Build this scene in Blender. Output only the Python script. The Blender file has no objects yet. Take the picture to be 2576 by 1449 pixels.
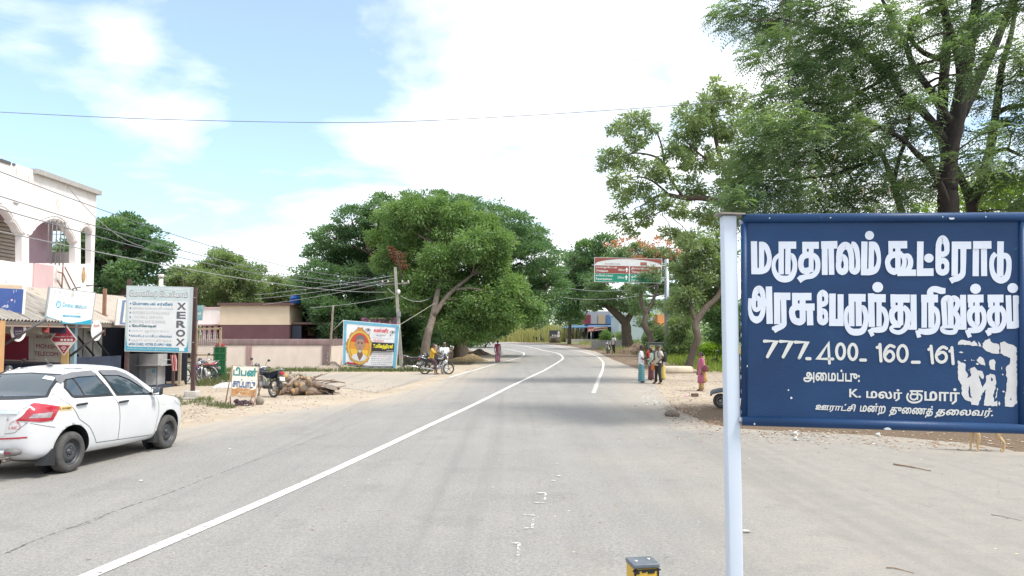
import bpy,bmesh,math,random
import numpy as np
from mathutils import Vector,Matrix,Euler
from mathutils.bvhtree import BVHTree
from mathutils.geometry import tessellate_polygon
random.seed(7);RNG=np.random.default_rng(11)
R=math.radians
SC=bpy.context.scene
COL=SC.collection

# ------------------------------------------------------------------ camera, sky, sun, exposure
FPX,HZ,CAMH=1935.0,846.0,2.0
PITCH=math.atan((HZ -724.5)/FPX)
cam=bpy.data.cameras.new('camera');cam_o=bpy.data.objects.new('camera',cam);COL.objects.link(cam_o)
cam.sensor_width=36.0;cam.lens=36.0*FPX/2576.0;cam.clip_start=0.05;cam.clip_end=3000
cam_o.location=(0,0,CAMH);cam_o.rotation_euler=(math.pi/2+PITCH,0,0)
SC.camera=cam_o

SUN_EL,SUN_AZ=R(57),R(114)          # azimuth clockwise from +Y
sd=Vector((math.sin(SUN_AZ)*math.cos(SUN_EL),math.cos(SUN_AZ)*math.cos(SUN_EL),math.sin(SUN_EL)))
sun=bpy.data.lights.new('sun','SUN');sun.energy=2.25;sun.angle=R(14.0);sun.color=(1.0,0.95,0.87)
sun_o=bpy.data.objects.new('sun',sun);COL.objects.link(sun_o)
sun_o.rotation_euler=sd.to_track_quat('Z','Y').to_euler();sun_o.location=(30,20,60)

W=bpy.data.worlds.new('World');SC.world=W;W.use_nodes=True
nt=W.node_tree;nt.nodes.clear()
def N(tree,typ,**kw):
 n=tree.nodes.new(typ)
 for k,v in kw.items():
  if k.startswith('i_'):
   n.inputs[int(k[2:])].default_value=v
  else:setattr(n,k,v)
 return n
def pray(px,py):
 u=(px -1288)/FPX;v=-(py -724.5)/FPX
 c,s=math.cos(PITCH),math.sin(PITCH)
 return Vector((u,c -v*s,s+v*c))
sky=N(nt,'ShaderNodeTexSky',sky_type='NISHITA',sun_disc=False,sun_elevation=SUN_EL,sun_rotation=SUN_AZ,
  air_density=1.0,dust_density=1.6,ozone_density=0.6)
bg_s=N(nt,'ShaderNodeBackground');bg_s.inputs[1].default_value=0.13
bg_c=N(nt,'ShaderNodeBackground');bg_c.inputs[0].default_value=(0.96,0.985,1.0,1);bg_c.inputs[1].default_value=0.74
tint=N(nt,'ShaderNodeMixRGB',blend_type='MULTIPLY');tint.inputs[0].default_value=1.0;tint.inputs[2].default_value=(.83,1.0,1.13,1)
nt.links.new(sky.outputs[0],tint.inputs[1]);nt.links.new(tint.outputs[0],bg_s.inputs[0])
tc=N(nt,'ShaderNodeTexCoord')
sep=N(nt,'ShaderNodeSeparateXYZ');nt.links.new(tc.outputs['Generated'],sep.inputs[0])
def M_(tree,op,a,b=None,c=None,clamp=False):
 n=tree.nodes.new('ShaderNodeMath');n.operation=op;n.use_clamp=clamp
 for i,x in enumerate((a,b,c)):
  if x is None:continue
  if isinstance(x,(int,float)):n.inputs[i].default_value=x
  else:tree.links.new(x,n.inputs[i])
 return n.outputs[0]
zz=M_(nt,'ADD',sep.outputs[2],0.16)
cx=M_(nt,'DIVIDE',sep.outputs[0],zz);cy=M_(nt,'DIVIDE',sep.outputs[1],zz)
cmb=N(nt,'ShaderNodeCombineXYZ');nt.links.new(cx,cmb.inputs[0]);nt.links.new(cy,cmb.inputs[1])
nz1=N(nt,'ShaderNodeTexNoise');nz1.inputs['Scale'].default_value=1.7;nz1.inputs['Detail'].default_value=9;nz1.inputs['Roughness'].default_value=0.56
nz1.inputs['Distortion'].default_value=0.25
nt.links.new(cmb.outputs[0],nz1.inputs['Vector'])
def blob(px,py,rad):
 d=pray(px,py).normalized()
 s=N(nt,'ShaderNodeVectorMath',operation='DISTANCE');nt.links.new(tc.outputs['Generated'],s.inputs[0]);s.inputs[1].default_value=d
 q=M_(nt,'DIVIDE',s.outputs['Value'],rad)
 q=M_(nt,'MULTIPLY',q,q)
 return M_(nt,'POWER',2.718,M_(nt,'MULTIPLY',q,-1.0))
blue=M_(nt,'ADD',M_(nt,'ADD',blob(520,90,0.16),M_(nt,'MULTIPLY',blob(260,150,0.17),1.0)),
          M_(nt,'ADD',M_(nt,'MULTIPLY',blob(760,90,0.13),0.75),M_(nt,'MULTIPLY',blob(150,620,0.16),0.35)))
blue=M_(nt,'MINIMUM',blue,1.1)
white=M_(nt,'ADD',M_(nt,'MULTIPLY',blob(390,310,0.075),.8),M_(nt,'ADD',M_(nt,'MULTIPLY',blob(60,75,0.04),1.0),M_(nt,'ADD',M_(nt,'MULTIPLY',blob(280,95,0.03),.9),M_(nt,'ADD',M_(nt,'MULTIPLY',blob(350,105,0.026),.9),M_(nt,'MULTIPLY',blob(500,170,0.03),.5)))))
m=M_(nt,'ADD',M_(nt,'MULTIPLY',M_(nt,'SUBTRACT',nz1.outputs[0],0.5),3.6),M_(nt,'MULTIPLY',blue,-1.10))
m=M_(nt,'ADD',m,M_(nt,'MULTIPLY',white,0.75))
m=M_(nt,'ADD',m,0.80,clamp=True)
m=M_(nt,'MULTIPLY_ADD',m,0.83,0.17)
mix=N(nt,'ShaderNodeMixShader');nt.links.new(m,mix.inputs[0]);nt.links.new(bg_s.outputs[0],mix.inputs[1]);nt.links.new(bg_c.outputs[0],mix.inputs[2])
wo=N(nt,'ShaderNodeOutputWorld');nt.links.new(mix.outputs[0],wo.inputs[0])

SC.view_settings.view_transform='Standard';SC.view_settings.look='None'
SC.view_settings.exposure=1.05;SC.view_settings.gamma=1.0
SC.render.engine='CYCLES'
SC.cycles.max_bounces=6;SC.cycles.transparent_max_bounces=12
SC.cycles.caustics_reflective=False;SC.cycles.caustics_refractive=False
SC.cycles.use_denoising=True

# ------------------------------------------------------------------ layout helpers
def gz(Y):return float(np.interp(Y,[0,45,95,140,400],[0,0,1.0,1.38,1.38]))
ORG=Vector((0,0,CAMH))
def P(px,py,Y):                      # where the line of sight meets the depth Y
 d=pray(px,py);return ORG+d/d.y*Y
def G(px,py):                         # where it meets the ground
 d=pray(px,py);k=d.z/d.y;Y=2.0
 while Y<400:
  if CAMH+k*Y<=gz(Y):return Vector((d.x/d.y*Y,Y,gz(Y)))
  Y+=0.03
 return Vector((d.x/d.y*400,400,gz(400)))
def X_(px,Y):return P(px,800,Y).x
def Z_(py,Y):return P(1288,py,Y).z
def plane_hit(px,py,p0,n):
 d=pray(px,py);return ORG+d*((p0 -ORG).dot(n)/d.dot(n))

# ------------------------------------------------------------------ materials
def mat(name,col,rough=0.7,col2=None,scale=8.0,amt=1.0,metal=0.0,bump=0.0,bscale=None,spec=0.5,coat=0.0,detail=4,col3=None,scale3=1.5,thr3=0.6,stretch=None,coord='Object',trans=0.0):
 m=bpy.data.materials.new(name);m.use_nodes=True;t=m.node_tree
 b=t.nodes['Principled BSDF'];b.inputs['Roughness'].default_value=rough;b.inputs['Metallic'].default_value=metal
 b.inputs['Specular IOR Level'].default_value=spec;b.inputs['Coat Weight'].default_value=coat
 c4=lambda c:(c[0],c[1],c[2],1)
 b.inputs['Base Color'].default_value=c4(col)
 if trans:b.inputs['Transmission Weight'].default_value=trans
 if col2 is not None or bump or col3 is not None:
  tcn=t.nodes.new('ShaderNodeTexCoord');vec=tcn.outputs[coord]
  if stretch:
   mp=t.nodes.new('ShaderNodeMapping');mp.inputs['Scale'].default_value=stretch;t.links.new(vec,mp.inputs[0]);vec=mp.outputs[0]
  nz=t.nodes.new('ShaderNodeTexNoise');nz.inputs['Scale'].default_value=scale;nz.inputs['Detail'].default_value=detail;nz.inputs['Roughness'].default_value=0.6
  t.links.new(vec,nz.inputs['Vector'])
  out=None
  if col2 is not None:
   rp=t.nodes.new('ShaderNodeMapRange');rp.inputs['From Min'].default_value=0.32;rp.inputs['From Max'].default_value=0.68
   rp.inputs['To Max'].default_value=amt
   t.links.new(nz.outputs[0],rp.inputs[0])
   mx=t.nodes.new('ShaderNodeMixRGB');mx.inputs[1].default_value=c4(col);mx.inputs[2].default_value=c4(col2)
   t.links.new(rp.outputs[0],mx.inputs[0]);out=mx.outputs[0]
  if col3 is not None:
   n3=t.nodes.new('ShaderNodeTexNoise');n3.inputs['Scale'].default_value=scale3;n3.inputs['Detail'].default_value=7;n3.inputs['Roughness'].default_value=0.65
   t.links.new(vec,n3.inputs['Vector'])
   r3=t.nodes.new('ShaderNodeMapRange');r3.inputs['From Min'].default_value=thr3;r3.inputs['From Max'].default_value=thr3+0.06
   t.links.new(n3.outputs[0],r3.inputs[0])
   m3=t.nodes.new('ShaderNodeMixRGB');m3.inputs[2].default_value=c4(col3);m3.inputs[1].default_value=c4(col)
   if out:t.links.new(out,m3.inputs[1])
   t.links.new(r3.outputs[0],m3.inputs[0]);out=m3.outputs[0]
  if out:t.links.new(out,b.inputs['Base Color'])
  if bump:
   bn=t.nodes.new('ShaderNodeTexNoise');bn.inputs['Scale'].default_value=bscale or scale*3;bn.inputs['Detail'].default_value=5
   t.links.new(vec,bn.inputs['Vector'])
   bp=t.nodes.new('ShaderNodeBump');bp.inputs['Strength'].default_value=bump;bp.inputs['Distance'].default_value=0.02
   t.links.new(bn.outputs[0],bp.inputs['Height']);t.links.new(bp.outputs[0],b.inputs['Normal'])
 return m
def leaf_mat(name,cols,trans=0.35,rough=0.55):
 m=bpy.data.materials.new(name);m.use_nodes=True;t=m.node_tree
 b=t.nodes['Principled BSDF'];b.inputs['Roughness'].default_value=rough;b.inputs['Specular IOR Level'].default_value=0.35
 g=t.nodes.new('ShaderNodeNewGeometry');tcn=t.nodes.new('ShaderNodeTexCoord')
 nz=t.nodes.new('ShaderNodeTexNoise');nz.inputs['Scale'].default_value=0.55;nz.inputs['Detail'].default_value=3
 t.links.new(tcn.outputs['Object'],nz.inputs['Vector'])
 a=M_(t,'MULTIPLY_ADD',g.outputs['Random Per Island'],0.55,M_(t,'MULTIPLY',M_(t,'SUBTRACT',nz.outputs[0],0.28),1.0),clamp=True)
 rp=t.nodes.new('ShaderNodeValToRGB');els=rp.color_ramp.elements
 while len(els)<len(cols):els.new(0.5)
 for i,c in enumerate(cols):
  els[i].position=i/(len(cols) -1);els[i].color=(c[0],c[1],c[2],1)
 t.links.new(a,rp.inputs[0]);t.links.new(rp.outputs[0],b.inputs['Base Color'])
 tr=t.nodes.new('ShaderNodeBsdfTranslucent')
 mx0=t.nodes.new('ShaderNodeMixRGB');mx0.blend_type='MULTIPLY';mx0.inputs[0].default_value=1.0;mx0.inputs[2].default_value=(1.25,1.3,0.55,1)
 t.links.new(rp.outputs[0],mx0.inputs[1]);t.links.new(mx0.outputs[0],tr.inputs[0])
 ms=t.nodes.new('ShaderNodeMixShader');ms.inputs[0].default_value=trans
 t.links.new(b.outputs[0],ms.inputs[1]);t.links.new(tr.outputs[0],ms.inputs[2])
 t.links.new(ms.outputs[0],t.nodes['Material Output'].inputs[0])
 return m
_mc={}
def plain(col,rough=0.6,metal=0.0,**kw):
 k=(tuple(round(c,3) for c in col),rough,metal,tuple(sorted(kw.items())))
 if k not in _mc:
  d=tuple(c*0.78 for c in col)
  _mc[k]=mat('paint',col,rough,col2=d,scale=6,amt=0.5,metal=metal,**kw)
 return _mc[k]
def srgb(r,g,b):
 f=lambda c:((c/255+0.055)/1.055)**2.4 if c>10 else c/255/12.92
 return (f(r),f(g),f(b))

# ------------------------------------------------------------------ mesh building
class MB:
 def __init__(s):s.v=[];s.f=[];s.m=[];s.s=[]
 def add(s,vs,fs,mi=0,smooth=False,M=None):
  o=len(s.v)
  for p in vs:
   p=Vector(p)
   s.v.append(M @ p if M else p)
  for f in fs:s.f.append([i+o for i in f]);s.m.append(mi);s.s.append(smooth)
  return s
 def box(s,c,sz,rot=None,bev=0.0,mi=0,M=None):
  x,y,z=(a/2 for a in sz)
  T=Matrix.Translation(Vector(c))
  if rot is not None:T=T @ (rot if isinstance(rot,Matrix) else Euler(rot).to_matrix().to_4x4())
  if M:T=M @ T
  if bev<=0:
   vs=[(-x,-y,-z),(x,-y,-z),(x,y,-z),(-x,y,-z),(-x,-y,z),(x,-y,z),(x,y,z),(-x,y,z)]
   fs=[(0,3,2,1),(4,5,6,7),(0,1,5,4),(1,2,6,5),(2,3,7,6),(3,0,4,7)]
   return s.add(vs,fs,mi,False,T)
  bm=bmesh.new();bmesh.ops.create_cube(bm,size=1.0)
  bmesh.ops.scale(bm,vec=sz,verts=bm.verts)
  bmesh.ops.bevel(bm,geom=bm.edges[:],offset=min(bev,x*.9,y*.9,z*.9),segments=2,affect='EDGES',profile=0.6)
  bm.verts.index_update()
  s.add([v.co.copy() for v in bm.verts],[[v.index for v in f.verts] for f in bm.faces],mi,True,T);bm.free();return s
 def tube(s,pts,r,n=8,mi=0,caps=True,closed=False,smooth=True,M=None,sq=1.0):
  pts=[Vector(p) for p in pts];k=len(pts)
  rs=r if isinstance(r,(list,tuple)) else [r]*k
  vs=[];up=None
  for i,p in enumerate(pts):
   a=pts[(i -1) % k] if (i>0 or closed) else p;b=pts[(i+1) % k] if (i<k -1 or closed) else p
   t=(b -a);t=t.normalized() if t.length>1e-9 else Vector((0,0,1))
   if up is None:
    up=Vector((0,0,1)) if abs(t.z)<0.9 else Vector((0,1,0))
   sd_=t.cross(up);sd_=sd_.normalized() if sd_.length>1e-6 else t.orthogonal().normalized()
   up=sd_.cross(t).normalized()
   for j in range(n):
    a_=2*math.pi*j/n+(math.pi/n)
    vs.append(p+(sd_*math.cos(a_)+up*math.sin(a_)*sq)*rs[i])
  fs=[]
  for i in range(k if closed else k -1):
   i2=(i+1) % k
   for j in range(n):
    j2=(j+1) % n;fs.append((i*n+j,i*n+j2,i2*n+j2,i2*n+j))
  if caps and not closed:
   fs.append(tuple(range(n))[::-1]);fs.append(tuple((k -1)*n+j for j in range(n)))
  return s.add(vs,fs,mi,smooth,M)
 def cyl(s,a,b,r0,r1=None,n=14,mi=0,M=None,smooth=True,caps=True):
  return s.tube([a,b],[r0,r0 if r1 is None else r1],n,mi,caps,M=M,smooth=smooth)
 def lathe(s,prof,n=16,mi=0,M=None,smooth=True,closed=False,caps=True):
  vs=[];k=len(prof)
  for r,z in prof:
   for j in range(n):
    a=2*math.pi*j/n;vs.append((r*math.cos(a),r*math.sin(a),z))
  fs=[]
  for i in range(k if closed else k -1):
   i2=(i+1) % k
   for j in range(n):fs.append((i*n+j,i*n+(j+1) % n,i2*n+(j+1) % n,i2*n+j))
  if not closed and caps:
   fs.append(tuple(range(n))[::-1]);fs.append(tuple((k -1)*n+j for j in range(n)))
  return s.add(vs,fs,mi,smooth,M)
 def ell(s,c,r,n=12,m=8,mi=0,M=None,rot=None,noise=0.0,cut=None):
  T=Matrix.Translation(Vector(c))
  if rot:T=T @ Euler(rot).to_matrix().to_4x4()
  if M:T=M @ T
  vs=[];fs=[]
  for i in range(m+1):
   th=math.pi*i/m
   for j in range(n):
    ph=2*math.pi*j/n;q=1+(random.uniform(-noise,noise) if noise else 0)
    vs.append((r[0]*math.sin(th)*math.cos(ph)*q,r[1]*math.sin(th)*math.sin(ph)*q,r[2]*math.cos(th)*q))
  for i in range(m):
   for j in range(n):
    q=(i*n+j,(i+1)*n+j,(i+1)*n+(j+1) % n,i*n+(j+1) % n)
    if cut:
     c_=sum((Vector(vs[a]) for a in q),Vector())/4
     if cut(c_):continue
    fs.append(q)
  return s.add(vs,fs,mi,True,T)
 def prism(s,poly,y0,y1,mi=0,M=None,smooth=False,holes=()):      # outline in XZ, extruded along Y
  loops=[list(poly)]+[list(h) for h in holes]
  flat=[p for l in loops for p in l];n=len(flat)
  tr=tessellate_polygon([[Vector((p[0],p[1],0)) for p in l] for l in loops])
  vs=[(p[0],y0,p[1]) for p in flat]+[(p[0],y1,p[1]) for p in flat]
  fs=[tuple(t) for t in tr]+[tuple(i+n for i in t[::-1]) for t in tr]
  o=0
  for l in loops:
   k=len(l)
   for i in range(k):fs.append((o+i,o+(i+1) % k,o+(i+1) % k+n,o+i+n))
   o+=k
  return s.add(vs,fs,mi,smooth,M)
 def sheet(s,pts,mi=0,smooth=False):
  tr=tessellate_polygon([[Vector(p) for p in pts]])
  return s.add(pts,[tuple(t) for t in tr],mi,smooth)
 def loft(s,rings,mi=0,caps=True,smooth=True,M=None):
  n=len(rings[0]);vs=[p for r_ in rings for p in r_];fs=[]
  for i in range(len(rings) -1):
   for j in range(n):fs.append((i*n+j,i*n+(j+1) % n,(i+1)*n+(j+1) % n,(i+1)*n+j))
  if caps:fs.append(tuple(range(n))[::-1]);fs.append(tuple((len(rings) -1)*n+j for j in range(n)))
  return s.add(vs,fs,mi,smooth,M)
 def build(s,name,mats,parent=None,world=False,fixn=True,kind=None):
  me=bpy.data.meshes.new(name);off=Vector(parent_loc(parent)) if (world and parent) else Vector()
  me.from_pydata([tuple(v -off) for v in s.v],[],s.f)
  for m_ in (mats if isinstance(mats,(list,tuple)) else [mats]):me.materials.append(m_)
  me.polygons.foreach_set('material_index',s.m);me.polygons.foreach_set('use_smooth',s.s)
  if fixn:
   bm=bmesh.new();bm.from_mesh(me);bmesh.ops.recalc_face_normals(bm,faces=bm.faces);bm.to_mesh(me);bm.free()
  me.update()
  o=bpy.data.objects.new(name,me);COL.objects.link(o)
  if parent:o.parent=parent
  if kind:o['kind']=kind
  return o
def parent_loc(o):
 l=Vector(o.location)
 while o.parent:o=o.parent;l+=Vector(o.location)
 return l
def tag(o,label=None,cat=None,group=None,kind=None):
 if label:o['label']=label
 if cat:o['category']=cat
 if group:o['group']=group
 if kind:o['kind']=kind
 return o
def thing(name,label,cat,loc=(0,0,0),rz=0.0,group=None):
 o=bpy.data.objects.new(name,None);COL.objects.link(o);o.empty_display_size=0.2
 o.location=loc;o.rotation_euler=(0,0,rz)
 return tag(o,label,cat,group)
def dup(root,loc,rz=None,label=None):
 r=root.copy();COL.objects.link(r);r.location=loc
 if rz is not None:r.rotation_euler=(0,0,rz)
 if label:r['label']=label
 for ch in list(root.children):
  c=ch.copy();COL.objects.link(c);c.parent=r
  for g in list(ch.children):
   d=g.copy();COL.objects.link(d);d.parent=c
 return r
def smooth_pts(pts,closed=False,sub=6,ws=None):
 n=len(pts);out=[];wo_=[]
 pts=[Vector(p) for p in pts]
 segs=n if closed else n -1
 for i in range(segs):
  p1=pts[i];p2=pts[(i+1) % n]
  p0=pts[(i -1) % n] if (closed or i>0) else p1*2 -p2
  p3=pts[(i+2) % n] if (closed or i+2<n) else p2*2 -p1
  for k in range(sub):
   t=k/sub
   out.append(0.5*((2*p1)+(p2 -p0)*t+(2*p0 -5*p1+4*p2 -p3)*t*t+(3*p1 -p0 -3*p2+p3)*t**3))
   if ws:wo_.append(ws[i]*(1 -t)+ws[(i+1) % n]*t)
 if not closed:
  out.append(pts[-1])
  if ws:wo_.append(ws[-1])
 return (out,wo_) if ws else out

# ------------------------------------------------------------------ lettering
_tc={}
def _inside(p,poly):
 r=False;n=len(poly);x,y=p
 for i in range(n):
  x1,y1=poly[i];x2,y2=poly[(i+1) % n]
  if (y1>y) !=(y2>y) and x<(x2 -x1)*(y -y1)/(y2 -y1)+x1:r=not r
 return r
def text_geo(body,bold=0.0):          # every contour filled on its own, so that overlapping strokes stay solid
 k=(body,bold)
 if k in _tc:return _tc[k]
 c=bpy.data.curves.new('lettering','FONT');c.body=body;c.resolution_u=3
 o=bpy.data.objects.new('lettering',c);COL.objects.link(o)
 bpy.context.view_layer.update()
 dg=bpy.context.evaluated_depsgraph_get();cu=o.evaluated_get(dg).to_curve(dg)
 loops=[]
 for sp in cu.splines:
  q=[];bp=sp.bezier_points;n=len(bp)
  if sp.type=='BEZIER':
   for i in range(n):
    a=bp[i];b=bp[(i+1) % n];p0,p1,p2,p3=a.co.xy,a.handle_right.xy,b.handle_left.xy,b.co.xy
    st=abs((p1 -p0).cross(p3 -p0))+abs((p2 -p0).cross(p3 -p0))
    kk=1 if st<1e-5 else 4
    for t in range(kk):
     t/=kk;q.append(tuple((1 -t)**3*p0+3*t*(1 -t)**2*p1+3*t*t*(1 -t)*p2+t**3*p3))
  else:q=[tuple(p.co.xy) for p in sp.points]
  r=[p for i,p in enumerate(q) if math.dist(p,q[i -1])>1e-5]
  if len(r)>2:loops.append(r)
 o.to_curve_clear();bpy.data.objects.remove(o);bpy.data.curves.remove(c)
 area=lambda l:sum(l[i][0]*l[(i+1) % len(l)][1] -l[(i+1) % len(l)][0]*l[i][1] for i in range(len(l)))/2
 if not loops:_tc[k]=([],[],1);return _tc[k]
 sgn=1 if area(max(loops,key=lambda l:abs(area(l))))>0 else -1
 if bold:
  nl=[];om=[l for l in loops if area(l)*sgn>0]
  for l in loops:
   n=len(l);m_=[];sg0=sgn
   if area(l)*sgn<=0 and not any(_inside(l[0],q) for q in om):sgn=-sgn
   for i in range(n):
    t1=Vector(l[i]) -Vector(l[i -1]);t2=Vector(l[(i+1) % n]) -Vector(l[i]);t=t1.normalized()+t2.normalized()
    t=t.normalized() if t.length>1e-4 else t2.normalized()
    m_.append((l[i][0]+t.y*bold*sgn,l[i][1] -t.x*bold*sgn))
   nl.append(m_);sgn=sg0
  loops=nl
 allp=[p for l in loops for p in l];x0=min(p[0] for p in allp);x1=max(p[0] for p in allp);y0=min(p[1] for p in allp);y1=max(p[1] for p in allp)
 E=[(a,b) if a[1]<b[1] else (b,a,1) for l in loops for a,b in zip(l,l[1:]+l[:1]) if a[1] !=b[1]]
 def spans(y):                      # non-zero winding along one row
  xs=sorted((e[0][0]+(e[1][0] -e[0][0])*(y -e[0][1])/(e[1][1] -e[0][1]),-1 if len(e)==3 else 1) for e in E if e[0][1]<=y<e[1][1])
  w=0;o=[]
  for x,d in xs:
   if w==0:a=x
   w+=d
   if w==0 and x -a>1e-4:o.append((a,x))
  return o
 vs=[];fs=[];rows=40;hh=(y1 -y0)/rows
 for r in range(rows):
  ya=y0+hh*r;a,b,m_=spans(ya+hh*.02),spans(ya+hh*.98),spans(ya+hh*.5)
  if not (len(a)==len(b)==len(m_) and all(abs(p[0] -q[0])+abs(p[1] -q[1])<hh*6 for p,q in zip(a,b))):a=b=m_
  for (a0,a1),(b0,b1) in zip(a,b):
   k_=len(vs);vs+=[((x -x0)/(x1 -x0),(y -y0)/(y1 -y0),0) for x,y in ((a0,ya),(a1,ya),(b1,ya+hh),(b0,ya+hh))];fs.append([k_,k_+1,k_+2,k_+3])
 _tc[k]=(vs,fs,(x1 -x0)/(y1 -y0));return _tc[k]
class Board:                           # a flat sign given by its four corners: top left, top right, bottom right, bottom left
 def __init__(s,TL,TR,BR,BL):
  s.c=[Vector(p) for p in (TL,TR,BR,BL)]
  s.n=((s.c[3] -s.c[0]).cross(s.c[1] -s.c[0])).normalized()
  if s.n.dot(ORG -s.c[0])<0:s.n=-s.n
  s.w=(s.c[1] -s.c[0]).length;s.h=(s.c[3] -s.c[0]).length
 def pt(s,u,v,off=0.0):
  a,b,c,d=s.c
  return (a*(1 -u)+b*u)*(1 -v)+(d*(1 -u)+c*u)*v+s.n*off
 def panel(s,mb,u0=0,v0=0,u1=1,v1=1,off=0.0,thick=0.02,mi=0):
  q=[s.pt(u0,v0,off),s.pt(u1,v0,off),s.pt(u1,v1,off),s.pt(u0,v1,off)]
  q2=[p -s.n*thick for p in q]
  mb.add(q+q2,[(0,1,2,3),(7,6,5,4),(0,4,5,1),(1,5,6,2),(2,6,7,3),(3,7,4,0)],mi)
 def poly(s,mb,uv,off,mi=0,holes=()):
  loops=[list(uv)]+[list(h) for h in holes]
  tr=tessellate_polygon([[Vector((p[0],p[1],0)) for p in l] for l in loops])
  mb.add([s.pt(p[0],p[1],off) for l in loops for p in l],[tuple(t) for t in tr],mi)
 def rect(s,mb,u0,v0,u1,v1,off,mi=0):s.poly(mb,[(u0,v0),(u1,v0),(u1,v1),(u0,v1)],off,mi)
 def disc(s,mb,u,v,ru,rv,off,mi=0,n=24):
  s.poly(mb,[(u+ru*math.cos(6.2832*i/n),v+rv*math.sin(6.2832*i/n)) for i in range(n)],off,mi)
 def text(s,mb,body,u0,v0,u1,v1,off,mi=0,bold=0.0,slant=0.0):
  vs,fs,asp=text_geo(body,bold)
  if not len(vs):return
  mb.add([s.pt(u0+(u1 -u0)*(p[0]+slant*p[1]),v1+(v0 -v1)*p[1],off+p[2]*0.00012) for p in vs],fs,mi)
 def bars(s,mb,r,mi=0,off=0.0,inset=0.0):
  i=inset
  q=[s.pt(i,i,off),s.pt(1 -i,i,off),s.pt(1 -i,1 -i,off),s.pt(i,1 -i,off)]
  for k in range(4):mb.tube([q[k],q[(k+1) % 4]],r,6,mi)
# ------------------------------------------------------------------ ground and road
def ground_mat():
 m=bpy.data.materials.new('dirt');m.use_nodes=True;t=m.node_tree;b=t.nodes['Principled BSDF']
 b.inputs['Roughness'].default_value=0.95;b.inputs['Specular IOR Level'].default_value=0.15
 tcn=t.nodes.new('ShaderNodeTexCoord');at=t.nodes.new('ShaderNodeAttribute');at.attribute_name='zone'
 sp=t.nodes.new('ShaderNodeSeparateColor');t.links.new(at.outputs['Color'],sp.inputs[0])
 def noise(sc,det=5,rough=.6):
  n=t.nodes.new('ShaderNodeTexNoise');n.inputs['Scale'].default_value=sc;n.inputs['Detail'].default_value=det;n.inputs['Roughness'].default_value=rough
  t.links.new(tcn.outputs['Object'],n.inputs['Vector']);return n.outputs[0]
 def ramp(x,a,c):
  r=t.nodes.new('ShaderNodeMapRange');r.inputs['From Min'].default_value=a;r.inputs['From Max'].default_value=c;t.links.new(x,r.inputs[0]);return r.outputs[0]
 def mixc(f,a,c):
  n=t.nodes.new('ShaderNodeMixRGB')
  for i,x in ((1,a),(2,c)):
   if isinstance(x,tuple):n.inputs[i].default_value=(*x,1)
   else:t.links.new(x,n.inputs[i])
  t.links.new(f,n.inputs[0]);return n.outputs[0]
 big=noise(0.35);med=noise(2.3,8,.7);fine=noise(28,4,.7);grit=noise(90,3,.7)
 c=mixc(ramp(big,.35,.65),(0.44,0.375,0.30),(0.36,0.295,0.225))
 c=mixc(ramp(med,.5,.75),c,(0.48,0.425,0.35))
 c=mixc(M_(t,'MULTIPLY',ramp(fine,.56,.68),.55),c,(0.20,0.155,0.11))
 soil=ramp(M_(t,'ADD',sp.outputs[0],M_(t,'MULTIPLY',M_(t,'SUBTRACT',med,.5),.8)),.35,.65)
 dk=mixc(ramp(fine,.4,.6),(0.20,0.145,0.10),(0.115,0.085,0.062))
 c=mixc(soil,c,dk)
 gr=ramp(M_(t,'ADD',sp.outputs[1],M_(t,'MULTIPLY',M_(t,'SUBTRACT',med,.5),.7)),.4,.6)
 gc=mixc(ramp(fine,.35,.65),(0.11,0.17,0.045),(0.21,0.23,0.085))
 c=mixc(gr,c,gc)
 c=mixc(M_(t,'MULTIPLY',ramp(grit,.6,.72),.35),c,(0.55,0.50,0.43))
 t.links.new(c,b.inputs['Base Color'])
 bp=t.nodes.new('ShaderNodeBump');bp.inputs['Strength'].default_value=0.8;bp.inputs['Distance'].default_value=0.03
 t.links.new(M_(t,'ADD',M_(t,'MULTIPLY',med,1.2),M_(t,'MULTIPLY',fine,.5)),bp.inputs['Height']);t.links.new(bp.outputs[0],b.inputs['Normal'])
 return m
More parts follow.
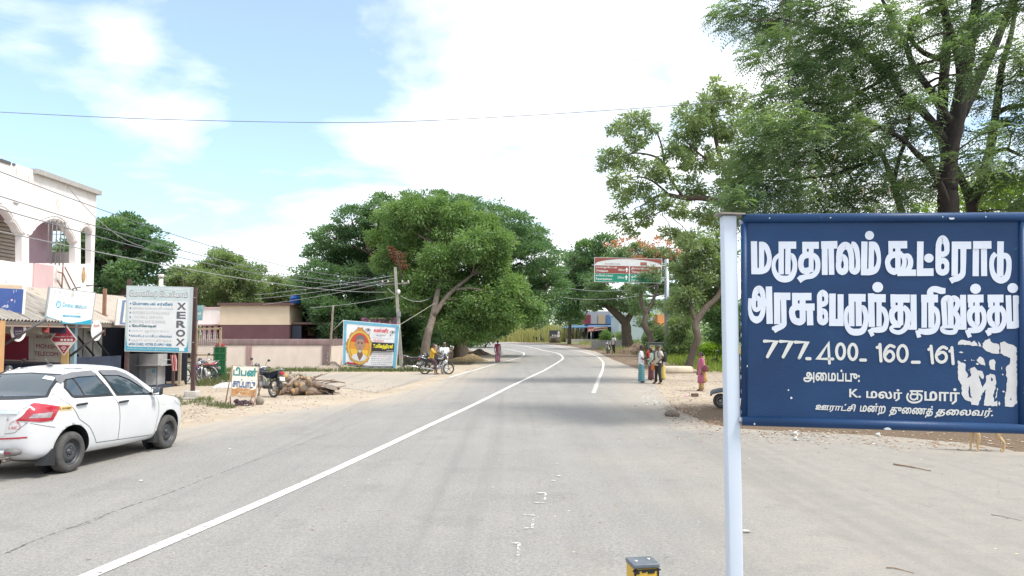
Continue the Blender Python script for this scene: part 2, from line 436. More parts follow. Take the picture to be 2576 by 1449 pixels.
def road_mat(name='asphalt',base=(0.275,0.268,0.256),dark=(0.225,0.220,0.212),dust=(0.40,0.35,0.29),reach=1.0):
 m=bpy.data.materials.new(name);m.use_nodes=True;t=m.node_tree;b=t.nodes['Principled BSDF']
 b.inputs['Roughness'].default_value=0.85;b.inputs['Specular IOR Level'].default_value=0.25
 tcn=t.nodes.new('ShaderNodeTexCoord');at=t.nodes.new('ShaderNodeAttribute');at.attribute_name='edge'
 def noise(sc,det=5,rough=.6,st=None):
  n=t.nodes.new('ShaderNodeTexNoise');n.inputs['Scale'].default_value=sc;n.inputs['Detail'].default_value=det;n.inputs['Roughness'].default_value=rough
  v=tcn.outputs['Object']
  if st:
   mp=t.nodes.new('ShaderNodeMapping');mp.inputs['Scale'].default_value=st;mp.inputs['Rotation'].default_value=(0,0,R(7));t.links.new(v,mp.inputs[0]);v=mp.outputs[0]
  t.links.new(v,n.inputs['Vector']);return n.outputs[0]
 def ramp(x,a,c,lo=0,hi=1):
  r=t.nodes.new('ShaderNodeMapRange');r.inputs['From Min'].default_value=a;r.inputs['From Max'].default_value=c
  r.inputs['To Min'].default_value=lo;r.inputs['To Max'].default_value=hi;t.links.new(x,r.inputs[0]);return r.outputs[0]
 def mixc(f,a,c):
  n=t.nodes.new('ShaderNodeMixRGB')
  for i,x in ((1,a),(2,c)):
   if isinstance(x,tuple):n.inputs[i].default_value=(*x,1)
   else:t.links.new(x,n.inputs[i])
  t.links.new(f,n.inputs[0]);return n.outputs[0]
 streak=noise(1.0,6,.65,(1.6,0.09,1));big=noise(0.45,6,.65);med=noise(3.2,6,.7);fine=noise(55,3,.75);grain=noise(160,2,.8)
 c=mixc(M_(t,'MULTIPLY',ramp(streak,.38,.62),.7),base,dark)
 c=mixc(M_(t,'MULTIPLY',ramp(big,.45,.7),.6),c,(0.33,0.315,0.29))
 c=mixc(M_(t,'MULTIPLY',ramp(noise(0.8,5,.7),.56,.62),.35),c,(0.175,0.17,0.165))
 agg=noise(26,3,.8);c=mixc(M_(t,'MULTIPLY',ramp(agg,.5,.66),.45),c,(0.135,0.13,0.125));c=mixc(M_(t,'MULTIPLY',ramp(fine,.45,.65),.65),c,(0.115,0.11,0.105))
 c=mixc(M_(t,'MULTIPLY',ramp(agg,.47,.33),.40),c,(0.36,0.35,0.33));c=mixc(M_(t,'MULTIPLY',ramp(grain,.55,.64),.6),c,(0.46,0.445,0.42))
 dst=M_(t,'ADD',M_(t,'DIVIDE',at.outputs['Fac'],reach),M_(t,'ADD',M_(t,'MULTIPLY',M_(t,'SUBTRACT',med,.5),2.6),M_(t,'MULTIPLY',M_(t,'SUBTRACT',big,.5),3.4)))
 c=mixc(ramp(dst,-0.3,2.4,.85,0.0),c,dust)
 sx=t.nodes.new('ShaderNodeSeparateXYZ');t.links.new(tcn.outputs['Object'],sx.inputs[0])
 ap=M_(t,'SUBTRACT',sx.outputs[0],M_(t,'MULTIPLY_ADD',sx.outputs[1],.125,.1))
 ap=ramp(M_(t,'ADD',ap,M_(t,'ADD',M_(t,'MULTIPLY',M_(t,'SUBTRACT',streak,.5),5.0),M_(t,'MULTIPLY',M_(t,'SUBTRACT',big,.5),6.0))),-.4,2.6)
 c=mixc(M_(t,'MULTIPLY',ap,.55),c,mixc(ramp(med,.35,.65),(0.335,0.30,0.255),(0.265,0.245,0.22)))
 trk=noise(1.0,3,.5,(2.6,.03,1));c=mixc(M_(t,'MULTIPLY',ramp(trk,.52,.70),.35),c,(0.175,0.172,0.168))
 spots=noise(7.5,2,.5)
 c=mixc(M_(t,'MULTIPLY',ramp(spots,.73,.77),.55),c,(0.07,0.065,0.06))
 t.links.new(c,b.inputs['Base Color'])
 bp=t.nodes.new('ShaderNodeBump');bp.inputs['Strength'].default_value=0.55;bp.inputs['Distance'].default_value=0.006
 t.links.new(M_(t,'ADD',fine,grain),bp.inputs['Height']);t.links.new(bp.outputs[0],b.inputs['Normal'])
 return m
ROWS=sorted(set([round(y,3) for y in list(np.arange(-6,30,0.5))+list(np.arange(30,60,1.0))+list(np.arange(60,141,2.5))+[45,95,140,160,190,230,280,340,420,700,1500]]))
def strip(name,left,right,dz,ncol,material,y0=-6,y1=150,kind='structure',jag=0.0):
 L=np.array(sorted(left,key=lambda p:p[1]));Rr=np.array(sorted(right,key=lambda p:p[1]))
 ys=[y for y in ROWS if y0<=y<=y1];extra=[]
 for a,c in zip(ys[:-1],ys[1:]):                      # finer rows keep the ragged edge
  k=max(1,int((c -a)/0.25)) if a<45 else max(1,int((c -a)/0.8))
  extra+=[a+(c -a)*i/k for i in range(k)]
 ys=extra+[ys[-1]]
 vs=[];fs=[];ed=[]
 for y in ys:
  xl=np.interp(y,L[:,1],L[:,0])+random.uniform(-jag,jag);xr=np.interp(y,Rr[:,1],Rr[:,0])+random.uniform(-jag,jag)
  for j in range(ncol+1):
   x=xl+(xr -xl)*j/ncol;vs.append((x,y,gz(y)+dz));ed.append(min(x -xl,xr -x))
 for i in range(len(ys) -1):
  for j in range(ncol):
   a=i*(ncol+1)+j;fs.append((a,a+1,a+ncol+2,a+ncol+1))
 me=bpy.data.meshes.new(name);me.from_pydata(vs,[],fs);me.materials.append(material)
 a_=me.attributes.new('edge','FLOAT','POINT');a_.data.foreach_set('value',ed)
 o=bpy.data.objects.new(name,me);COL.objects.link(o);o['kind']=kind;return o
xy=lambda px,py:(G(px,py).x,G(px,py).y)
road_left=[(-11,-8),(-9.7,6),(-8.9,10),(-8.1,14),xy(450,1078),xy(560,1058),xy(660,1040),xy(800,1024),xy(930,1008),xy(1000,990),xy(1070,972),xy(1130,950),xy(1190,929),xy(1235,908),
             (-1.0,62),(-3.0,72),(-6.5,84),(-12,96),(-20,110),(-40,135),(-60,160)]
road_right=[(26,-8),(24,10),(16,12.2),xy(2576,1140),xy(2440,1116),xy(2200,1096),xy(1990,1086),xy(1830,1078),xy(1760,1058),xy(1697,1030),xy(1664,990),xy(1646,968),
              xy(1605,930),(7.6,60),(7.9,72),(6.9,86),(4.2,100),(-2,116),(-14,134),(-30,160)]
def ground():
 xs=[-900,-400,-200,-120,-80,-60,-50]+list(np.arange(-42,46,1.0))+[50,60,80,120,200,400,900]
 vs=[];zone=[]
 RL=np.array(sorted(road_left,key=lambda p:p[1]));RR=np.array(sorted(road_right,key=lambda p:p[1]))
 ys=sorted(set(ROWS))
 ss=lambda a,b,x:max(0.0,min(1.0,(x -a)/(b -a)))
 for y in ys:
  xl=np.interp(y,RL[:,1],RL[:,0]);xr=np.interp(y,RR[:,1],RR[:,0])
  for x in xs:
   vs.append((x,y,gz(y)))
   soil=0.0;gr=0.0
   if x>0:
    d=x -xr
    if y<26:soil=0.95*ss(27,19,y)  # dark soil and litter, with the big tree's shade worked into the brown
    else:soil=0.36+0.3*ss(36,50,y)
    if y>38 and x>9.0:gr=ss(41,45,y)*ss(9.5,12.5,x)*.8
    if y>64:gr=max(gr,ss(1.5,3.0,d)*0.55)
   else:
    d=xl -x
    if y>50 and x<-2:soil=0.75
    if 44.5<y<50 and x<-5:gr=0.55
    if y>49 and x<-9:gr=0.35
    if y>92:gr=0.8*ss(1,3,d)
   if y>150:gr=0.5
   zone.append((soil,gr,0,1))
 nx=len(xs);fs=[(i*nx+j,i*nx+j+1,(i+1)*nx+j+1,(i+1)*nx+j) for i in range(len(ys) -1) for j in range(nx -1)]
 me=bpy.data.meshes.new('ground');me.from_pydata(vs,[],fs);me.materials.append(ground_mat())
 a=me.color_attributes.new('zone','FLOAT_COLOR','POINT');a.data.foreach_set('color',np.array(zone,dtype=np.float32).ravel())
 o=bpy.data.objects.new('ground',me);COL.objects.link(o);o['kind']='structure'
ground()
strip('road',road_left,road_right,0.004,26,road_mat(),jag=0.05)
# the sandy lane that leaves to the left in front of the compound wall
lane_l=[(-40,36.6),(-40,42.6)]
def lane():
 top=[(-45,42.8),(-12,42.3),(-7.5,42.0),(-4.6,42.2),(-3.6,41.6)];bot=[(-45,34.5),(-13,33.0),(-9.0,32.4),(-6.0,29.3),(-4.8,27.5)]
 vs=[];fs=[];ed=[];n=60;mrow=10
 for i in range(n+1):
  s=i/n*(len(top) -1);k=min(int(s),len(top) -2);f=s -k
  a=Vector(bot[k])*(1 -f)+Vector(bot[k+1])*f;b=Vector(top[k])*(1 -f)+Vector(top[k+1])*f
  for j in range(mrow+1):
   q=a+(b -a)*j/mrow;vs.append((q.x,q.y,gz(q.y)+0.009));ed.append(min(j,mrow -j)*0.35)
 for i in range(n):
  for j in range(mrow):a=i*(mrow+1)+j;fs.append((a,a+mrow+1,a+mrow+2,a+1))
 me=bpy.data.meshes.new('side_road');me.from_pydata(vs,[],fs);me.materials.append(road_mat('sandy_asphalt',(0.34,0.30,0.25),(0.30,0.265,0.22),reach=1.6))
 a_=me.attributes.new('edge','FLOAT','POINT');a_.data.foreach_set('value',ed)
 o=bpy.data.objects.new('side_road',me);COL.objects.link(o);o['kind']='structure'
lane()

def paint_mat(name,wear,col=(0.72,0.71,0.68)):
 m=bpy.data.materials.new(name);m.use_nodes=True;t=m.node_tree;b=t.nodes['Principled BSDF']
 b.inputs['Roughness'].default_value=0.7;b.inputs['Base Color'].default_value=(*col,1)
 tcn=t.nodes.new('ShaderNodeTexCoord');nz=t.nodes.new('ShaderNodeTexNoise');nz.inputs['Scale'].default_value=9;nz.inputs['Detail'].default_value=8;nz.inputs['Roughness'].default_value=.75
 t.links.new(tcn.outputs['Object'],nz.inputs['Vector'])
 r=t.nodes.new('ShaderNodeMapRange');r.inputs['From Min'].default_value=wear;r.inputs['From Max'].default_value=wear+0.1;t.links.new(nz.outputs[0],r.inputs[0])
 t.links.new(r.outputs[0],b.inputs['Alpha'])
 return m
PW=paint_mat('road_paint',0.36,(0.66,0.65,0.62));PWORN=paint_mat('worn_road_paint',0.47,(0.58,0.56,0.52));PFAINT=paint_mat('faint_road_paint',0.47,(0.60,0.57,0.52))
def ribbon(name,pts,w,dz,material,ws=None,sub=8):
 p=smooth_pts([Vector((a[0],a[1],0)) for a in pts],sub=sub);dense=[]
 for a,b in zip(p[:-1],p[1:]):
  dense.append(a);br=[y for y in (45,95,140) if min(a.y,b.y)<y<max(a.y,b.y)]
  for y in sorted(br,key=lambda q:abs(q -a.y)):dense.append(a+(b -a)*((y -a.y)/(b.y -a.y)))
 dense.append(p[-1]);vs=[];fs=[]
 for i,q in enumerate(dense):
  t=(dense[min(i+1,len(dense) -1)] -dense[max(i -1,0)]).normalized();s=Vector((t.y,-t.x,0))
  for k in (-1,1):
   r=q+s*(w/2*k);vs.append((r.x,r.y,gz(r.y)+dz))
 for i in range(len(dense) -1):fs.append((2*i,2*i+1,2*i+3,2*i+2))
 me=bpy.data.meshes.new(name);me.from_pydata(vs,[],fs);me.materials.append(material)
 o=bpy.data.objects.new(name,me);COL.objects.link(o);o['kind']='structure';return o
cl=[(-4.7,0.5),xy(232,1449),xy(800,1203),xy(1100,1062),xy(1200,1015),xy(1300,965),xy(1368,933),xy(1405,911),xy(1416,900),xy(1402,889),(3.15,75),(2.2,83),(0.6,92),(-3.6,106),(-13,125),(-28,143)]
ribbon('centre_line',cl,0.155,0.012,PW)
ribbon('edge_line',[xy(1130,950),xy(1185,934),xy(1240,918),xy(1290,905),xy(1314,897),xy(1318,889),(0.6,73),(-1.2,82),(-4.6,91),(-10,101),(-22,120)],0.13,0.012,PW)
ribbon('edge_line',[xy(1000,982),xy(1060,968),xy(1130,950)],0.13,0.012,PFAINT)
ribbon('edge_line',[xy(1493,990),xy(1506,955),xy(1517,925),xy(1516,910),xy(1500,896),xy(1468,886),(6.0,78),(4.9,88),(2.6,99),(-3.2,114),(-14,132),(-27,148)],0.13,0.012,PW)
ribbon('edge_line',[xy(1493,990),xy(1500,970),xy(1508,948)],0.22,0.016,PFAINT)
random.seed(4)
seam=[]
for i in range(31):
 f=i/30;a=Vector(xy(60,1375));b=Vector(xy(935,1052));q=a+(b -a)*f
 seam.append((q.x+random.uniform(-.03,.03),q.y))
SEAM=paint_mat('tar_seam',0.47,(0.10,0.095,0.09))
ribbon('asphalt_seam',seam,0.018,0.008,SEAM,sub=2)
ribbon('asphalt_seam',[xy(-40,1420),xy(60,1375)],0.03,0.008,SEAM,sub=6)
for pts in [[xy(150,1335),xy(215,1322),xy(262,1300)]]:ribbon('asphalt_seam',pts,0.02,0.010,SEAM)
# worn open rectangles left of an old edge line, in px corners (left, top, right, bottom)
for (x0,y0,x1,y1) in [(1287,1371,1306,1420),(1318,1299,1343,1333),(1349,1243,1373,1268),(1375,1213,1398,1219),(1390,1167,1414,1171),(1408,1140,1428,1142)]:
 if y1 -y0>8:
  ribbon('worn_marking',[xy(x1,y0),xy(x1 -4,y1)],0.03,0.012,PWORN,sub=3)
  ribbon('worn_marking',[xy(x0 -4,y1),xy(x1 -4,y1)],0.05,0.016,PWORN,sub=3)
 ribbon('worn_marking',[xy(x0,y0),xy(x1,y0)],0.06,0.014,PWORN,sub=3)
ribbon('worn_marking',[xy(1608,996),xy(1652,999)],0.14,0.014,PFAINT);ribbon('worn_marking',[xy(1618,1018),xy(1666,1022)],0.14,0.014,PFAINT)
for a,b in ((1615,1626),(1628,1640),(1640,1653)):ribbon('worn_marking',[xy(a,997),xy(b,1020)],0.12,0.012,PWORN)
ribbon('worn_marking',[xy(1545,995),xy(1572,996)],0.1,0.012,PWORN);ribbon('worn_marking',[xy(1550,1018),xy(1586,1020)],0.08,0.012,PWORN)
ribbon('worn_marking',[xy(1388,1199),xy(1412,1201)],0.05,0.012,PWORN)

# ------------------------------------------------------------------ the big blue name board, right foreground
def name_board():
 yl,yr=2.95,2.82
 TL=P(1862,537,yl);BL=P(1862,1072,yl);TR=P(2576,534,yr);BR=P(2576,1093,yr)
 n=(BL -TL).cross(TR -TL).normalized();n=-n if n.y>0 else n
 BR=plane_hit(2576,1093,TL,n)
 base=P(1841,1072,yl)
 root=thing('name_board','large dark blue bus stop board painted with white lettering on a white post','sign board',(base.x,base.y,0))
 blue=mat('blue_enamel',(0.008,0.034,0.100),0.48,col2=(0.012,0.050,0.140),scale=2.2,col3=(0.035,0.085,0.17),scale3=16,thr3=0.66,stretch=(1,1,1.6),bump=0.05,bscale=60,spec=0.3)
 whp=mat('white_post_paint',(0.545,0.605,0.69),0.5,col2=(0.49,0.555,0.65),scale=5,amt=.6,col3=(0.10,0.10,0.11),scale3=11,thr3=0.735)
 bd=Board(TL,TR,BR,BL)
 # panel and tube frame
 mb=MB();bd.panel(mb,0.012,0.01,1.02,0.985,0,0.006);mb.build('panel',blue,root,True)
 fr=MB();r=0.0175
 def hit(px,py,off=0.0):return plane_hit(px,py,TL,n)+n*off
 ex=(TR -TL).normalized();ext=0.05
 top0,top1=hit(1868,550,.004),hit(2576,546,.004);bot0,bot1=hit(1866,1058,.004),hit(2576,1079,.004)
 fr.tube([top0,top1+ex*ext],r,16);fr.tube([bot0 -ex*0.0,bot1+ex*ext],r*1.05,16)
 fr.tube([hit(1872,552,.0),hit(1872,1056,0.0)],0.0125,14);fr.tube([hit(2571,546,0),hit(2571,1078,0)],0.0125,14)
 fr.build('frame',blue,root,True)
 # post: a square tube with a plate on its head
 pw=0.0535;pc=P(1841,800,yl+0.02);pm=MB();ztop=Z_(541,yl)
 lean=P(1840,541,yl).x -P(1843,1449,yl).x
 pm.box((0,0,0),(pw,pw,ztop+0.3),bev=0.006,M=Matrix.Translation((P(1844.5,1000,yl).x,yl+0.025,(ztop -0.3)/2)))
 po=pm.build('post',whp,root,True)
 cp=MB();cp.box((0,0,0),(0.100,0.085,0.006),M=Matrix.Translation((P(1838,538,yl).x,yl+0.02,ztop+0.004)) @ Euler((0,R(2),0)).to_matrix().to_4x4())
 cp.build('cap_plate',mat('rusty_plate',(0.16,0.15,0.13),0.6,col2=(0.33,0.30,0.26),scale=20),root,True)
 wl=MB()                                               # weld beads and brackets between post and frame
 for yy in (560,1056):wl.cyl(hit(1858,yy,0.0),hit(1870,yy,0.0),0.012,n=10)
 for i in range(18):
  q=hit(1863.5+random.uniform(-1.5,1.5),575+i*27+random.uniform(-5,5),0.004);wl.ell(q,(0.0025,0.0025,random.uniform(.004,.013)),6,5)
 wl.build('bracket',mat('chipped_white',(0.55,0.58,0.62),0.7,col2=(0.05,0.07,0.14),scale=60),root,True)
 # lettering, as painted strokes traced on the board
 SX=0.644
 lt=MB();lc=MB();st=[0]
 def mp(K):
  if K==1:return lambda x,y:(2900+x/4.527,880+y/4.527)
  if K==2:return lambda x,y:(3450+x/4.527,880+y/4.527)
  if K==3:return lambda x,y:(2900+x/4.527,1080+y/4.527)
  if K==4:return lambda x,y:(3450+x/4.527,1080+y/4.527)
  if K==5:return lambda x,y:(2900+x/3.622,1300+y/3.622)
  return lambda x,y:(3450+x/3.622,1300+y/3.622)
 def on(K,x,y,off):
  a,b=mp(K)(x,y);return plane_hit(a*SX,b*SX,TL,n)+n*off
 def stroke(K,pts,ws,curve=False,closed=False,mb=lt,rnd=False):
  if not isinstance(ws,(list,tuple)):ws=[ws]*len(pts)
  pts=[Vector((p[0],p[1],0)) for p in pts]
  if curve or closed:pts,ws=smooth_pts(pts,closed,7,ws)
  st[0]+=1;off=0.0012+(st[0] % 40)*0.00005;k=len(pts);vs=[]
  for i in range(k):
   a=pts[(i -1) % k] if (closed or i>0) else pts[i];b=pts[(i+1) % k] if (closed or i<k -1) else pts[i]
   t=(b -a).normalized();s=Vector((-t.y,t.x,0));h=ws[i]/2
   if not curve and not closed and 0<i<k -1:
    t1=(pts[i] -a).normalized();t2=(b -pts[i]).normalized();c=max(0.5,math.sqrt(max(0.05,(1+t1.dot(t2))/2)));h=h/c
   vs+=[pts[i]+s*h,pts[i] -s*h]
  fs=[(2*i,2*i+1,(2*i+3) % (2*k),(2*i+2) % (2*k)) for i in range(k if closed else k -1)]
  mb.add([on(K,v.x,v.y,off) for v in vs],fs)
  if rnd:
   for j in (0,-1):dot(K,pts[j].x,pts[j].y,ws[j]/2,ws[j]/2,mb)
 def dot(K,x,y,rx,ry,mb=lt):
  st[0]+=1;off=0.0012+(st[0] % 40)*0.00005
  mb.add([on(K,x+rx*math.cos(6.2832*i/28),y+ry*math.sin(6.2832*i/28),off) for i in range(28)],[tuple(range(28))])
 S=lambda K,pts,w:stroke(K,pts,w)
 C=lambda K,pts,w:stroke(K,pts,w,curve=True)
 O=lambda K,pts,w:stroke(K,pts,w,closed=True)
 # first line
 S(1,[(203,283),(212,865)],110);S(1,[(337,298),(337,808)],92);C(1,[(295,348),(370,350),(430,410),(474,550),(466,680),(420,775),(330,808),(160,808)],[110,108,95,84,85,98,114,114])
 S(1,[(638,352),(950,352)],128);S(1,[(686,300),(684,868)],94);S(1,[(806,400),(802,868)],94)
 C(1,[(660,520),(580,590),(549,700),(570,830),(645,925),(742,952),(840,930),(908,830),(927,700),(910,600),(875,545),(845,545)],[72,70,68,82,108,120,112,92,83,84,95,100])
 S(1,[(1057,355),(1350,355)],124);S(1,[(1098,300),(1098,490)],82);S(1,[(1214,400),(1214,830)],86)
 C(1,[(1250,525),(1130,528),(1055,575),(1030,690),(1062,790),(1140,808),(1205,770)],[112,112,104,95,100,118,95])
 C(1,[(1240,525),(1310,585),(1333,690),(1316,810),(1240,890),(1110,915),(1015,950)],[95,92,88,90,92,94,118]);S(1,[(985,915),(1050,1003)],60)
 S(1,[(1390,351),(1677,345)],134);S(1,[(1452,290),(1454,879)],103);S(1,[(1566,400),(1575,876)],97)
 O(1,[(1765,560),(1715,610),(1696,700),(1712,790),(1765,818),(1818,790),(1830,700),(1818,610)],[108,98,92,100,128,104,76,96])
 C(1,[(1703,650),(1706,540),(1735,430),(1795,368),(1850,370),(1900,435),(1925,560),(1928,700),(1935,790),(1982,812),(2030,785),(2042,680),(2036,560),(2012,420),(1965,345),(1920,330)],[98,102,120,138,130,104,96,92,96,125,92,78,82,96,105,80])
 S(1,[(2155,288),(2146,880)],110);S(1,[(2280,290),(2272,790)],95);C(1,[(2240,345),(2330,352),(2380,430),(2408,560),(2400,690),(2350,790),(2260,824),(2095,826)],[112,112,92,74,80,102,116,116]);dot(1,2243,180,80,79)
 S(2,[(87,346),(420,344)],132);S(2,[(128,290),(128,500)],78);S(2,[(256,400),(256,790)],94)
 C(2,[(330,520),(220,518),(130,545),(84,610),(74,680),(112,780),(190,818),(250,790)],[110,112,108,95,90,105,124,95])
 C(2,[(275,515),(345,545),(372,640),(350,750),(290,835)],[92,85,80,86,100]);C(2,[(372,545),(440,545),(476,620),(470,720),(420,810)],[80,84,96,95,95]);S(2,[(245,842),(575,840)],113)
 S(2,[(652,288),(644,892)],115);S(2,[(590,832),(885,829)],134);dot(2,802,582,84,79)
 O(2,[(1046,255),(985,310),(972,400),(985,490),(1048,515),(1110,480),(1120,400),(1106,310)],[155,104,96,96,100,96,92,110]);O(2,[(1048,622),(985,660),(968,730),(985,810),(1040,836),(1102,810),(1120,730),(1106,660)],[105,100,100,106,112,105,80,100]);S(2,[(970,400),(967,730)],100)
 S(2,[(1212,355),(1550,355)],132);S(2,[(1262,295),(1257,895)],112);C(2,[(1412,400),(1406,780),(1385,880),(1310,935),(1235,958),(1180,990)],[106,96,104,108,104,108])
 S(2,[(1585,350),(1907,348)],134);S(2,[(1638,290),(1632,900)],110);S(2,[(1778,400),(1782,898)],106)
 S(2,[(2072,285),(2064,905)],116);C(2,[(1990,500),(1932,570),(1913,690),(1932,830),(1990,930),(2080,972),(2170,930),(2210,830),(2222,690),(2208,590),(2165,540),(2100,545)],[92,86,82,88,112,120,112,95,93,96,98,110])
 # second line
 C(3,[(212,430),(218,320),(255,245),(300,225),(345,270),(366,370),(370,480),(365,600),(325,720),(250,766),(172,720),(132,600),(126,440)],[92,92,118,125,98,85,84,86,95,132,95,66,56])
 O(3,[(250,365),(208,410),(196,480),(212,565),(250,588),(296,560),(308,480),(294,400)],[70,82,78,76,82,72,88,74]);S(3,[(100,443),(160,446),(240,448)],116);S(3,[(300,462),(440,460)],130);S(3,[(466,178),(482,838)],112)
 S(3,[(555,352),(847,352)],130);S(3,[(612,285),(614,842)],112);C(3,[(725,400),(733,760),(724,848),(665,892),(590,918),(520,916)],[96,92,102,104,112,46]);S(3,[(560,910),(602,985)],60)
 S(3,[(875,358),(1220,356)],132);S(3,[(928,290),(928,510)],104);S(3,[(1062,410),(1064,800)],106);C(3,[(1110,542),(960,538),(890,580),(876,660),(915,770),(1010,803),(1080,770)],[116,116,112,106,114,125,100]);S(3,[(1000,541),(1275,541)],126);S(3,[(1186,500),(1197,863)],112)
 O(3,[(1418,296),(1368,330),(1360,400),(1370,470),(1420,488),(1470,460),(1480,400),(1470,330)],[122,95,86,86,100,86,66,92]);O(3,[(1425,616),(1376,650),(1364,710),(1378,782),(1425,803),(1470,775),(1478,710),(1466,645)],[104,96,96,110,122,92,66,84]);S(3,[(1361,390),(1364,720)],92)
 S(3,[(1590,303),(1588,872)],115);S(3,[(1732,315),(1734,872)],106);S(3,[(1530,812),(1785,814)],126)
 S(3,[(1878,377),(2175,378)],136);S(3,[(1924,310),(1928,880)],102);S(3,[(2050,420),(2056,877)],106);C(3,[(1895,545),(1838,610),(1823,740),(1846,880),(1920,968),(2012,985),(2110,965),(2162,880),(2183,740),(2166,620),(2130,560),(2090,560)],[88,74,68,78,112,122,112,95,86,90,98,100])
 S(3,[(2218,382),(2530,386)],142);S(3,[(2270,300),(2284,892)],112);S(3,[(2412,440),(2412,886)],92);C(3,[(2410,555),(2490,590),(2536,690),(2543,800),(2500,920),(2400,945),(2270,945)],[92,90,86,88,100,104,80]);S(3,[(2240,935),(2300,1050)],72);dot(3,2388,190,95,92)
 S(4,[(122,390),(465,390)],144);S(4,[(168,315),(170,545)],88);S(4,[(300,440),(300,860)],100);C(4,[(330,560),(220,566),(160,615),(146,700),(178,800),(250,845),(310,810)],[104,112,108,96,104,116,95]);C(4,[(345,540),(410,595),(436,680),(430,790),(405,890),(340,962),(260,990),(170,965),(138,920),(170,885),(300,880)],[92,94,104,98,94,84,78,74,72,54,50]);S(4,[(533,320),(540,942)],106);S(4,[(360,898),(592,899)],86)
 S(4,[(668,392),(966,390)],138);S(4,[(723,325),(722,906)],97);S(4,[(845,440),(850,906)],106);C(4,[(870,555),(940,610),(966,720),(956,850),(890,950),(760,978),(615,960)],[95,90,76,86,106,112,84]);S(4,[(600,950),(634,1078)],74);C(4,[(834,345),(828,275),(868,228),(940,228),(1020,252),(1098,255)],[116,112,102,112,118,92])
 C(4,[(1065,440),(1075,620),(1086,800),(1086,890)],[100,94,92,88]);C(4,[(1066,470),(1072,420),(1120,388),(1170,400),(1186,480),(1192,870)],[92,98,112,116,104,102]);C(4,[(1195,440),(1240,386),(1300,415),(1315,480),(1290,560),(1240,640)],[96,104,98,88,92,94]);C(4,[(1240,620),(1300,690),(1322,800),(1292,895)],92);S(4,[(1408,325),(1416,936)],106);S(4,[(1230,903),(1466,904)],72);C(4,[(1290,900),(1260,975),(1170,990),(1070,970),(1038,920),(1090,890),(1250,890)],[84,84,82,78,78,58,54])
 for K,dx,hx in ((4,0,0),(4,352,0)):
  S(K,[(1488+dx,392),(1770+dx,390)],138);S(K,[(1540+dx,330),(1545+dx,550)],92);S(K,[(1656+dx,440),(1662+dx,840)],86)
  C(K,[(1710+dx,572),(1610+dx,574),(1538+dx,625),(1522+dx,720),(1550+dx,820),(1620+dx,852),(1668+dx,810)],[112,112,106,92,96,114,86]);C(K,[(1700+dx,540),(1764+dx,620),(1783+dx,730),(1768+dx,840),(1700+dx,930),(1600+dx,950),(1490+dx,955)],[95,90,82,92,102,108,84]);S(K,[(1475+dx,945),(1528+dx,1075 -dx*.1)],76)
 dot(4,1627,218,95,89)
 S(4,[(2206,332),(2228,922)],98);S(4,[(2333,345),(2342,800)],95);C(4,[(2290,385),(2385,400),(2440,480),(2462,600),(2452,760),(2400,832),(2320,856),(2180,860)],[104,112,97,78,80,102,130,130]);dot(4,2283,205,94,87)
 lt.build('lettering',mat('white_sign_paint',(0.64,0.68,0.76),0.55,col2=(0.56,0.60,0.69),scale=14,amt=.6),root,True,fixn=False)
 # route numbers and the smaller lines
 B=lambda K,pts,w=44:stroke(K,pts,w,mb=lc,rnd=True)
 A=lambda K,pts,w=44,closed=False:stroke(K,pts,w,curve=True,closed=closed,mb=lc,rnd=not closed)
 B(5,[(310,118),(474,120),(352,338)]);B(5,[(535,122),(690,124),(575,340)]);B(5,[(747,132),(910,136),(802,355)]);B(5,[(910,365),(955,366)])
 B(5,[(1230,430),(1215,150),(1068,366),(1278,370)],40)
 ring=lambda K,x,y,rx,ry:A(K,[(x+rx*math.cos(a*.5236),y+ry*math.sin(a*.5236)) for a in range(12)],42,True)
 ring(5,1387,263,57,106);ring(5,1560,270,57,108);B(5,[(1672,385),(1738,386)]);B(5,[(1905,207),(1945,195)]);B(5,[(1943,166),(1958,398)])
 A(6,[(152,198),(90,180),(38,230),(16,310),(35,375),(85,400),(133,370),(145,315),(112,265),(70,265),(34,305)],42);ring(6,270,292,66,112);B(6,[(410,416),(505,416)])
 B(6,[(642,235),(676,222)]);B(6,[(672,190),(694,425)]);A(6,[(893,222),(840,200),(778,245),(747,325),(767,388),(820,416),(873,390),(890,340),(868,290),(820,275),(770,305)],42);B(6,[(938,258),(972,246)]);B(6,[(966,210),(984,435)])
 def words(K,body,x0,y0,x1,y1,bold=0.012,slant=0.0,skew=0.0):
  vs,fs,asp=text_geo(body,bold);st[0]+=1;off=0.0013+(st[0] % 40)*0.00005
  lc.add([on(K,x0+(x1 -x0)*(p[0]*(1 -slant)+slant*p[1]),y1+(y0 -y1)*p[1]+skew*p[0],off+p[2]*0.00005) for p in vs],fs)
 words(5,'அைமப்பு:',862,503,1660,700,0.03,0,25)
 words(5,'K. மலர்',1510,770,2258,945,0.03,0,30);words(6,'மார்',580,770,1080,1005,0.03,0,15)
 for q in ([(385,824),(550,826)],[(402,824),(402,872)],[(480,826),(482,935)]):B(6,q,25)
 A(6,[(520,872),(405,870),(382,900),(400,936),(440,945),(482,918)],24);A(6,[(505,868),(538,890),(535,945),(490,978),(410,985),(352,955),(334,905),(348,862)],26)
 words(5,'ஊராட்சி',1018,985,1612,1110,0.03,.06,25);words(5,'மன்ற',1650,990,2035,1160,0.03,.06,8);words(6,'துைணத்',75,1010,722,1180,0.03,.06,25);words(6,'தைலவர்.',720,1045,1585,1200,0.03,.06,20)
 lc.build('lettering',mat('cream_sign_paint',(0.62,0.62,0.59),0.55,col2=(0.54,0.55,0.54),scale=14,amt=.6),root,True,fixn=False)
 # what is left of a torn white poster
 pp=MB()
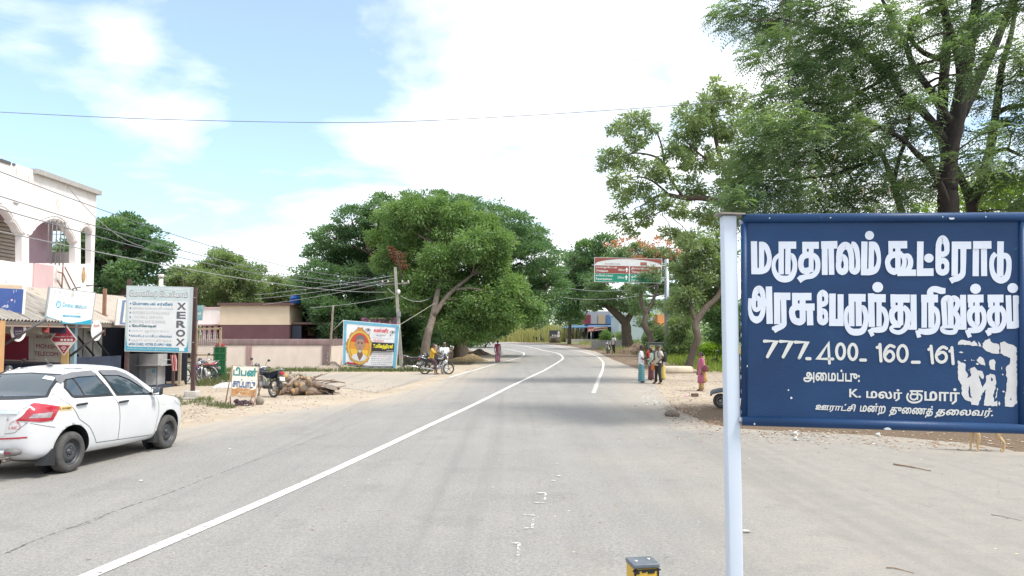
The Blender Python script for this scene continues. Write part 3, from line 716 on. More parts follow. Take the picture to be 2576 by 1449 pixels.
 def jag(l):
  o=[]
  for a,b in zip(l,l[1:]+l[:1]):
   k=max(1,int(math.dist(a,b)/24))
   for i in range(k):
    e=7 if i else 0;o.append((a[0]+(b[0] -a[0])*i/k+random.uniform(-e,e),a[1]+(b[1] -a[1])*i/k+random.uniform(-e,e)))
  return o
 def torn(l,holes=()):
  st[0]+=1;loops=[jag(l)]+[jag(list(h)) for h in holes]
  tr=tessellate_polygon([[Vector((p[0],p[1],0)) for p in q] for q in loops])
  pp.add([on(6,p[0],p[1],0.001) for q in loops for p in q],[tuple(t) for t in tr])
 torn([(1055,170),(1058,135),(1100,100),(1160,105),(1220,115),(1250,140),(1290,110),(1325,150),(1335,190),(1200,172)])
 torn([(1340,120),(1370,150),(1388,195),(1350,190)])
 torn([(1400,200),(1405,150),(1440,105),(1510,82),(1530,130),(1600,150),(1640,170),(1645,290),(1560,292),(1480,268),(1430,232)])
 torn([(1652,140),(1710,120),(1780,160),(1840,175),(1885,210),(1890,1000),(1840,1045),(1718,1040),(1715,920),(1742,800),(1755,640),(1732,600),(1738,480),(1785,445),(1795,355),(1700,320),(1655,290)],[[(1800,930),(1812,900),(1815,950),(1790,955)]])
 torn([(1055,390),(1100,420),(1160,440),(1160,530),(1200,590),(1180,640),(1240,610),(1232,500),(1290,480),(1330,530),(1400,540),(1425,620),(1412,655),(1372,620),(1345,585),(1380,700),(1400,780),(1425,735),(1450,700),(1452,620),(1510,575),(1580,600),(1596,680),(1582,800),(1552,900),(1572,980),(1610,960),(1612,1038),(1420,1022),(1440,900),(1452,800),(1400,850),(1372,950),(1340,1028),(1250,1020),(1232,970),(1150,940),(1112,880),(1110,740),(1060,660)],[[(1215,720),(1225,780),(1235,880),(1255,925),(1215,910),(1202,820)],[(1525,625),(1555,660),(1535,692),(1522,670)]])
 torn([(1318,385),(1370,335),(1420,370),(1440,465),(1370,440)]);torn([(1510,385),(1560,372),(1582,400),(1582,530),(1510,505),(1495,450)]);torn([(1590,900),(1612,775),(1625,800),(1600,920),(1580,925)])
 for q in [(1100,275,35,14),(1330,440,24,18),(1640,1000,16,34),(1690,590,12,14),(1155,390,20,8),(1250,385,12,12),(1675,500,6,28),(1700,830,22,14),(1280,390,10,6)]:
  torn([(q[0] -q[2],q[1]),(q[0],q[1] -q[3]),(q[0]+q[2],q[1]+3),(q[0]+2,q[1]+q[3])])
 pp.build('torn_poster',mat('old_paper',(0.62,0.61,0.61),0.8,col2=(0.54,0.53,0.53),scale=20),root,True,fixn=False)
 ch=MB()                                               # chips and bird droppings
 for (x,y,a,b) in [(2386,552,8,3),(2228,1077,11,4),(2365,548,2,2),(2472,548,2,2),(1933,551,2,1.5),(2085,550,2,1.5),(1895,1105 -40,2,3),(1980,980,3,2),(1987,1000,3,3),(1877,920,1.5,3),(2430,930,1.5,1)]:
  ch.add([plane_hit(x+a*math.cos(k*.785)*random.uniform(.6,1.2),y+b*math.sin(k*.785)*random.uniform(.6,1.2),TL,n)+n*0.0245 for k in range(8)],[tuple(range(8))])
 ch.build('paint_chip',plain((0.62,0.66,0.70),0.7),root,True,fixn=False)
name_board()

def bollard():
 Y=3.42;c=P(1616,1412,Y);s=0.112;h=Z_(1418,Y -0.05)
 root=thing('bollard','short square yellow bollard with chipped paint and grey screwed cap','bollard',(c.x,Y,0),R(9))
 mb=MB();mb.box((0,0,h/2 -0.01),(s,s,h -0.02),bev=0.006);mb.build('post',mat('chipped_yellow',(0.58,0.37,0.03),0.5,col2=(0.50,0.31,0.03),scale=10,col3=(0.018,0.016,0.02),scale3=13,thr3=0.57),root)
 ed=MB()                                               # bare black metal along the upper edges
 for i in range(9):
  x=-s/2+s*i/8;d=random.uniform(.006,.022);ed.box((x*.96,-s/2 -.0012,h -.022 -d/2),(s/8+.003,.002,d))
 for i in range(10):
  z=h -.03 -i*.02
  for sx in (-1,1):ed.box((sx*(s/2 -.005),-s/2 -.0012,z),(random.uniform(.005,.014),.002,.022))
 ed.build('bare_metal',plain((0.015,0.014,0.018),0.6),root)
 cp=MB();cp.box((0,0,h -0.009),(s+.006,s+.006,.018),bev=.004);co=cp.build('cap',mat('grey_steel',(0.16,0.18,0.21),0.45,col2=(0.12,0.14,0.16),scale=20,metal=.3),root)
 for x,y in ((-.032,-.01),(.032,.012)):
  sc=MB();sc.lathe([(0.0075,0),(0.0085,.002),(.005,.005),(.0,.0055)],14,M=Matrix.Translation((x,y,h)));sc.build('screw',plain((.7,.7,.7),.3,.8),co)
bollard()
# ------------------------------------------------------------------ trees and plants
def leaf_arrays(pos,dirs,length,width,droop=0.0):
 """one pointed leaf per row: pos is its base, dirs its direction"""
 n=len(pos);dirs=dirs.copy();dirs[:,2] -=droop
 dirs/=np.linalg.norm(dirs,axis=1,keepdims=True)+1e-9
 rnd=RNG.normal(size=(n,3));side=np.cross(dirs,rnd);side/=np.linalg.norm(side,axis=1,keepdims=True)+1e-9
 L=length[:,None];Wd=width[:,None]
 v=np.empty((n,4,3));v[:,0]=pos;v[:,1]=pos+dirs*L*.5+side*Wd*.5;v[:,2]=pos+dirs*L;v[:,3]=pos+dirs*L*.5 -side*Wd*.5
 return v.reshape(-1,3)
def quads_obj(name,verts,material,parent,mats=None,mi=None):
 n=len(verts)//4;me=bpy.data.meshes.new(name)
 off=np.array(parent_loc(parent)) if parent else np.zeros(3)
 me.vertices.add(n*4);me.vertices.foreach_set('co',(verts -off).astype(np.float32).ravel())
 me.loops.add(n*4);me.loops.foreach_set('vertex_index',np.arange(n*4,dtype=np.int32))
 me.polygons.add(n);me.polygons.foreach_set('loop_start',np.arange(0,n*4,4,dtype=np.int32));me.polygons.foreach_set('loop_total',np.full(n,4,dtype=np.int32))
 for m_ in (mats or [material]):me.materials.append(m_)
 if mi is not None:me.polygons.foreach_set('material_index',mi.astype(np.int32))
 me.update(calc_edges=True);me.validate()
 o=bpy.data.objects.new(name,me);COL.objects.link(o);o.parent=parent;return o
def unit(n):
 a=RNG.normal(size=(n,3));return a/np.linalg.norm(a,axis=1,keepdims=True)
def crown_leaves(clumps,n_tuft,n_leaf,tuft_r,lsize,lwid,droop=0.25,shell=0.62,flat=0.55,up=0.35):
 """clumps: (centre, radii); tufts sit near the surface of each clump and carry the leaves"""
 out=[];tufts=[]
 vol=np.array([c[1][0]*c[1][1]+c[1][1]*c[1][2]+c[1][0]*c[1][2] for c in clumps]);share=vol/vol.sum()
 for (c,r),w in zip(clumps,share):
  k=max(2,int(round(n_tuft*w)));u=unit(k);rad=shell+(1 -shell)*RNG.random(k)**0.6
  t=np.array(c)+u*np.array(r)*rad[:,None]*(0.9+0.2*RNG.random((k,1)))
  tufts.append((t,u))
 T=np.concatenate([t for t,u in tufts]);U=np.concatenate([u for t,u in tufts])
 m_=n_leaf;size=tuft_r*(0.6+0.8*RNG.random(len(T)))
 d=unit(len(T)*m_).reshape(len(T),m_,3);d=d*np.array([1,1,flat])*(RNG.random((len(T),m_,1))**0.5)
 p=T[:,None,:]+d*size[:,None,None]
 ld=d*0.9+U[:,None,:]*0.5+RNG.normal(size=d.shape)*0.35;ld[:,:,2]+=up*0.5
 p=p.reshape(-1,3);ld=ld.reshape(-1,3)
 n=len(p);L=lsize*(0.6+0.8*RNG.random(n));Wd=lwid*(0.6+0.8*RNG.random(n))
 return leaf_arrays(p,ld,L,Wd,droop),T
def limb(mb,a,b,r0,r1,sag=0.0,wob=0.12,k=7,n=7):
 a,b=Vector(a),Vector(b);L=(b -a).length;pts=[];rs=[]
 ph=random.uniform(0,6.28);ax=(b -a).cross(Vector((0,0,1)));ax=ax.normalized() if ax.length>1e-3 else Vector((1,0,0));ay=ax.cross((b -a).normalized())
 for i in range(k+1):
  t=i/k;w=math.sin(t*math.pi)*wob*L
  pts.append(a+(b -a)*t+ax*math.sin(ph+t*5)*w*.5+ay*math.cos(ph+t*4)*w*.5+Vector((0,0,sag*L*math.sin(t*math.pi))));rs.append(r0+(r1 -r0)*t)
 mb.tube(pts,rs,n);return pts
def path(mb,pts,rs,n=10,sub=5):
 p,w=smooth_pts(pts,False,sub,list(rs));w=[x*random.uniform(.93,1.07) for x in w];mb.tube(p,w,n);return p,w
BARK=mat('bark',(0.115,0.088,0.068),0.95,col2=(0.055,0.042,0.034),scale=5,bump=1.0,bscale=14,stretch=(3,3,.7))
BARKL=mat('pale_bark',(0.20,0.165,0.135),0.95,col2=(0.10,0.08,0.065),scale=4,bump=1.0,bscale=12,stretch=(3,3,.7))
def tree(name,label,base,trunks,clumps,lm,n_tuft,n_leaf,tuft_r,ls,lw,group=None,bark=BARK,limbs=True,droop=.25,shell=.62,flat=.55,up=.35,limb_r=0.09,flowers=None,twig=True,maxlimb=99):
 """trunks: list of (points, radii) in world space"""
 root=thing(name,label,'tree',base,0,group)
 tb=MB();nodes=[];base=(base[0],base[1],gz(base[1]));root.location=base
 p0=Vector(trunks[0][0][0]);r0_=trunks[0][1][0]
 if p0.z>gz(p0.y)+.04 and name !='dying_bough':trunks=[([Vector((p0.x,p0.y,gz(p0.y) -.12))]+[Vector(q) for q in trunks[0][0]],[r0_*1.12]+list(trunks[0][1]))]+list(trunks[1:])
 for pts,rs in trunks:
  p,w=path(tb,pts,rs,12);nodes+=list(zip(p,w))
 tk=tb.build('trunk',bark,root,True)
 zlow=min(c[0][2] -c[1][2] for c in clumps)
 if limbs:
  lb=MB()
  zb_=Vector(base).z;zt_=max(c[0][2] for c in clumps);big=[c for c in sorted(clumps,key=lambda c:-c[1][0]*c[1][2]) if zt_ -zb_<7 or c[0][2] -zb_>.36*(zt_ -zb_)][:maxlimb]
  for c,r in big:
   c=Vector(c);cand=[(p,w) for p,w in nodes if p.z<c.z+0.3] or nodes
   p,w=min(cand,key=lambda q:(q[0] -c).length+0.35*max(0,q[0].z -c.z+r[2]))
   q=limb(lb,p,c,min(w*.75,limb_r),limb_r*.3)
   if twig:
    for j in range(5):
     u=Vector(unit(1)[0]);e=c+Vector((u.x*r[0],u.y*r[1],u.z*r[2]))*.85
     limb(lb,q[-1 -(j % 3)],e,limb_r*.28,limb_r*.07,k=5,n=5)
  lb.build('branches',bark,root,True)
 v,T=crown_leaves(clumps,n_tuft,n_leaf,tuft_r,ls,lw,droop,shell,flat,up)
 quads_obj('crown',v,lm,root)
 if flowers:
  fm,fcl,k=flowers;v2,_=crown_leaves(fcl,k,26,tuft_r*.8,ls*.8,lw*1.3,0.0,.8,.5,.8);quads_obj('blossom',v2,fm,root)
 return root
def pc(px,py,Y,rx,rz,ry=None,dY=0):
 """a clump seen at a pixel, sized in pixels, at depth Y"""
 q=P(px,py,Y+dY);s=(Y+dY)/FPX
 return (tuple(q),(rx*s,(ry if ry else rx)*s,rz*s))
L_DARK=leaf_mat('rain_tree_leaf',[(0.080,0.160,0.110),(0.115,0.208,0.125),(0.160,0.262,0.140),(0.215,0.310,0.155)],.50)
L_NEEM=leaf_mat('neem_leaf',[(0.100,0.190,0.078),(0.150,0.255,0.096),(0.205,0.315,0.115),(0.275,0.37,0.14)],.42)
L_TAM=leaf_mat('feathery_leaf',[(0.110,0.175,0.120),(0.150,0.228,0.142),(0.200,0.285,0.160),(0.26,0.34,0.18)],.45)
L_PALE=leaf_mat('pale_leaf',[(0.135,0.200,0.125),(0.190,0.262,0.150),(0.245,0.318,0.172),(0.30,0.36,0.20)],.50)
L_YEL=leaf_mat('yellow_green_leaf',[(0.120,0.228,0.030),(0.204,0.324,0.042),(0.300,0.396,0.054)],.45)
L_BUSH=leaf_mat('bush_leaf',[(0.049,0.140,0.035),(0.098,0.224,0.049),(0.168,0.308,0.070)],.35)
FLAME=leaf_mat('flame_blossom',[(0.36,0.13,0.08),(0.50,0.21,0.14),(0.56,0.33,0.23)],.3)
DRY=leaf_mat('dry_leaf',[(0.11,0.06,0.04),(0.18,0.085,0.055),(0.24,0.14,0.085)],.3)
random.seed(21)
# the big dome behind the banner: a dark spreading tree and a lighter one in front of it
Yd=60.0
dome=[]
def dome_clumps(pts,Y,rr,depth):
 for (x,y) in pts:dome.append(pc(x,y,Y,rr*random.uniform(.85,1.2),rr*random.uniform(.6,.8),rr,random.uniform(-depth,depth)))
dome_clumps([(960,528),(1030,516),(1100,514),(1170,520),(1235,540),(1290,565),(1330,600),(1358,640),(1372,685),(1376,728),(885,556),(838,598),(812,640),(792,690)],Yd,48,2.5)
dome_clumps([(905,600),(960,580),(870,650),(930,640),(850,705),(905,700),(815,745),(870,760),(835,790),(930,755),(890,800),(850,825),(960,800),(1310,660),(1320,720),(1340,770),(1290,600),(1010,560),(1100,555),(1200,570)],Yd,46,3.5)
dome_clumps([(900,660),(950,700),(860,760),(1000,620),(1050,600)],Yd+4,55,2)
dome_clumps([(790,725),(800,780),(830,820),(880,845),(930,830),(985,800),(1010,770),(960,770),(1050,800),(905,780),(850,790),(1000,840),(1060,840)],Yd+5,44,2)
dome_clumps([(1000,690),(1040,730),(1080,690),(1060,780),(1110,830),(1120,700),(985,745),(815,770),(825,805),(850,835),(800,720)],Yd -1,40,1.5)
dome_clumps([(1300,790),(1250,815),(1210,830),(1345,800)],Yd+3,38,2)
bt=G(1160,903);z0=gz(58)
rt=[([P(1160,906,59),P(1158,860,59),P(1152,820,59),P(1130,780,59.5),P(1090,740,60)],[.62,.5,.47,.42,.3]),([P(1152,820,59),P(1180,770,59),P(1240,700,60),P(1300,640,61)],[.42,.36,.25,.14]),
      ([P(1130,780,59.5),P(1060,745,60),P(1000,690,60),P(930,640,60)],[.42,.34,.24,.12]),([P(1130,785,59.5),P(1060,770,59),P(985,735,59),P(900,720,59)],[.3,.26,.2,.1])]
tree('rain_tree','huge dark dome-shaped spreading tree behind the banner',(P(1160,906,59).x,59,z0),rt,dome,L_DARK,3100,66,0.62,0.22,0.10,limb_r=.2,flat=.4,maxlimb=24)
ne=[]
for (x,y,r) in [(985,545,34),(1040,530,38),(1100,528,36),(1160,545,38),(1215,570,36),(1250,612,38),(1010,590,38),(1070,580,42),(1130,590,42),(1190,615,42),(1235,660,38),(985,640,32),(1040,640,38),(1100,650,42),(1160,670,44),(1215,700,42),
                  (1260,690,36),(1270,735,36),(1080,705,38),(1140,725,42),(1200,755,42),(1250,775,38),(1300,755,34),(1130,780,36),(1180,800,36),(1070,760,30),(1225,805,32),(1145,820,26),(1285,800,28),(1330,790,24),(1010,690,26),(1005,730,24),(1030,755,22),(1120,745,28),(1150,770,28),(1060,725,24),(1110,800,20),(1165,835,22),(1205,835,22),(1345,760,22),(1300,720,26),(1105,735,30),(1085,770,18),(1135,700,30),(1150,745,30),(1125,820,18),(960,600,26),(955,660,20)]:
 ne.append(pc(x,y,52.5,r*random.uniform(.9,1.1),r*random.uniform(.8,1.0),r*1.1,random.uniform(-1.5,1.5)))
nb=P(1070,897,50)
tree('neem_tree','light green leafy tree with leaning grey trunk beside the banner',(nb.x,50,gz(50)),[([P(1070,899,50),P(1071,870,50),P(1078,835,50),P(1088,800,50.5),P(1098,750,51),P(1110,690,52),P(1120,620,52.5)],[.36,.28,.25,.22,.2,.16,.1]),([P(1090,795,50.5),P(1130,740,51),P(1190,690,52)],[.18,.15,.08])],
     ne,L_NEEM,1800,74,0.50,0.21,0.085,bark=BARKL,limb_r=.11,droop=.55,flat=.75,maxlimb=20)
b2=P(1045,895,54)
d2=[pc(1004,645,51.2,13,14),pc(990,628,51.2,9,8),pc(1012,662,51.2,8,10)]
tree('dying_bough','brown withered leaf cluster hanging at the left of the light green tree',tuple(P(1000,640,50.5)),[([P(1010,700,51),P(1003,660,50.5),P(996,632,50.5)],[.06,.04,.02])],d2,DRY,22,30,.3,.2,.09,limbs=False)
def bush(name,label,base,cl,lm,nt_,nl,tr_,ls,lw,group=None,cat='bush',droop=.2,stems=True):
 root=thing(name,label,cat,base,0,group)
 if stems:
  mb=MB()
  for c,r in cl[:8]:limb(mb,(base[0]+random.uniform(-.15,.15),base[1],base[2]),c,.03,.008,k=5,n=5)
  mb.build('stem',BARK,root,True)
 v,_=crown_leaves(cl,nt_,nl,tr_,ls,lw,droop,.3,.8,.5);quads_obj('foliage',v,lm,root);return root
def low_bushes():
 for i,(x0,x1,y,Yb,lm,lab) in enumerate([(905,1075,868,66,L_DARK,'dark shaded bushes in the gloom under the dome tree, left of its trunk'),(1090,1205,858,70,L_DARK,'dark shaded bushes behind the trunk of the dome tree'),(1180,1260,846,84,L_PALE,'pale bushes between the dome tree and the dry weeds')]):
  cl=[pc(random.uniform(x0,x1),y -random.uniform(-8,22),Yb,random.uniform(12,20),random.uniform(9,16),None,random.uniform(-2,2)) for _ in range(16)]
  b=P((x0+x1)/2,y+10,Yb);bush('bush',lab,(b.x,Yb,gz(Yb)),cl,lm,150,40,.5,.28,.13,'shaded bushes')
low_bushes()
# trees at the left, behind the white building
lt_=[pc(x,y,46,r,r*.8,r,random.uniform(-1.5,1.5)) for x,y,r in [(280,575,34),(330,570,36),(375,600,32),(255,620,32),(305,620,38),(355,640,38),(395,650,28),(270,670,36),(320,685,38),(250,720,34),(370,690,30),(300,735,30),(215,600,34),(215,660,36),(190,630,34),(160,650,30),(410,625,18)]]
tree('rain_tree','dark green tree rising behind the white arched building',(P(290,846,46).x,46,gz(46)),[([P(300,870,46),P(298,790,46),P(312,735,46),P(318,690,46),P(300,630,46)],[.3,.26,.22,.18,.1]),([P(300,770,46),P(270,710,46),P(255,650,46)],[.2,.15,.08])],lt_,L_DARK,620,52,.5,.22,.11,limb_r=.1,flat=.45)
def wood(label,pts,Y,lm,nt_,trunk_px,base_py=860,group=None,nl=48,tr_=.55,ls=.24,lw=.11,spread=1.5,bark=BARK,shell=.5):
 cl=[pc(x,y,Y,r,r*.82,r,random.uniform(-spread,spread)) for x,y,r in pts]
 cx_=sum(p[0] for p in pts)/len(pts)
 tops=[([P(trunk_px,base_py,Y),P(trunk_px+4,(base_py+pts[0][1])/2,Y),P(pts[0][0],pts[0][1],Y)],[.24,.17,.07])]
 return tree('broadleaf_tree',label,(P(trunk_px,base_py,Y).x,Y,gz(Y)),tops,cl,lm,nt_,nl,tr_,ls,lw,group,limb_r=.08,bark=bark,shell=shell)
wood('pale loose tree behind the grey telecom board',[(455,690,26),(480,725,30),(440,740,26),(510,700,26),(470,770,28),(425,780,22),(430,705,16)],62,L_PALE,260,470)
wood('pale green tall tree with thin top above the beige building',[(555,650,26),(585,665,28),(535,680,26),(610,690,28),(570,705,34),(535,725,30),(600,735,34),(640,710,24),(560,750,30),(620,755,28),(520,760,24),(550,632,14),(512,672,16),(650,680,14)],66,L_PALE,480,580)
wood('small light green tree left of the blue water tank',[(690,715,26),(720,730,26),(665,740,24),(740,755,24),(700,760,26),(755,770,22),(648,765,20),(735,705,12)],72,L_PALE,300,700)
wood('yellow green tree between the water tank and the dome tree',[(775,765,20),(790,790,18),(770,800,20),(800,812,16)],68,L_YEL,120,778)
# right-hand side: row of trees along the road, far to near
wood('dark spreading tree behind the direction sign, farthest along the road',[(1440,650,26),(1475,628,26),(1520,612,26),(1430,690,26),(1470,670,30),(1510,655,30),(1415,725,24),(1450,715,30),(1490,705,28),(1420,765,24),(1455,760,26),(1400,695,18),(1480,750,24),(1515,740,26),(1445,800,20),(1415,800,18)],96,L_DARK,620,1432,862,tr_=.75,ls=.32,lw=.16,spread=3)
fl=[pc(x,y,78,r,r*.6,r,random.uniform(-2,2)) for x,y,r in [(1560,640,30),(1610,630,30),(1660,640,30),(1540,690,28),(1700,655,26),(1590,740,30),(1540,750,28),(1500,760,26),(1640,720,28),(1690,730,28),(1570,770,24),(1610,780,18),(1725,700,24),(1500,715,22),(1640,765,18)]]
fb=[pc(x,y,77,24,9,24,random.uniform(-2,2)) for x,y in [(1545,612),(1580,606),(1625,612),(1665,606),(1700,622),(1600,640),(1650,632),(1690,642),(1720,630)]]
tree('flame_tree','tree with red blossom and forked dark trunk behind the direction sign',(P(1578,872,78).x,78,gz(78)),[([P(1580,874,78),P(1576,842,78),P(1572,812,78),P(1545,785,78),P(1515,760,78),P(1490,745,78)],[.62,.5,.46,.34,.24,.14]),([P(1573,815,78),P(1590,780,78),P(1585,745,78),P(1570,700,78)],[.34,.28,.22,.14])],fl,L_TAM,420,54,.7,.28,.11,limb_r=.14,flat=.35,flowers=(FLAME,fb,46),maxlimb=12)
sl=[pc(x,y,62,r,r*.7,r,random.uniform(-1.2,1.2)) for x,y,r in [(1640,690,20),(1665,680,20),(1600,715,20),(1690,770,22),(1710,740,20),(1600,770,16),(1620,810,14),(1700,800,18)]]
tree('slender_tree','slender pale tree with bare forked trunk left of the steel pole',(P(1640,874,62).x,62,gz(62)),[([P(1642,880,62),P(1634,845,62),P(1621,815,62),P(1625,788,62),P(1612,755,62),P(1614,720,62),P(1608,700,62)],[.28,.25,.24,.2,.16,.12,.06]),([P(1626,790,62),P(1645,750,62),P(1655,715,62),P(1672,690,62)],[.17,.13,.1,.05])],sl,L_TAM,150,46,.5,.2,.08,bark=BARKL,limb_r=.05)
yt=[pc(x,y,47,r,r*.8,r,random.uniform(-1.2,1.2)) for x,y,r in [(1730,610,26),(1765,625,28),(1800,605,26),(1745,660,28),(1790,660,30),(1720,700,24),(1765,700,30),(1810,700,28),(1735,745,26),(1780,750,28),(1815,745,24),(1700,760,20),(1705,670,16),(1730,790,20),(1820,640,26)]]
tree('leaning_tree','leaning brown-trunked tree with yellow green crown left of the white sign post',(P(1732,925,45).x,45,0),[([P(1732,926,45),P(1742,890,45),P(1755,850,45),P(1750,815,45.5),P(1775,775,46),P(1805,745,46.5),P(1822,690,47)],[.27,.2,.2,.21,.19,.16,.1]),([P(1752,815,45.5),P(1740,775,46),P(1730,720,47)],[.15,.1,.06])],yt,L_PALE,380,50,.42,.19,.085,limb_r=.07)
wood('dark shaded bushy tree right of the leaning trunk',[(1800,790,26),(1830,810,28),(1812,840,24),(1845,780,26),(1860,830,28)],50,L_DARK,170,1830,900)
# ------------------------------------------------------------------ the near feathery tree on the right and the pale tree beside it
def frond_arrays(pos,dirs,length,pairs,ll,lw):
 """pinnate sprays: small leaflets in two rows along a drooping stalk"""
 n=len(pos);d=dirs/np.linalg.norm(dirs,axis=1,keepdims=True)
 side=np.cross(d,np.array([0,0,1.0])+RNG.normal(size=(n,3))*.25);side/=np.linalg.norm(side,axis=1,keepdims=True)+1e-9
 out=[]
 for k in range(pairs):
  t=(k+.6)/pairs;p=pos+d*(length*t)[:,None];p[:,2] -=length*.45*t*t
  for s in (-1,1):
   ld=side*s+d*.55+RNG.normal(size=(n,3))*.16;ld[:,2] -=.18+.3*t
   L=ll*(0.8+.4*RNG.random(n))*(1.0 -.45*abs(t -.45))
   ld/=np.linalg.norm(ld,axis=1,keepdims=True);up=np.cross(ld,d);up/=np.linalg.norm(up,axis=1,keepdims=True)+1e-9
   sd_=np.cross(up,ld)*(lw*.5);v=np.empty((n,4,3))
   v[:,0]=p;v[:,1]=p+ld*(L*.5)[:,None]+sd_;v[:,2]=p+ld*L[:,None];v[:,3]=p+ld*(L*.5)[:,None] -sd_
   out.append(v)
 return np.stack(out,1).reshape(-1,3)
def frond_crown(clumps,n,bias,length,pairs,ll,lw,per=5):
 vol=np.array([c[1][0]*c[1][2] for c in clumps])**.9;share=vol/vol.sum();P_,D_=[],[]
 for (c,r),w in zip(clumps,share):
  k=max(3,int(n*w/per));u=unit(k);t=np.array(c)+u*np.array(r)*(RNG.random((k,1))**.42)
  for _ in range(per):
   P_.append(t+RNG.normal(size=t.shape)*.07);D_.append(u*.35+np.array(bias)+RNG.normal(size=t.shape)*.55)
 p=np.concatenate(P_);dd=np.concatenate(D_);dd[:,2]*=.55
 return frond_arrays(p,dd,length*(.7+.6*RNG.random(len(p))),pairs,ll,lw)
random.seed(5)
B1=[(1830,40,34),(1890,55,44),(1975,40,54),(2060,30,60),(1950,105,44),(1905,150,30),(2040,115,56),(2120,90,58),(2200,60,60),(2290,70,46),(2005,185,52),(2090,190,58),(2170,160,58),(2250,150,54),
      (1965,245,44),(2030,260,56),(2110,260,60),(2190,250,58),(2270,240,46),(1940,315,48),(2005,330,58),(2080,330,60),(2160,330,58),(2250,330,50),(1905,385,48),(1965,400,56),(2040,400,60),(2120,410,60),(2200,410,60),(2285,420,46),
      (1870,450,44),(1925,470,54),(2000,480,60),(2080,490,60),(2160,490,60),(2250,490,58),(1845,510,40),(1905,530,50),(2000,560,60),(2100,570,60),(2200,570,60),(2335,470,36),(2395,140,30),(2450,50,40),(2540,30,44),(2375,30,44),(2505,140,38),(2565,205,44),
      (2480,250,30),(2555,325,44),(2460,385,32),(2545,430,44),(2630,120,60),(2640,260,60),(2640,400,60),(2485,480,36),(2575,520,46),(2390,230,26),(2420,330,24),(2330,330,26),(2330,180,30)]
B1+=[(x,y,62) for x,y in [(1960,-60),(2080,-80),(2200,-90),(2320,-80),(2440,-90),(2560,-80),(2680,-60),(2140,-190),(2280,-210),(2420,-220),(2560,-200),(2700,-180)]]
cb=[]
for x,y,r in B1:
 cb.append(pc(x,y,18.2,r*random.uniform(.95,1.2),r*random.uniform(.75,.95),r*1.3,random.uniform(-1.7,1.7)))
for x,y,r in [(2450,190,34),(2420,110,32),(2480,420,28),(2500,330,26),(2350,400,32),(2470,60,34),(2330,260,34)]:cb.append(pc(x,y,17.0,r,r*.7,r,random.uniform(-.5,.3)))
bigbase=(P(2392,1070,19).x,19,0)
root=thing('feathery_tree','tall dark-limbed feathery tree filling the top right corner above the name board','tree',bigbase)
tb=MB();nodes=[]
def tp(pts,rs):
 p,w=path(tb,[P(*q) for q in pts],rs,12);nodes.extend(zip(p,w))
tp([(2372,1075,19),(2378,900,19),(2382,700,19),(2386,560,19),(2384,470,19)],[.34,.29,.27,.25,.24])
tp([(2384,480,19),(2388,400,19),(2405,310,18.9),(2422,220,18.8),(2436,130,18.7),(2452,40,18.6),(2466,-60,18.5),(2490,-180,18.5)],[.235,.2,.19,.175,.15,.13,.11,.07])
tp([(2386,420,19),(2372,330,19.3),(2372,240,19.5),(2378,150,19.6),(2382,60,19.6),(2360,-60,19.6)],[.15,.14,.13,.12,.1,.06])
tp([(2420,240,18.8),(2412,150,18.6),(2385,60,18.4),(2350,-40,18.3)],[.12,.1,.08,.05])
tp([(2420,290,18.9),(2460,200,18.9),(2500,120,18.8),(2540,20,18.8),(2570,-80,18.8)],[.13,.12,.1,.08,.05])
tp([(2440,1075,19.6),(2442,900,19.6),(2446,620,19.6),(2446,540,19.6),(2438,495,19.6),(2420,455,19.6),(2405,420,19.6)],[.2,.18,.15,.145,.12,.1,.08])
tp([(2446,520,19.6),(2460,480,19.6),(2478,430,19.6),(2490,380,19.6),(2500,320,19.6),(2510,250,19.6),(2520,170,19.6),(2545,80,19.6),(2560,-30,19.6)],[.12,.115,.13,.115,.105,.095,.08,.065,.04])
tp([(2514,280,19.6),(2545,268,19.6),(2590,262,19.4),(2650,220,19.2)],[.08,.065,.05,.03])
tp([(2490,395,19.6),(2525,375,19.5),(2570,392,19.4)],[.06,.05,.03])
tp([(2380,360,19),(2330,290,18.8),(2270,240,18.6),(2240,190,18.5),(2190,150,18.4),(2130,105,18.3),(2060,75,18.2),(1960,45,18.1)],[.13,.1,.09,.085,.075,.06,.045,.02])
tp([(2382,520,19),(2370,480,18.6),(2352,440,18.4),(2335,410,18.3),(2310,390,18.2),(2270,350,18.1),(2215,320,18),(2140,290,17.9),(2050,250,17.8)],[.12,.09,.085,.085,.07,.055,.045,.03,.015])
tp([(2250,480,19.2),(2270,540,19.3),(2285,640,19.3),(2290,1075,19.3)],[.07,.09,.11,.15])
tp([(2262,510,19.2),(2240,440,19),(2215,385,19),(2170,350,18.8),(2110,360,18.6)],[.08,.07,.06,.045,.02])
tp([(2245,470,19.2),(2262,400,19),(2285,330,18.8),(2290,270,18.6)],[.06,.05,.04,.02])
tp([(2370,150,18.6),(2320,130,18.4),(2290,90,18.3),(2295,40,18.2)],[.07,.06,.05,.03])
tp([(2395,320,19),(2350,240,18.4),(2300,170,18.2),(2270,90,18.0),(2230,20,17.9),(2190,-60,17.8)],[.12,.09,.075,.06,.045,.02])
tp([(2240,190,18.5),(2165,230,18.2),(2080,260,18.0),(2000,255,17.9)],[.05,.04,.03,.012])
tp([(2215,320,18),(2130,360,18),(2040,380,17.9),(1950,400,17.9)],[.04,.035,.025,.012])
tp([(2215,385,19),(2130,430,18.6),(2020,450,18.4),(1920,455,18.2),(1870,450,18.2)],[.05,.045,.035,.02,.01])
tb.build('trunk',mat('dark_bark',(0.048,0.040,0.036),0.95,col2=(0.024,0.020,0.019),scale=5,bump=1.0,bscale=18,stretch=(3,3,.7)),root,True)
lb=MB()
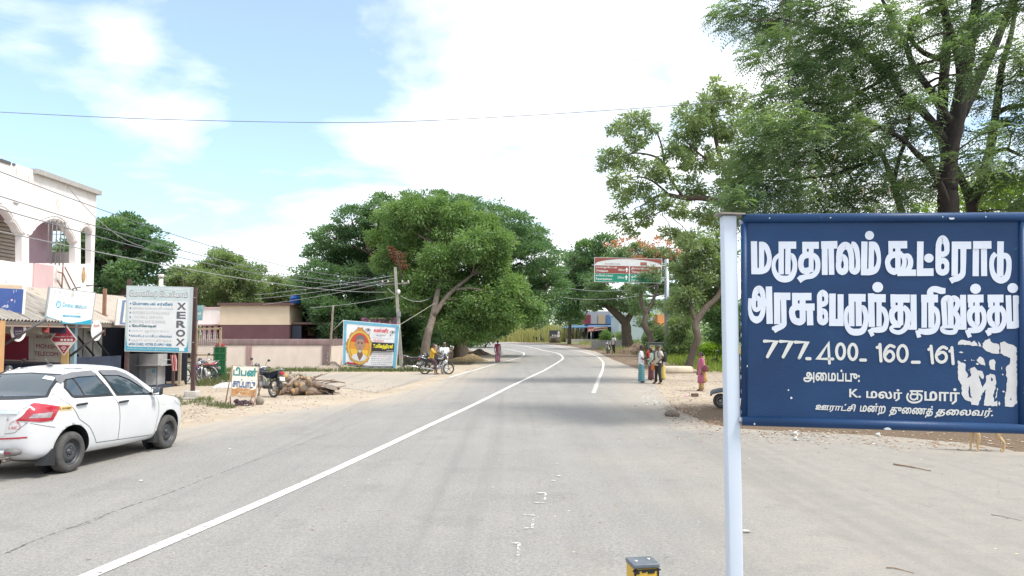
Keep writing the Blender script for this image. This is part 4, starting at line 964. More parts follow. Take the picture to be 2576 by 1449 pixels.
for c,r in cb:
 c=Vector(c);p,w=min(nodes,key=lambda q:(q[0] -c).length+.5*max(0,q[0].x -c.x)*0+.4*max(0,q[0].z -c.z))
 q=limb(lb,p,c,min(.035,w*.6),.012,k=6,n=5)
 for j in range(3):
  u=Vector(unit(1)[0]);limb(lb,q[-1 -j],c+Vector((u.x*r[0],u.y*r[1],u.z*r[2]))*.9,.011,.003,k=4,n=4)
lb.build('branches',BARK,root,True)
v=frond_crown(cb,16500,(-.45,-.15,-.05),.36,7,.10,.034,per=6)
quads_obj('crown',v,L_TAM,root)
pd=MB()                                                   # dry seed pods hanging in the crown
for x,y in [(2100,380),(1990,420),(2170,470),(2180,690 -140),(2060,330),(2020,300),(2030,380),(2275,440),(2235,470),(2200,520),(1960,370),(2310,360)]:
 q=P(x,y,16.8);pd.tube([q,q+Vector((.02,0,-.06)),q+Vector((.01,0,-.13)),q+Vector((-.02,0,-.19))],[.008,.016,.016,.005],6)
pd.build('seed_pods',plain((.30,.24,.16),.8),root,True)

B2=[(1562,325,26),(1600,305,30),(1635,320,20),(1600,355,30),(1540,392,30),(1580,415,30),(1560,455,28),(1640,425,28),(1525,425,18),(1605,480,30),(1560,500,22),(1740,290,40),(1790,258,40),(1845,250,38),(1720,345,38),(1780,330,46),(1850,325,44),(1700,395,34),(1760,400,42),(1830,400,44),
      (1680,445,32),(1745,470,36),(1650,505,28),(1705,525,30),(1770,540,34),(1620,548,28),(1560,545,20),(1685,585,24),(1740,600,26),(1830,480,40),(1900,300,44),(1900,420,44),(1820,560,36),(1570,570,16),(1590,590,12),(1800,215,20),(1960,350,50)]
c2=[pc(x,y,33,r,r*.82,r*1.2,random.uniform(-1.5,1.5)) for x,y,r in B2]
r2=thing('pale_tree','pale airy tree with open branches left of the big feathery tree','tree',(P(1985,950,33).x,33,0))
tb=MB();nodes=[]
tp([(1990,964,33),(1985,800,33),(1965,700,33),(1930,600,33),(1880,550,33),(1830,520,33),(1780,500,32.8),(1720,498,32.6),(1665,490,32.5),(1610,520,32.5)],[.33,.28,.25,.22,.19,.16,.13,.1,.075,.03])
tp([(1880,555,33),(1850,480,33),(1820,420,33),(1800,350,33),(1790,280,33)],[.16,.14,.11,.08,.03])
tp([(1720,498,32.6),(1690,455,32.5),(1675,420,32.5),(1650,395,32.5),(1600,385,32.5),(1560,395,32.5)],[.07,.06,.06,.045,.035,.015])
tp([(1672,420,32.5),(1665,370,32.5),(1650,330,32.5),(1625,310,32.5)],[.05,.04,.03,.012])
tp([(1690,495,32.5),(1640,455,32.5),(1600,445,32.5),(1560,455,32.5)],[.05,.04,.03,.012])
tp([(1820,420,33),(1770,395,33),(1720,350,33)],[.07,.05,.02])
tp([(1700,500,32.5),(1665,530,32.5),(1625,550,32.5)],[.05,.035,.015])
tb.build('trunk',BARK,r2,True)
lb=MB()
for c,r in c2:
 c=Vector(c);p,w=min(nodes,key=lambda q:(q[0] -c).length);q=limb(lb,p,c,min(.03,w*.6),.01,k=5,n=5)
 for j in range(3):
  u=Vector(unit(1)[0]);limb(lb,q[-1 -j],c+Vector((u.x*r[0],u.y*r[1],u.z*r[2]))*.9,.012,.004,k=4,n=4)
lb.build('branches',BARK,r2,True)
v,_=crown_leaves(c2,760,46,.27,.16,.065,.35,.35,.6,.3);quads_obj('crown',v,L_PALE,r2)
c3=[pc(x,y,31,r,r*.9,r,random.uniform(-1.5,1.5)) for x,y,r in [(2480,470,40),(2540,490,44),(2600,470,44),(2420,510,36),(2480,540,40),(2560,560,44),(2640,540,44),(2340,540,34),(2660,430,40),(2400,590,60),(2500,620,60),(2600,640,60)]]
tree('yellow_green_tree','sunlit yellow green tree glowing behind the right end of the name board',(P(2540,980,31).x,31,0),[([P(2540,980,31),P(2535,800,31),P(2540,620,31),P(2540,500,31)],[.2,.17,.13,.06])],c3,L_YEL,420,44,.4,.16,.07,limb_r=.06)
# ------------------------------------------------------------------ buildings on the left
WHITE_W=mat('white_wall',(0.80,0.78,0.765),0.85,col2=(0.70,0.65,0.63),scale=1.3,amt=.9,col3=(0.58,0.47,0.43),scale3=2.6,thr3=0.60,stretch=(1,1,.35),bump=.2,bscale=30)
PINK_W=mat('pink_wall',(0.66,0.47,0.47),0.85,col2=(0.60,0.42,0.43),scale=2)
MAUVE=mat('mauve_wall',(0.50,0.36,0.42),0.85,col2=(0.42,0.29,0.35),scale=2)
GREY_C=mat('grey_cement',(0.42,0.40,0.38),0.9,col2=(0.30,0.29,0.28),scale=6,col3=(0.2,0.19,0.18),scale3=14,thr3=.62,stretch=(1,3,.5))
def white_building():
 FXX=-16.0;Y0,Y1=17.0,plane_hit(243,485,Vector((-16.0,0,0)),Vector((1,0,0))).y;zb,zt=3.2,plane_hit(243,483,Vector((-16.0,0,0)),Vector((1,0,0))).z
 def fc(px,py):
  q=plane_hit(px,py,Vector((FXX,0,0)),Vector((1,0,0)));return (q.y,q.z)
 root=thing('arched_building','white two-storey building with multifoil arches above the telecom shops','building',(FXX -3,24,0))
 mid=[(73,662),(73,594),(80,590),(82,584),(87,580),(91,573),(103,563),(119,556),(131.6,552),(144,553.5),(153,558),(163,567),(165,573),(169,578),(172,584),(178,591),(183,601),(184,608),(188.5,612),(188.5,662)]
 small=[(203,664),(203,585),(206,577),(211,572.5),(217,571.5),(222,575),(227,582),(229,590),(229,664)]
 lefth=[(0,527),(10,531),(18,538),(24,546),(28,552),(28,558),(34,563),(40,571),(44,579),(46,584),(52,587),(55,592),(55,662)]
 lh=[fc(*p) for p in lefth];cY=fc(-8,600)[0];left=[(2*cY -y,z) for y,z in lh[::-1]]+lh
 holes=[[fc(*p) for p in mid],[fc(*p) for p in small],left]
 # walls are drawn in a plane (Y, Z) and given their thickness along X
 T=Matrix(((0,1,0,0),(1,0,0,0),(0,0,1,0),(0,0,0,1)))
 mb=MB();th=0.22
 mb.prism([(Y0,zb),(Y1,zb),(Y1,zt),(Y0,zt)],FXX -th,FXX,M=T,holes=holes)
 mb.box((FXX -3.6,Y1 -.1,4.0),(5.9,.2,2.4));mb.box((FXX -3.3,Y1 -.1,6.75),(6.2,.2,1.44));mb.box((FXX -5.2,Y1 -.1,5.62),(2.8,.2,.8))
 mb.box((FXX -4.2,23.2,6.3),(7.6,12.4,.14));mb.box((FXX -4.2,23.2,zb+.68),(7.6,12.4,.12))
 mb.box((FXX -8,23.3,5.3),(.2,12.5,4.3))
 mb.build('wall',WHITE_W,root,True)
 tr=MB()                                               # raised mouldings following the arches
 for h in holes:
  for d,r in ((0.05,.028),(0.14,.022)):
   cy=sum(p[0] for p in h)/len(h);cz=min(p[1] for p in h);
   up=h[1:-1] if h is not left else h[1:-1]
   pts=[]
   for (y,z) in up:
    v=Vector((y -cy,z -cz -.4));v=v.normalized()*d;pts.append((FXX+.012,y+v.x,z+v.y))
   tr.tube(pts,r,6)
 tr.build('arch_moulding',WHITE_W,root,True)
 cap=MB()                                              # weathered parapet coping on the right half
 ya=fc(84,432)[0];cap.box((FXX+.0,(ya+Y1)/2+.03,zt -.035),(.34,Y1 -ya+.1,.17));cap.build('coping',GREY_C,root,True)
 lg=MB();lg.box((FXX+.01,19.9,zt -.02),(.26,7.3,.06));lg.build('ledge',WHITE_W,root,True)
 bkw=MB();bkw.box((FXX -1.15,22.7,5.2),(.12,11.4,2.25));bkw.box((FXX -2.2,28.4,5.2),(2.2,.12,2.25));bkw.build('inner_wall',MAUVE,root,True)
 rs=MB()
 for i in range(13):rs.box((FXX -1.06,25.95,4.35+i*.125),(.07,1.5,.105),bev=.02)
 rs.build('roller_shutter',mat('shutter',(.34,.27,.22),.5,col2=(.46,.40,.34),scale=3,stretch=(1,1,8)),root,True)
 for q in holes:                                         # low sill panels under the arches
  pass
 gr=MB()                                               # grille in the open end wall, seen through the middle arch
 for i in range(9):gr.cyl((FXX -.5 -i*.38,Y1 -.1,5.15),(FXX -.5 -i*.38,Y1 -.1,6.1),.012,n=6)
 for z in (5.3,5.6,5.9):gr.cyl((FXX -.3,Y1 -.1,z),(FXX -3.8,Y1 -.1,z),.012,n=6)
 gr.build('window_grille',plain((.05,.05,.06),.6,.3),root,True)
 col=MB()
 a=fc(83,662);b=fc(131,662);col.box((FXX+.03,(a[0]+b[0])/2,(zb+a[1])/2),(.06,b[0] -a[0],a[1] -zb));col.build('wall_panel',PINK_W,root,True)
 rl=MB();brown=plain((.20,.09,.06),.6)            # stair railing
 def fx(px,py,o=.16):y,z=fc(px,py);return Vector((FXX+o,y,z))
 for p,q in (((147,670),(143,745)),((152,672),(194,752)),((148,690),(176,750)),((133,705),(160,752)),((134,684),(148,688))):rl.cyl(fx(*p),fx(*q),.022,n=6)
 rl.build('stair_railing',brown,root,True)
 pl=MB();y,z=fc(209,694)                          # small gilded wall plaque
 pl.ell((FXX+.02,y,z),(.03,.11,.25),12,10);pl.ell((FXX+.02,y,z+.27),(.03,.06,.07),10,6);pl.build('wall_plaque',mat('plaque',(.55,.36,.12),.6,col2=(.25,.17,.12),scale=20),root,True)
 gap=MB();gap.box((FXX+.02,fc(12,418)[0],zt -.05),(.02,.5,.10));gap.box((FXX+.02,fc(33,428)[0],zt -.04),(.03,.12,.06));gap.build('parapet_gap',plain((.10,.10,.11),.8),root,True)
 sc=MB()
 for p,q in (((2,510),(0,512)),((33,508),(44,512))):sc.cyl(fx(*p,.02),fx(*q,.02),.03,n=6)
 sc.build('wall_mark',plain((.5,.5,.5),.8),root,True)
 # hooked steel rods standing in front of the middle arch
 protos=[]
 for i,(bx,by,tx,ty) in enumerate([(82,646,85,560),(91,650,95.5,558),(102,652,106.5,557),(112,654,118,560),(122,655,127,562)]):
  o=fx(bx,by+14,.5);t=fx(tx,ty,.5)
  rd=MB();rd.tube([o,t -Vector((0,0,.08)),t,t+Vector((0,-.05,.035)),t+Vector((0,-.12,.02)),t+Vector((0,-.14,-.06))],.02,6)
  ob=rd.build('hooked_rod',plain((.30,.30,.31),.5,.4));tag(ob,['first','second','third','fourth','fifth'][i]+' hooked grey rod from the left in front of the middle arch','rod','hooked rods before the middle arch')
white_building()

ASB=mat('asbestos',(0.36,0.335,0.30),0.95,col2=(0.20,0.185,0.17),scale=3,col3=(0.13,0.12,0.11),scale3=2.2,thr3=.55,bump=.5,bscale=30,stretch=(.5,2.5,1))
WOODP=mat('pillar_paint',(0.52,0.30,0.14),0.7,col2=(0.42,0.24,0.11),scale=5)
NAVY=mat('navy_board',(0.030,0.045,0.085),0.6,col2=(0.02,0.03,0.06),scale=3)
def corrugated(mb,a,b,c,d,waves,amp,mi=0,n=6):
 """a wavy sheet on the quad a-b (eave) d-c (ridge); waves run along a-b"""
 a,b,c,d=(Vector(p) for p in (a,b,c,d));nn=(b -a).cross(d -a).normalized();k=waves*n;vs=[];fs=[]
 for i in range(k+1):
  t=i/k;o=nn*math.sin(t*waves*6.2832)*amp;vs+=[a+(b -a)*t+o,d+(c -d)*t+o]
 for i in range(k):fs.append((2*i,2*i+2,2*i+3,2*i+1))
 m_=len(vs);vs+=[p -nn*.006 for p in vs];fs+=[tuple(j+m_ for j in f[::-1]) for f in fs]
 mb.add(vs,fs,mi,True)
def shops():
 EX,EZ=-13.5,2.42
 root=thing('telecom_shop','telecom shop under a grey corrugated roof with a red and white panel','shop',(-14.7,21.5,0))
 mb=MB()
 corrugated(mb,(EX+.15,18.2,EZ+.02),(EX+.15,24.6,EZ+.02),(-15.97,24.6,3.62),(-15.97,18.2,3.62),42,.03);mb.build('roof',ASB,root,True)
 fb=MB();fb.box((EX+.1,21.4,EZ -.07),(.08,6.4,.11));fb.build('roof_beam',plain((.14,.12,.10),.8),root,True)
 fb=MB();fb.box((EX+.14,21.4,EZ -.14),(.05,6.4,.035));fb.build('fascia',plain((.33,.24,.19),.8),root,True)
 wl=MB();wl.box((-15.9,21.3,1.8),(.15,6.2,3.5));wl.box((-14.7,23.66,1.2),(2.1,.12,2.4));wl.box((-14.75,21.3,.05),(2.5,6.2,.1));wl.build('wall',plain((.20,.16,.16),.85),root,True)
 bd=Board(P(2,832,23.55),P(157,838,23.55),P(156,912,23.55),P(2,907,23.55));pm=MB();bd.panel(pm,0,0,1,1,0,.02)
 pn=pm.build('front_panel',mat('cream_panel',(.50,.48,.44),.7,col2=(.42,.40,.37),scale=3),root,True)
 rp=MB();bd.rect(rp,.01,.15,.455,.96,.003);rp.build('red_panel',mat('crimson_panel',(.26,.025,.055),.5,col2=(.20,.02,.045),scale=2),pn,True,fixn=False)
 tx=MB();bd.text(tx,'MONISH',.575,.40,.915,.545,.004,bold=.015);bd.text(tx,'TELECOM',.545,.65,.935,.80,.004,bold=.015);bd.text(tx,'காடலூகாம்',.57,.08,.98,.20,.004,bold=.015);tx.build('lettering',plain((.20,.02,.035),.6),pn,True,fixn=False)
 cr=MB();bd.rect(cr,.538,.16,.542,.97,.0035);bd.rect(cr,.46,.17,.56,.175,.0035);bd.rect(cr,.46,.93,.60,.94,.0035);cr.build('panel_crack',plain((.18,.16,.14),.8),pn,True,fixn=False)
 nb=MB();q=bd.pt(.5,1,-.05);nb.box((-14.68,23.52,.62),(2.0,.06,1.1));nb.build('lower_board',NAVY,root,True)
 p2=MB();p2.box((-13.63,23.6,1.2),(.21,.2,2.4));p2.build('pillar',mat('yellow_pillar',(.54,.38,.17),.7,col2=(.46,.31,.13),scale=4),root,True)
 p3=MB();p3.box((-13.42,23.62,1.2),(.13,.14,2.4));p3.build('pillar',plain((.22,.33,.40),.6),root,True)
 p1=MB();p1.box((P(-10,850,19.6).x,19.6,1.2),(.32,.2,2.4));p1.build('pillar',WOODP,root,True)
 for a,b in (((-4,876,20.6),(115,803,20.6)),((176,896,23.4),(262,832,23.2))):st=MB();st.cyl(P(*a),P(*b),.035,n=8);st.build('strut',plain((.12,.12,.13),.5,.4),root,True)   # carry the boards
 # bundles of printed flyers hanging under the roof
 fl=MB();cols=[(.50,.46,.38),(.30,.06,.05),(.48,.45,.40),(.50,.25,.12),(.44,.42,.36)]
 for i,(x0,y0,x1,y1) in enumerate([(5,816,24,840),(13,822,36,846),(24,818,42,838),(58,820,70,838),(92,818,106,842),(68,818,92,838),(106,815,124,838)]):
  b2=Board(P(x0,y0,22.2),P(x1,y0,22.2),P(x1,y1,22.1),P(x0,y1 -3,22.1));b2.panel(fl,0,0,1,1,.002*i,.01,mi=i % 5)
 fl.build('hanging_flyers',[plain(c,.7) for c in cols],root,True)
 # second bay, dark inside, with a low navy board and pale metal sheets above it
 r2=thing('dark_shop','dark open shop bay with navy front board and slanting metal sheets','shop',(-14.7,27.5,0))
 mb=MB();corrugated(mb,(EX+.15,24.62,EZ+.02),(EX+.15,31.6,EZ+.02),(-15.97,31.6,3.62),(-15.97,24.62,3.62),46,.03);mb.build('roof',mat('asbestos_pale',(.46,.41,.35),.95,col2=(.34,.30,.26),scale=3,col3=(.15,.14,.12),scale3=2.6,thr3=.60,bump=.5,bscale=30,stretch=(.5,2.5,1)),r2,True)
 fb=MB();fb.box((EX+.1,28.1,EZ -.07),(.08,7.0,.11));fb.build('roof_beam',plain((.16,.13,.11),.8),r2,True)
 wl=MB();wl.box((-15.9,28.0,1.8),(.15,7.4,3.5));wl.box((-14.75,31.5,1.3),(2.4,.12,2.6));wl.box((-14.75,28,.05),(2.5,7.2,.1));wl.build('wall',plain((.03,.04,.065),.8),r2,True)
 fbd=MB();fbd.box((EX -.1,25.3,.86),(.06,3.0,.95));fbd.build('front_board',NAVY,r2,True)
 ms=MB();rf=MB()
 for i in range(5):
  y=24.3+i*.62;h=2.02 -.06*i;ms.box((EX -.9,y,1.2+h/3),(.03,.56,h*.62))
 ms.build('metal_sheets',mat('galvanised',(.36,.36,.35),.5,col2=(.27,.27,.27),scale=4,metal=.3),r2,True)
 for i in range(3):rf.cyl((EX -.82,24.2+i*.95,2.15),(EX -.72,25.3+i*.95,1.35),.035,n=6)
 rf.build('rafter',plain((.04,.035,.035),.8),r2,True)
 op=MB();op.tube([P(268,792,26.3),P(258,868 -60,26.2)],.05,6);op.box((P(262,790,26.2).x,26.2,P(262,785,26.2).z),(.10,.08,1.6));op.build('pillar',mat('wood_post',(.30,.17,.11),.8,col2=(.22,.12,.08),scale=5),r2,True)
 # blue corrugated store behind
 r3=thing('metal_store','teal blue corrugated metal store behind the shop roofs','shed',(-19,36,0))
 mb=MB();a,b=P(228,745,35.5),P(330,745,35.5);corrugated(mb,(a.x,35.5,0),(b.x,35.5,0),(b.x,35.5,a.z),(a.x,35.5,a.z),26,.035);corrugated(mb,(b.x,35.5,0),(b.x,40.5,0),(b.x,40.5,a.z),(b.x,35.5,a.z),60,.035)
 mb.build('wall',mat('teal_sheet',(.065,.175,.215),.5,col2=(.05,.14,.175),scale=2,stretch=(4,4,.5)),r3,True)
 mb=MB();mb.box(((a.x+b.x)/2,38,a.z+.1),(b.x -a.x+.5,5.6,.06),rot=(R(2),0,0));mb.build('roof',plain((.16,.14,.14),.7),r3,True)
 vp=MB();q=P(404,745,40);vp.cyl((q.x,40,0),(q.x,40,Z_(700,40)),.11,n=12);vp.cyl((q.x,40,Z_(699,40)),(q.x,40,Z_(690,40)),.15,n=12)
 tag(vp.build('vent_pipe',plain((.62,.59,.54),.6)),'cream vent pipe rising above the grey telecom board','pipe')
shops()

# ---- sign boards over the shops
FRAME_W=plain((.72,.70,.68),.5);FRAME_G=plain((.45,.48,.50),.4,.3)
def shop_signs():
 # blue board, cut by the left edge of the picture
 bd=Board(P(-92,708,20.4),P(67,716,21.6),P(60,810,21.6),P(-96,806,20.4));c=bd.pt(.5,1)
 r=thing('shop_sign','blue satellite television sign with pink and white lettering, leftmost on the roof edge','sign',tuple(c),0,'signs along the shop roof edge')
 mb=MB();bd.panel(mb,0,0,1,1,0,.10);mb.build('case',FRAME_W,r,True)
 mb=MB();bd.rect(mb,.0,.13,.955,.985,.004);fc=mb.build('face',mat('blue_flex',(.035,.075,.25),.4,col2=(.045,.09,.28),scale=4),r,True,fixn=False)
 mb=MB();bd.rect(mb,.0,.03,.93,.12,.004);mb.build('top_strip',plain((.55,.42,.30),.6),r,True,fixn=False)
 t=MB();bd.text(t,'TATA',.555,.81,.735,.87,.008,bold=.05);bd.text(t,'MONISH TELECOM',.555,.91,.87,.955,.008,bold=.03);bd.text(t,'ெடலிகாம்',.42,.54,.72,.63,.008,bold=.02);t.build('lettering',plain((.78,.76,.78),.5),fc,True,fixn=False)
 t=MB();bd.text(t,'PLAY',.745,.815,.885,.875,.008,bold=.05);bd.text(t,'ஃப்ேளே',.32,.36,.72,.50,.008,bold=.05);bd.disc(t,.77,.43,.018,.026,.008);t.build('lettering',plain((.72,.42,.50),.5),fc,True,fixn=False)
 t=MB()
 for u,v0,v1 in ((.79,.16,.24),(.83,.15,.2),(.81,.3,.33),(.82,.42,.5)):bd.rect(t,u,v0,u+.006,v1,.007)
 t.build('dropping',plain((.7,.72,.75),.8),fc,True,fixn=False)
 # white and cyan service centre board
 bd=Board(P(124,721,22.4),P(242,736,23.7),P(231,817,23.7),P(111,813,22.4));c=bd.pt(.5,1)
 r=thing('shop_sign','white service centre sign with cyan wave along its bottom edge','sign',tuple(c),0,'signs along the shop roof edge')
 mb=MB();bd.panel(mb,0,0,1,1,0,.05);mb.build('case',FRAME_G,r,True)
 mb=MB();bd.rect(mb,.03,.025,.975,.985,.004);fc=mb.build('face',plain((.86,.87,.88),.4),r,True,fixn=False)
 cy=MB();bd.poly(cy,[(.03,.80),(.2,.87),(.42,.95),(.56,.965),(.75,.92),(.975,.83),(.975,.985),(.03,.985)],.007);bd.rect(cy,.35,.745,.73,.80,.007);bd.disc(cy,.235,.46,.053,.105,.007)
 cy.build('cyan_print',mat('cyan_print',(.02,.33,.52),.4,col2=(.03,.40,.58),scale=3),fc,True,fixn=False)
 t=MB();bd.text(t,'ேசைவ ைமயம்',.31,.38,.83,.53,.009,bold=.03);t.build('lettering',plain((.20,.52,.66),.5),fc,True,fixn=False)
 t=MB();bd.text(t,'C  G',.11,.07,.25,.15,.009,bold=.02);bd.text(t,'அரசு இ ேசவை',.33,.34,.78,.37,.009);bd.text(t,'MONISH',.35,.63,.47,.655,.009);bd.text(t,'9655516777',.35,.69,.52,.715,.009);bd.text(t,'தமிழ்நாடு அரசு',.62,.66,.95,.69,.009);bd.text(t,'ேசைவ ைமயம்',.78,.12,.95,.155,.009)
 t.build('lettering',plain((.36,.40,.42),.6),fc,True,fixn=False)
 t=MB();bd.text(t,'இ',.20,.39,.27,.53,.010,bold=.02);bd.text(t,'ONLINE CENTRE',.4,.757,.68,.788,.010);t.build('lettering',plain((.80,.86,.9),.5),fc,True,fixn=False)
 e=MB();bd.disc(e,.49,.16,.025,.06,.009,n=14);e.build('emblem',plain((.60,.58,.5),.6),fc,True,fixn=False)
 lamp=MB();lamp.tube([bd.pt(.47,.0,.0),bd.pt(.5,-.05,.05),bd.pt(.54,-.10,.25)],.02,6);q=bd.pt(.6,-.16,.4);q2=bd.pt(.74,-.2,.42);lamp.tube([q,q+(q2 -q)*.5,q2],[.06,.055,.02],8,sq=.5);tag(lamp.build('sign_lamp',plain((.20,.21,.23),.5)),'grey lamp arm on top of the white service centre sign','lamp')
 # framed notice, half hidden by the grey board
 bd=Board(P(297,752,25.6),P(352,752,26.2),P(345,818,26.2),P(289,818,25.6));c=bd.pt(.5,1)
 r=thing('framed_notice','white framed notice with blue border standing behind the grey telecom board','sign',tuple(c))
 mb=MB();bd.panel(mb,0,0,1,1,0,.06);mb.build('frame',FRAME_W,r,True)
 mb=MB();bd.rect(mb,.2,.05,1,.97,.004);mb.build('border',plain((.16,.24,.42),.5),r,True,fixn=False)
 mb=MB();bd.rect(mb,.32,.12,.94,.90,.007);pg=mb.build('page',plain((.74,.70,.62),.7),r,True,fixn=False)
 t=MB()
 for i in range(9):bd.text(t,'தமிழ் நாடு'[:4+i % 4],.40+.05*(i % 2),.16+.08*i,.72+.04*(i % 3),.20+.08*i,.010)
 t.build('lettering',plain((.45,.42,.38),.7),pg,True,fixn=False)
 # red diamond
 cx,cy_,Yq=116,828,23.0;q=[P(cx,783,Yq),P(193+0,853,Yq),P(160,894,Yq),P(127,853,Yq)]
 ctr=P(160,853,Yq);bd=Board(P(127,812,Yq),P(194,812,Yq),P(194,895,Yq),P(127,895,Yq))
 r=thing('hanging_sign','red diamond-shaped internet sign hanging beside the yellow pillar','sign',tuple(bd.pt(.5,0)),0,'signs hanging under the shop roof')
 mb=MB();dm=[(.5,-.02),(1.0,.5),(.5,1.0),(0,.5)]
 for o,k in ((0,1.0),):mb.add([bd.pt(u,v,o) for u,v in dm]+[bd.pt(u,v,-.012) for u,v in dm],[(0,1,2,3),(7,6,5,4),(0,4,5,1),(1,5,6,2),(2,6,7,3),(3,7,4,0)])
 mb.build('panel',plain((.66,.60,.56),.5),r,True)
 mb=MB();bd.poly(mb,[(.5,.03),(.955,.5),(.88,.575),(.12,.575),(.045,.5)],.003);bd.poly(mb,[(.26,.68),(.74,.68),(.5,.955)],.003);fc=mb.build('face',plain((.30,.03,.06),.45),r,True,fixn=False)
 t=MB()
 for rr in (.05,.09,.13):
  bd.poly(t,[(.5+(rr+d)*math.cos(a)*1.0,.85 -(rr+d)*math.sin(a)*.95) for d,rng in ((.012,range(0,9)),(-.008,range(8,-1,-1))) for a in [R(40+i*12.5) for i in rng]],.006)
 bd.disc(t,.5,.86,.018,.018,.006,n=10);bd.text(t,'Xstream Wi-Fi + TV + OTT',.15,.40,.88,.44,.006,bold=.02)
 for i in range(4):bd.rect(t,.38+i*.125,.49,.47+i*.125,.55,.006)
 t.build('lettering',plain((.66,.62,.58),.5),fc,True,fixn=False)
 t=MB();bd.rect(t,-.22,.0,.60,.32,.009);t.build('television_poster',plain((.045,.035,.075),.5),r,True,fixn=False)
 t=MB();bd.text(t,'TATA',.12,.04,.28,.10,.012,bold=.03);t.build('lettering',plain((.5,.48,.5),.6),r,True,fixn=False)
 # round signs
 for (px,py,Yr,rx,ry,lab,inner) in [(46,833,21.0,20,28,'round white sign with a purple oval centre under the blue sign',(.075,.045,.10)),(242,833,24.3,14,26,'round white payment sign with red script under the shop roof',None)]:
  bd=Board(P(px -rx,py -ry,Yr),P(px+rx,py -ry -3,Yr+.25),P(px+rx,py+ry -3,Yr+.25),P(px -rx,py+ry,Yr))
  r=thing('round_sign',lab,'sign',tuple(bd.pt(.5,0)),0,'signs hanging under the shop roof')
  mb=MB();k=26;ring=[(.5+.5*math.cos(6.2832*i/k),.5+.5*math.sin(6.2832*i/k)) for i in range(k)]
  mb.add([bd.pt(u,v,.02) for u,v in ring]+[bd.pt(u,v,-.02) for u,v in ring],[tuple(range(k)),tuple(range(2*k -1,k -1,-1))]+[(i,(i+1) % k,(i+1) % k+k,i+k) for i in range(k)]);mb.build('disc',plain((.74,.73,.72),.5),r,True)
  if inner:
   mb=MB();bd.disc(mb,.5,.5,.32,.38,.024);fc=mb.build('face',plain(inner,.5),r,True,fixn=False)
   t=MB();bd.text(t,'Airtel',.36,.34,.62,.42,.028,bold=.02) if False else None;bd.text(t,'TATA PLAY',.26,.50,.74,.57,.028,bold=.02);bd.text(t,'RECHARGE',.3,.62,.7,.67,.028);bd.text(t,'DTH',.38,.72,.62,.77,.028);t.build('lettering',plain((.65,.62,.66),.5),fc,True,fixn=False)
  else:
   t=MB();bd.text(t,'PhonePe',.2,.2,.72,.34,.024,bold=.02,slant=.15);t.build('lettering',plain((.45,.08,.10),.5),r,True,fixn=False)
shop_signs()

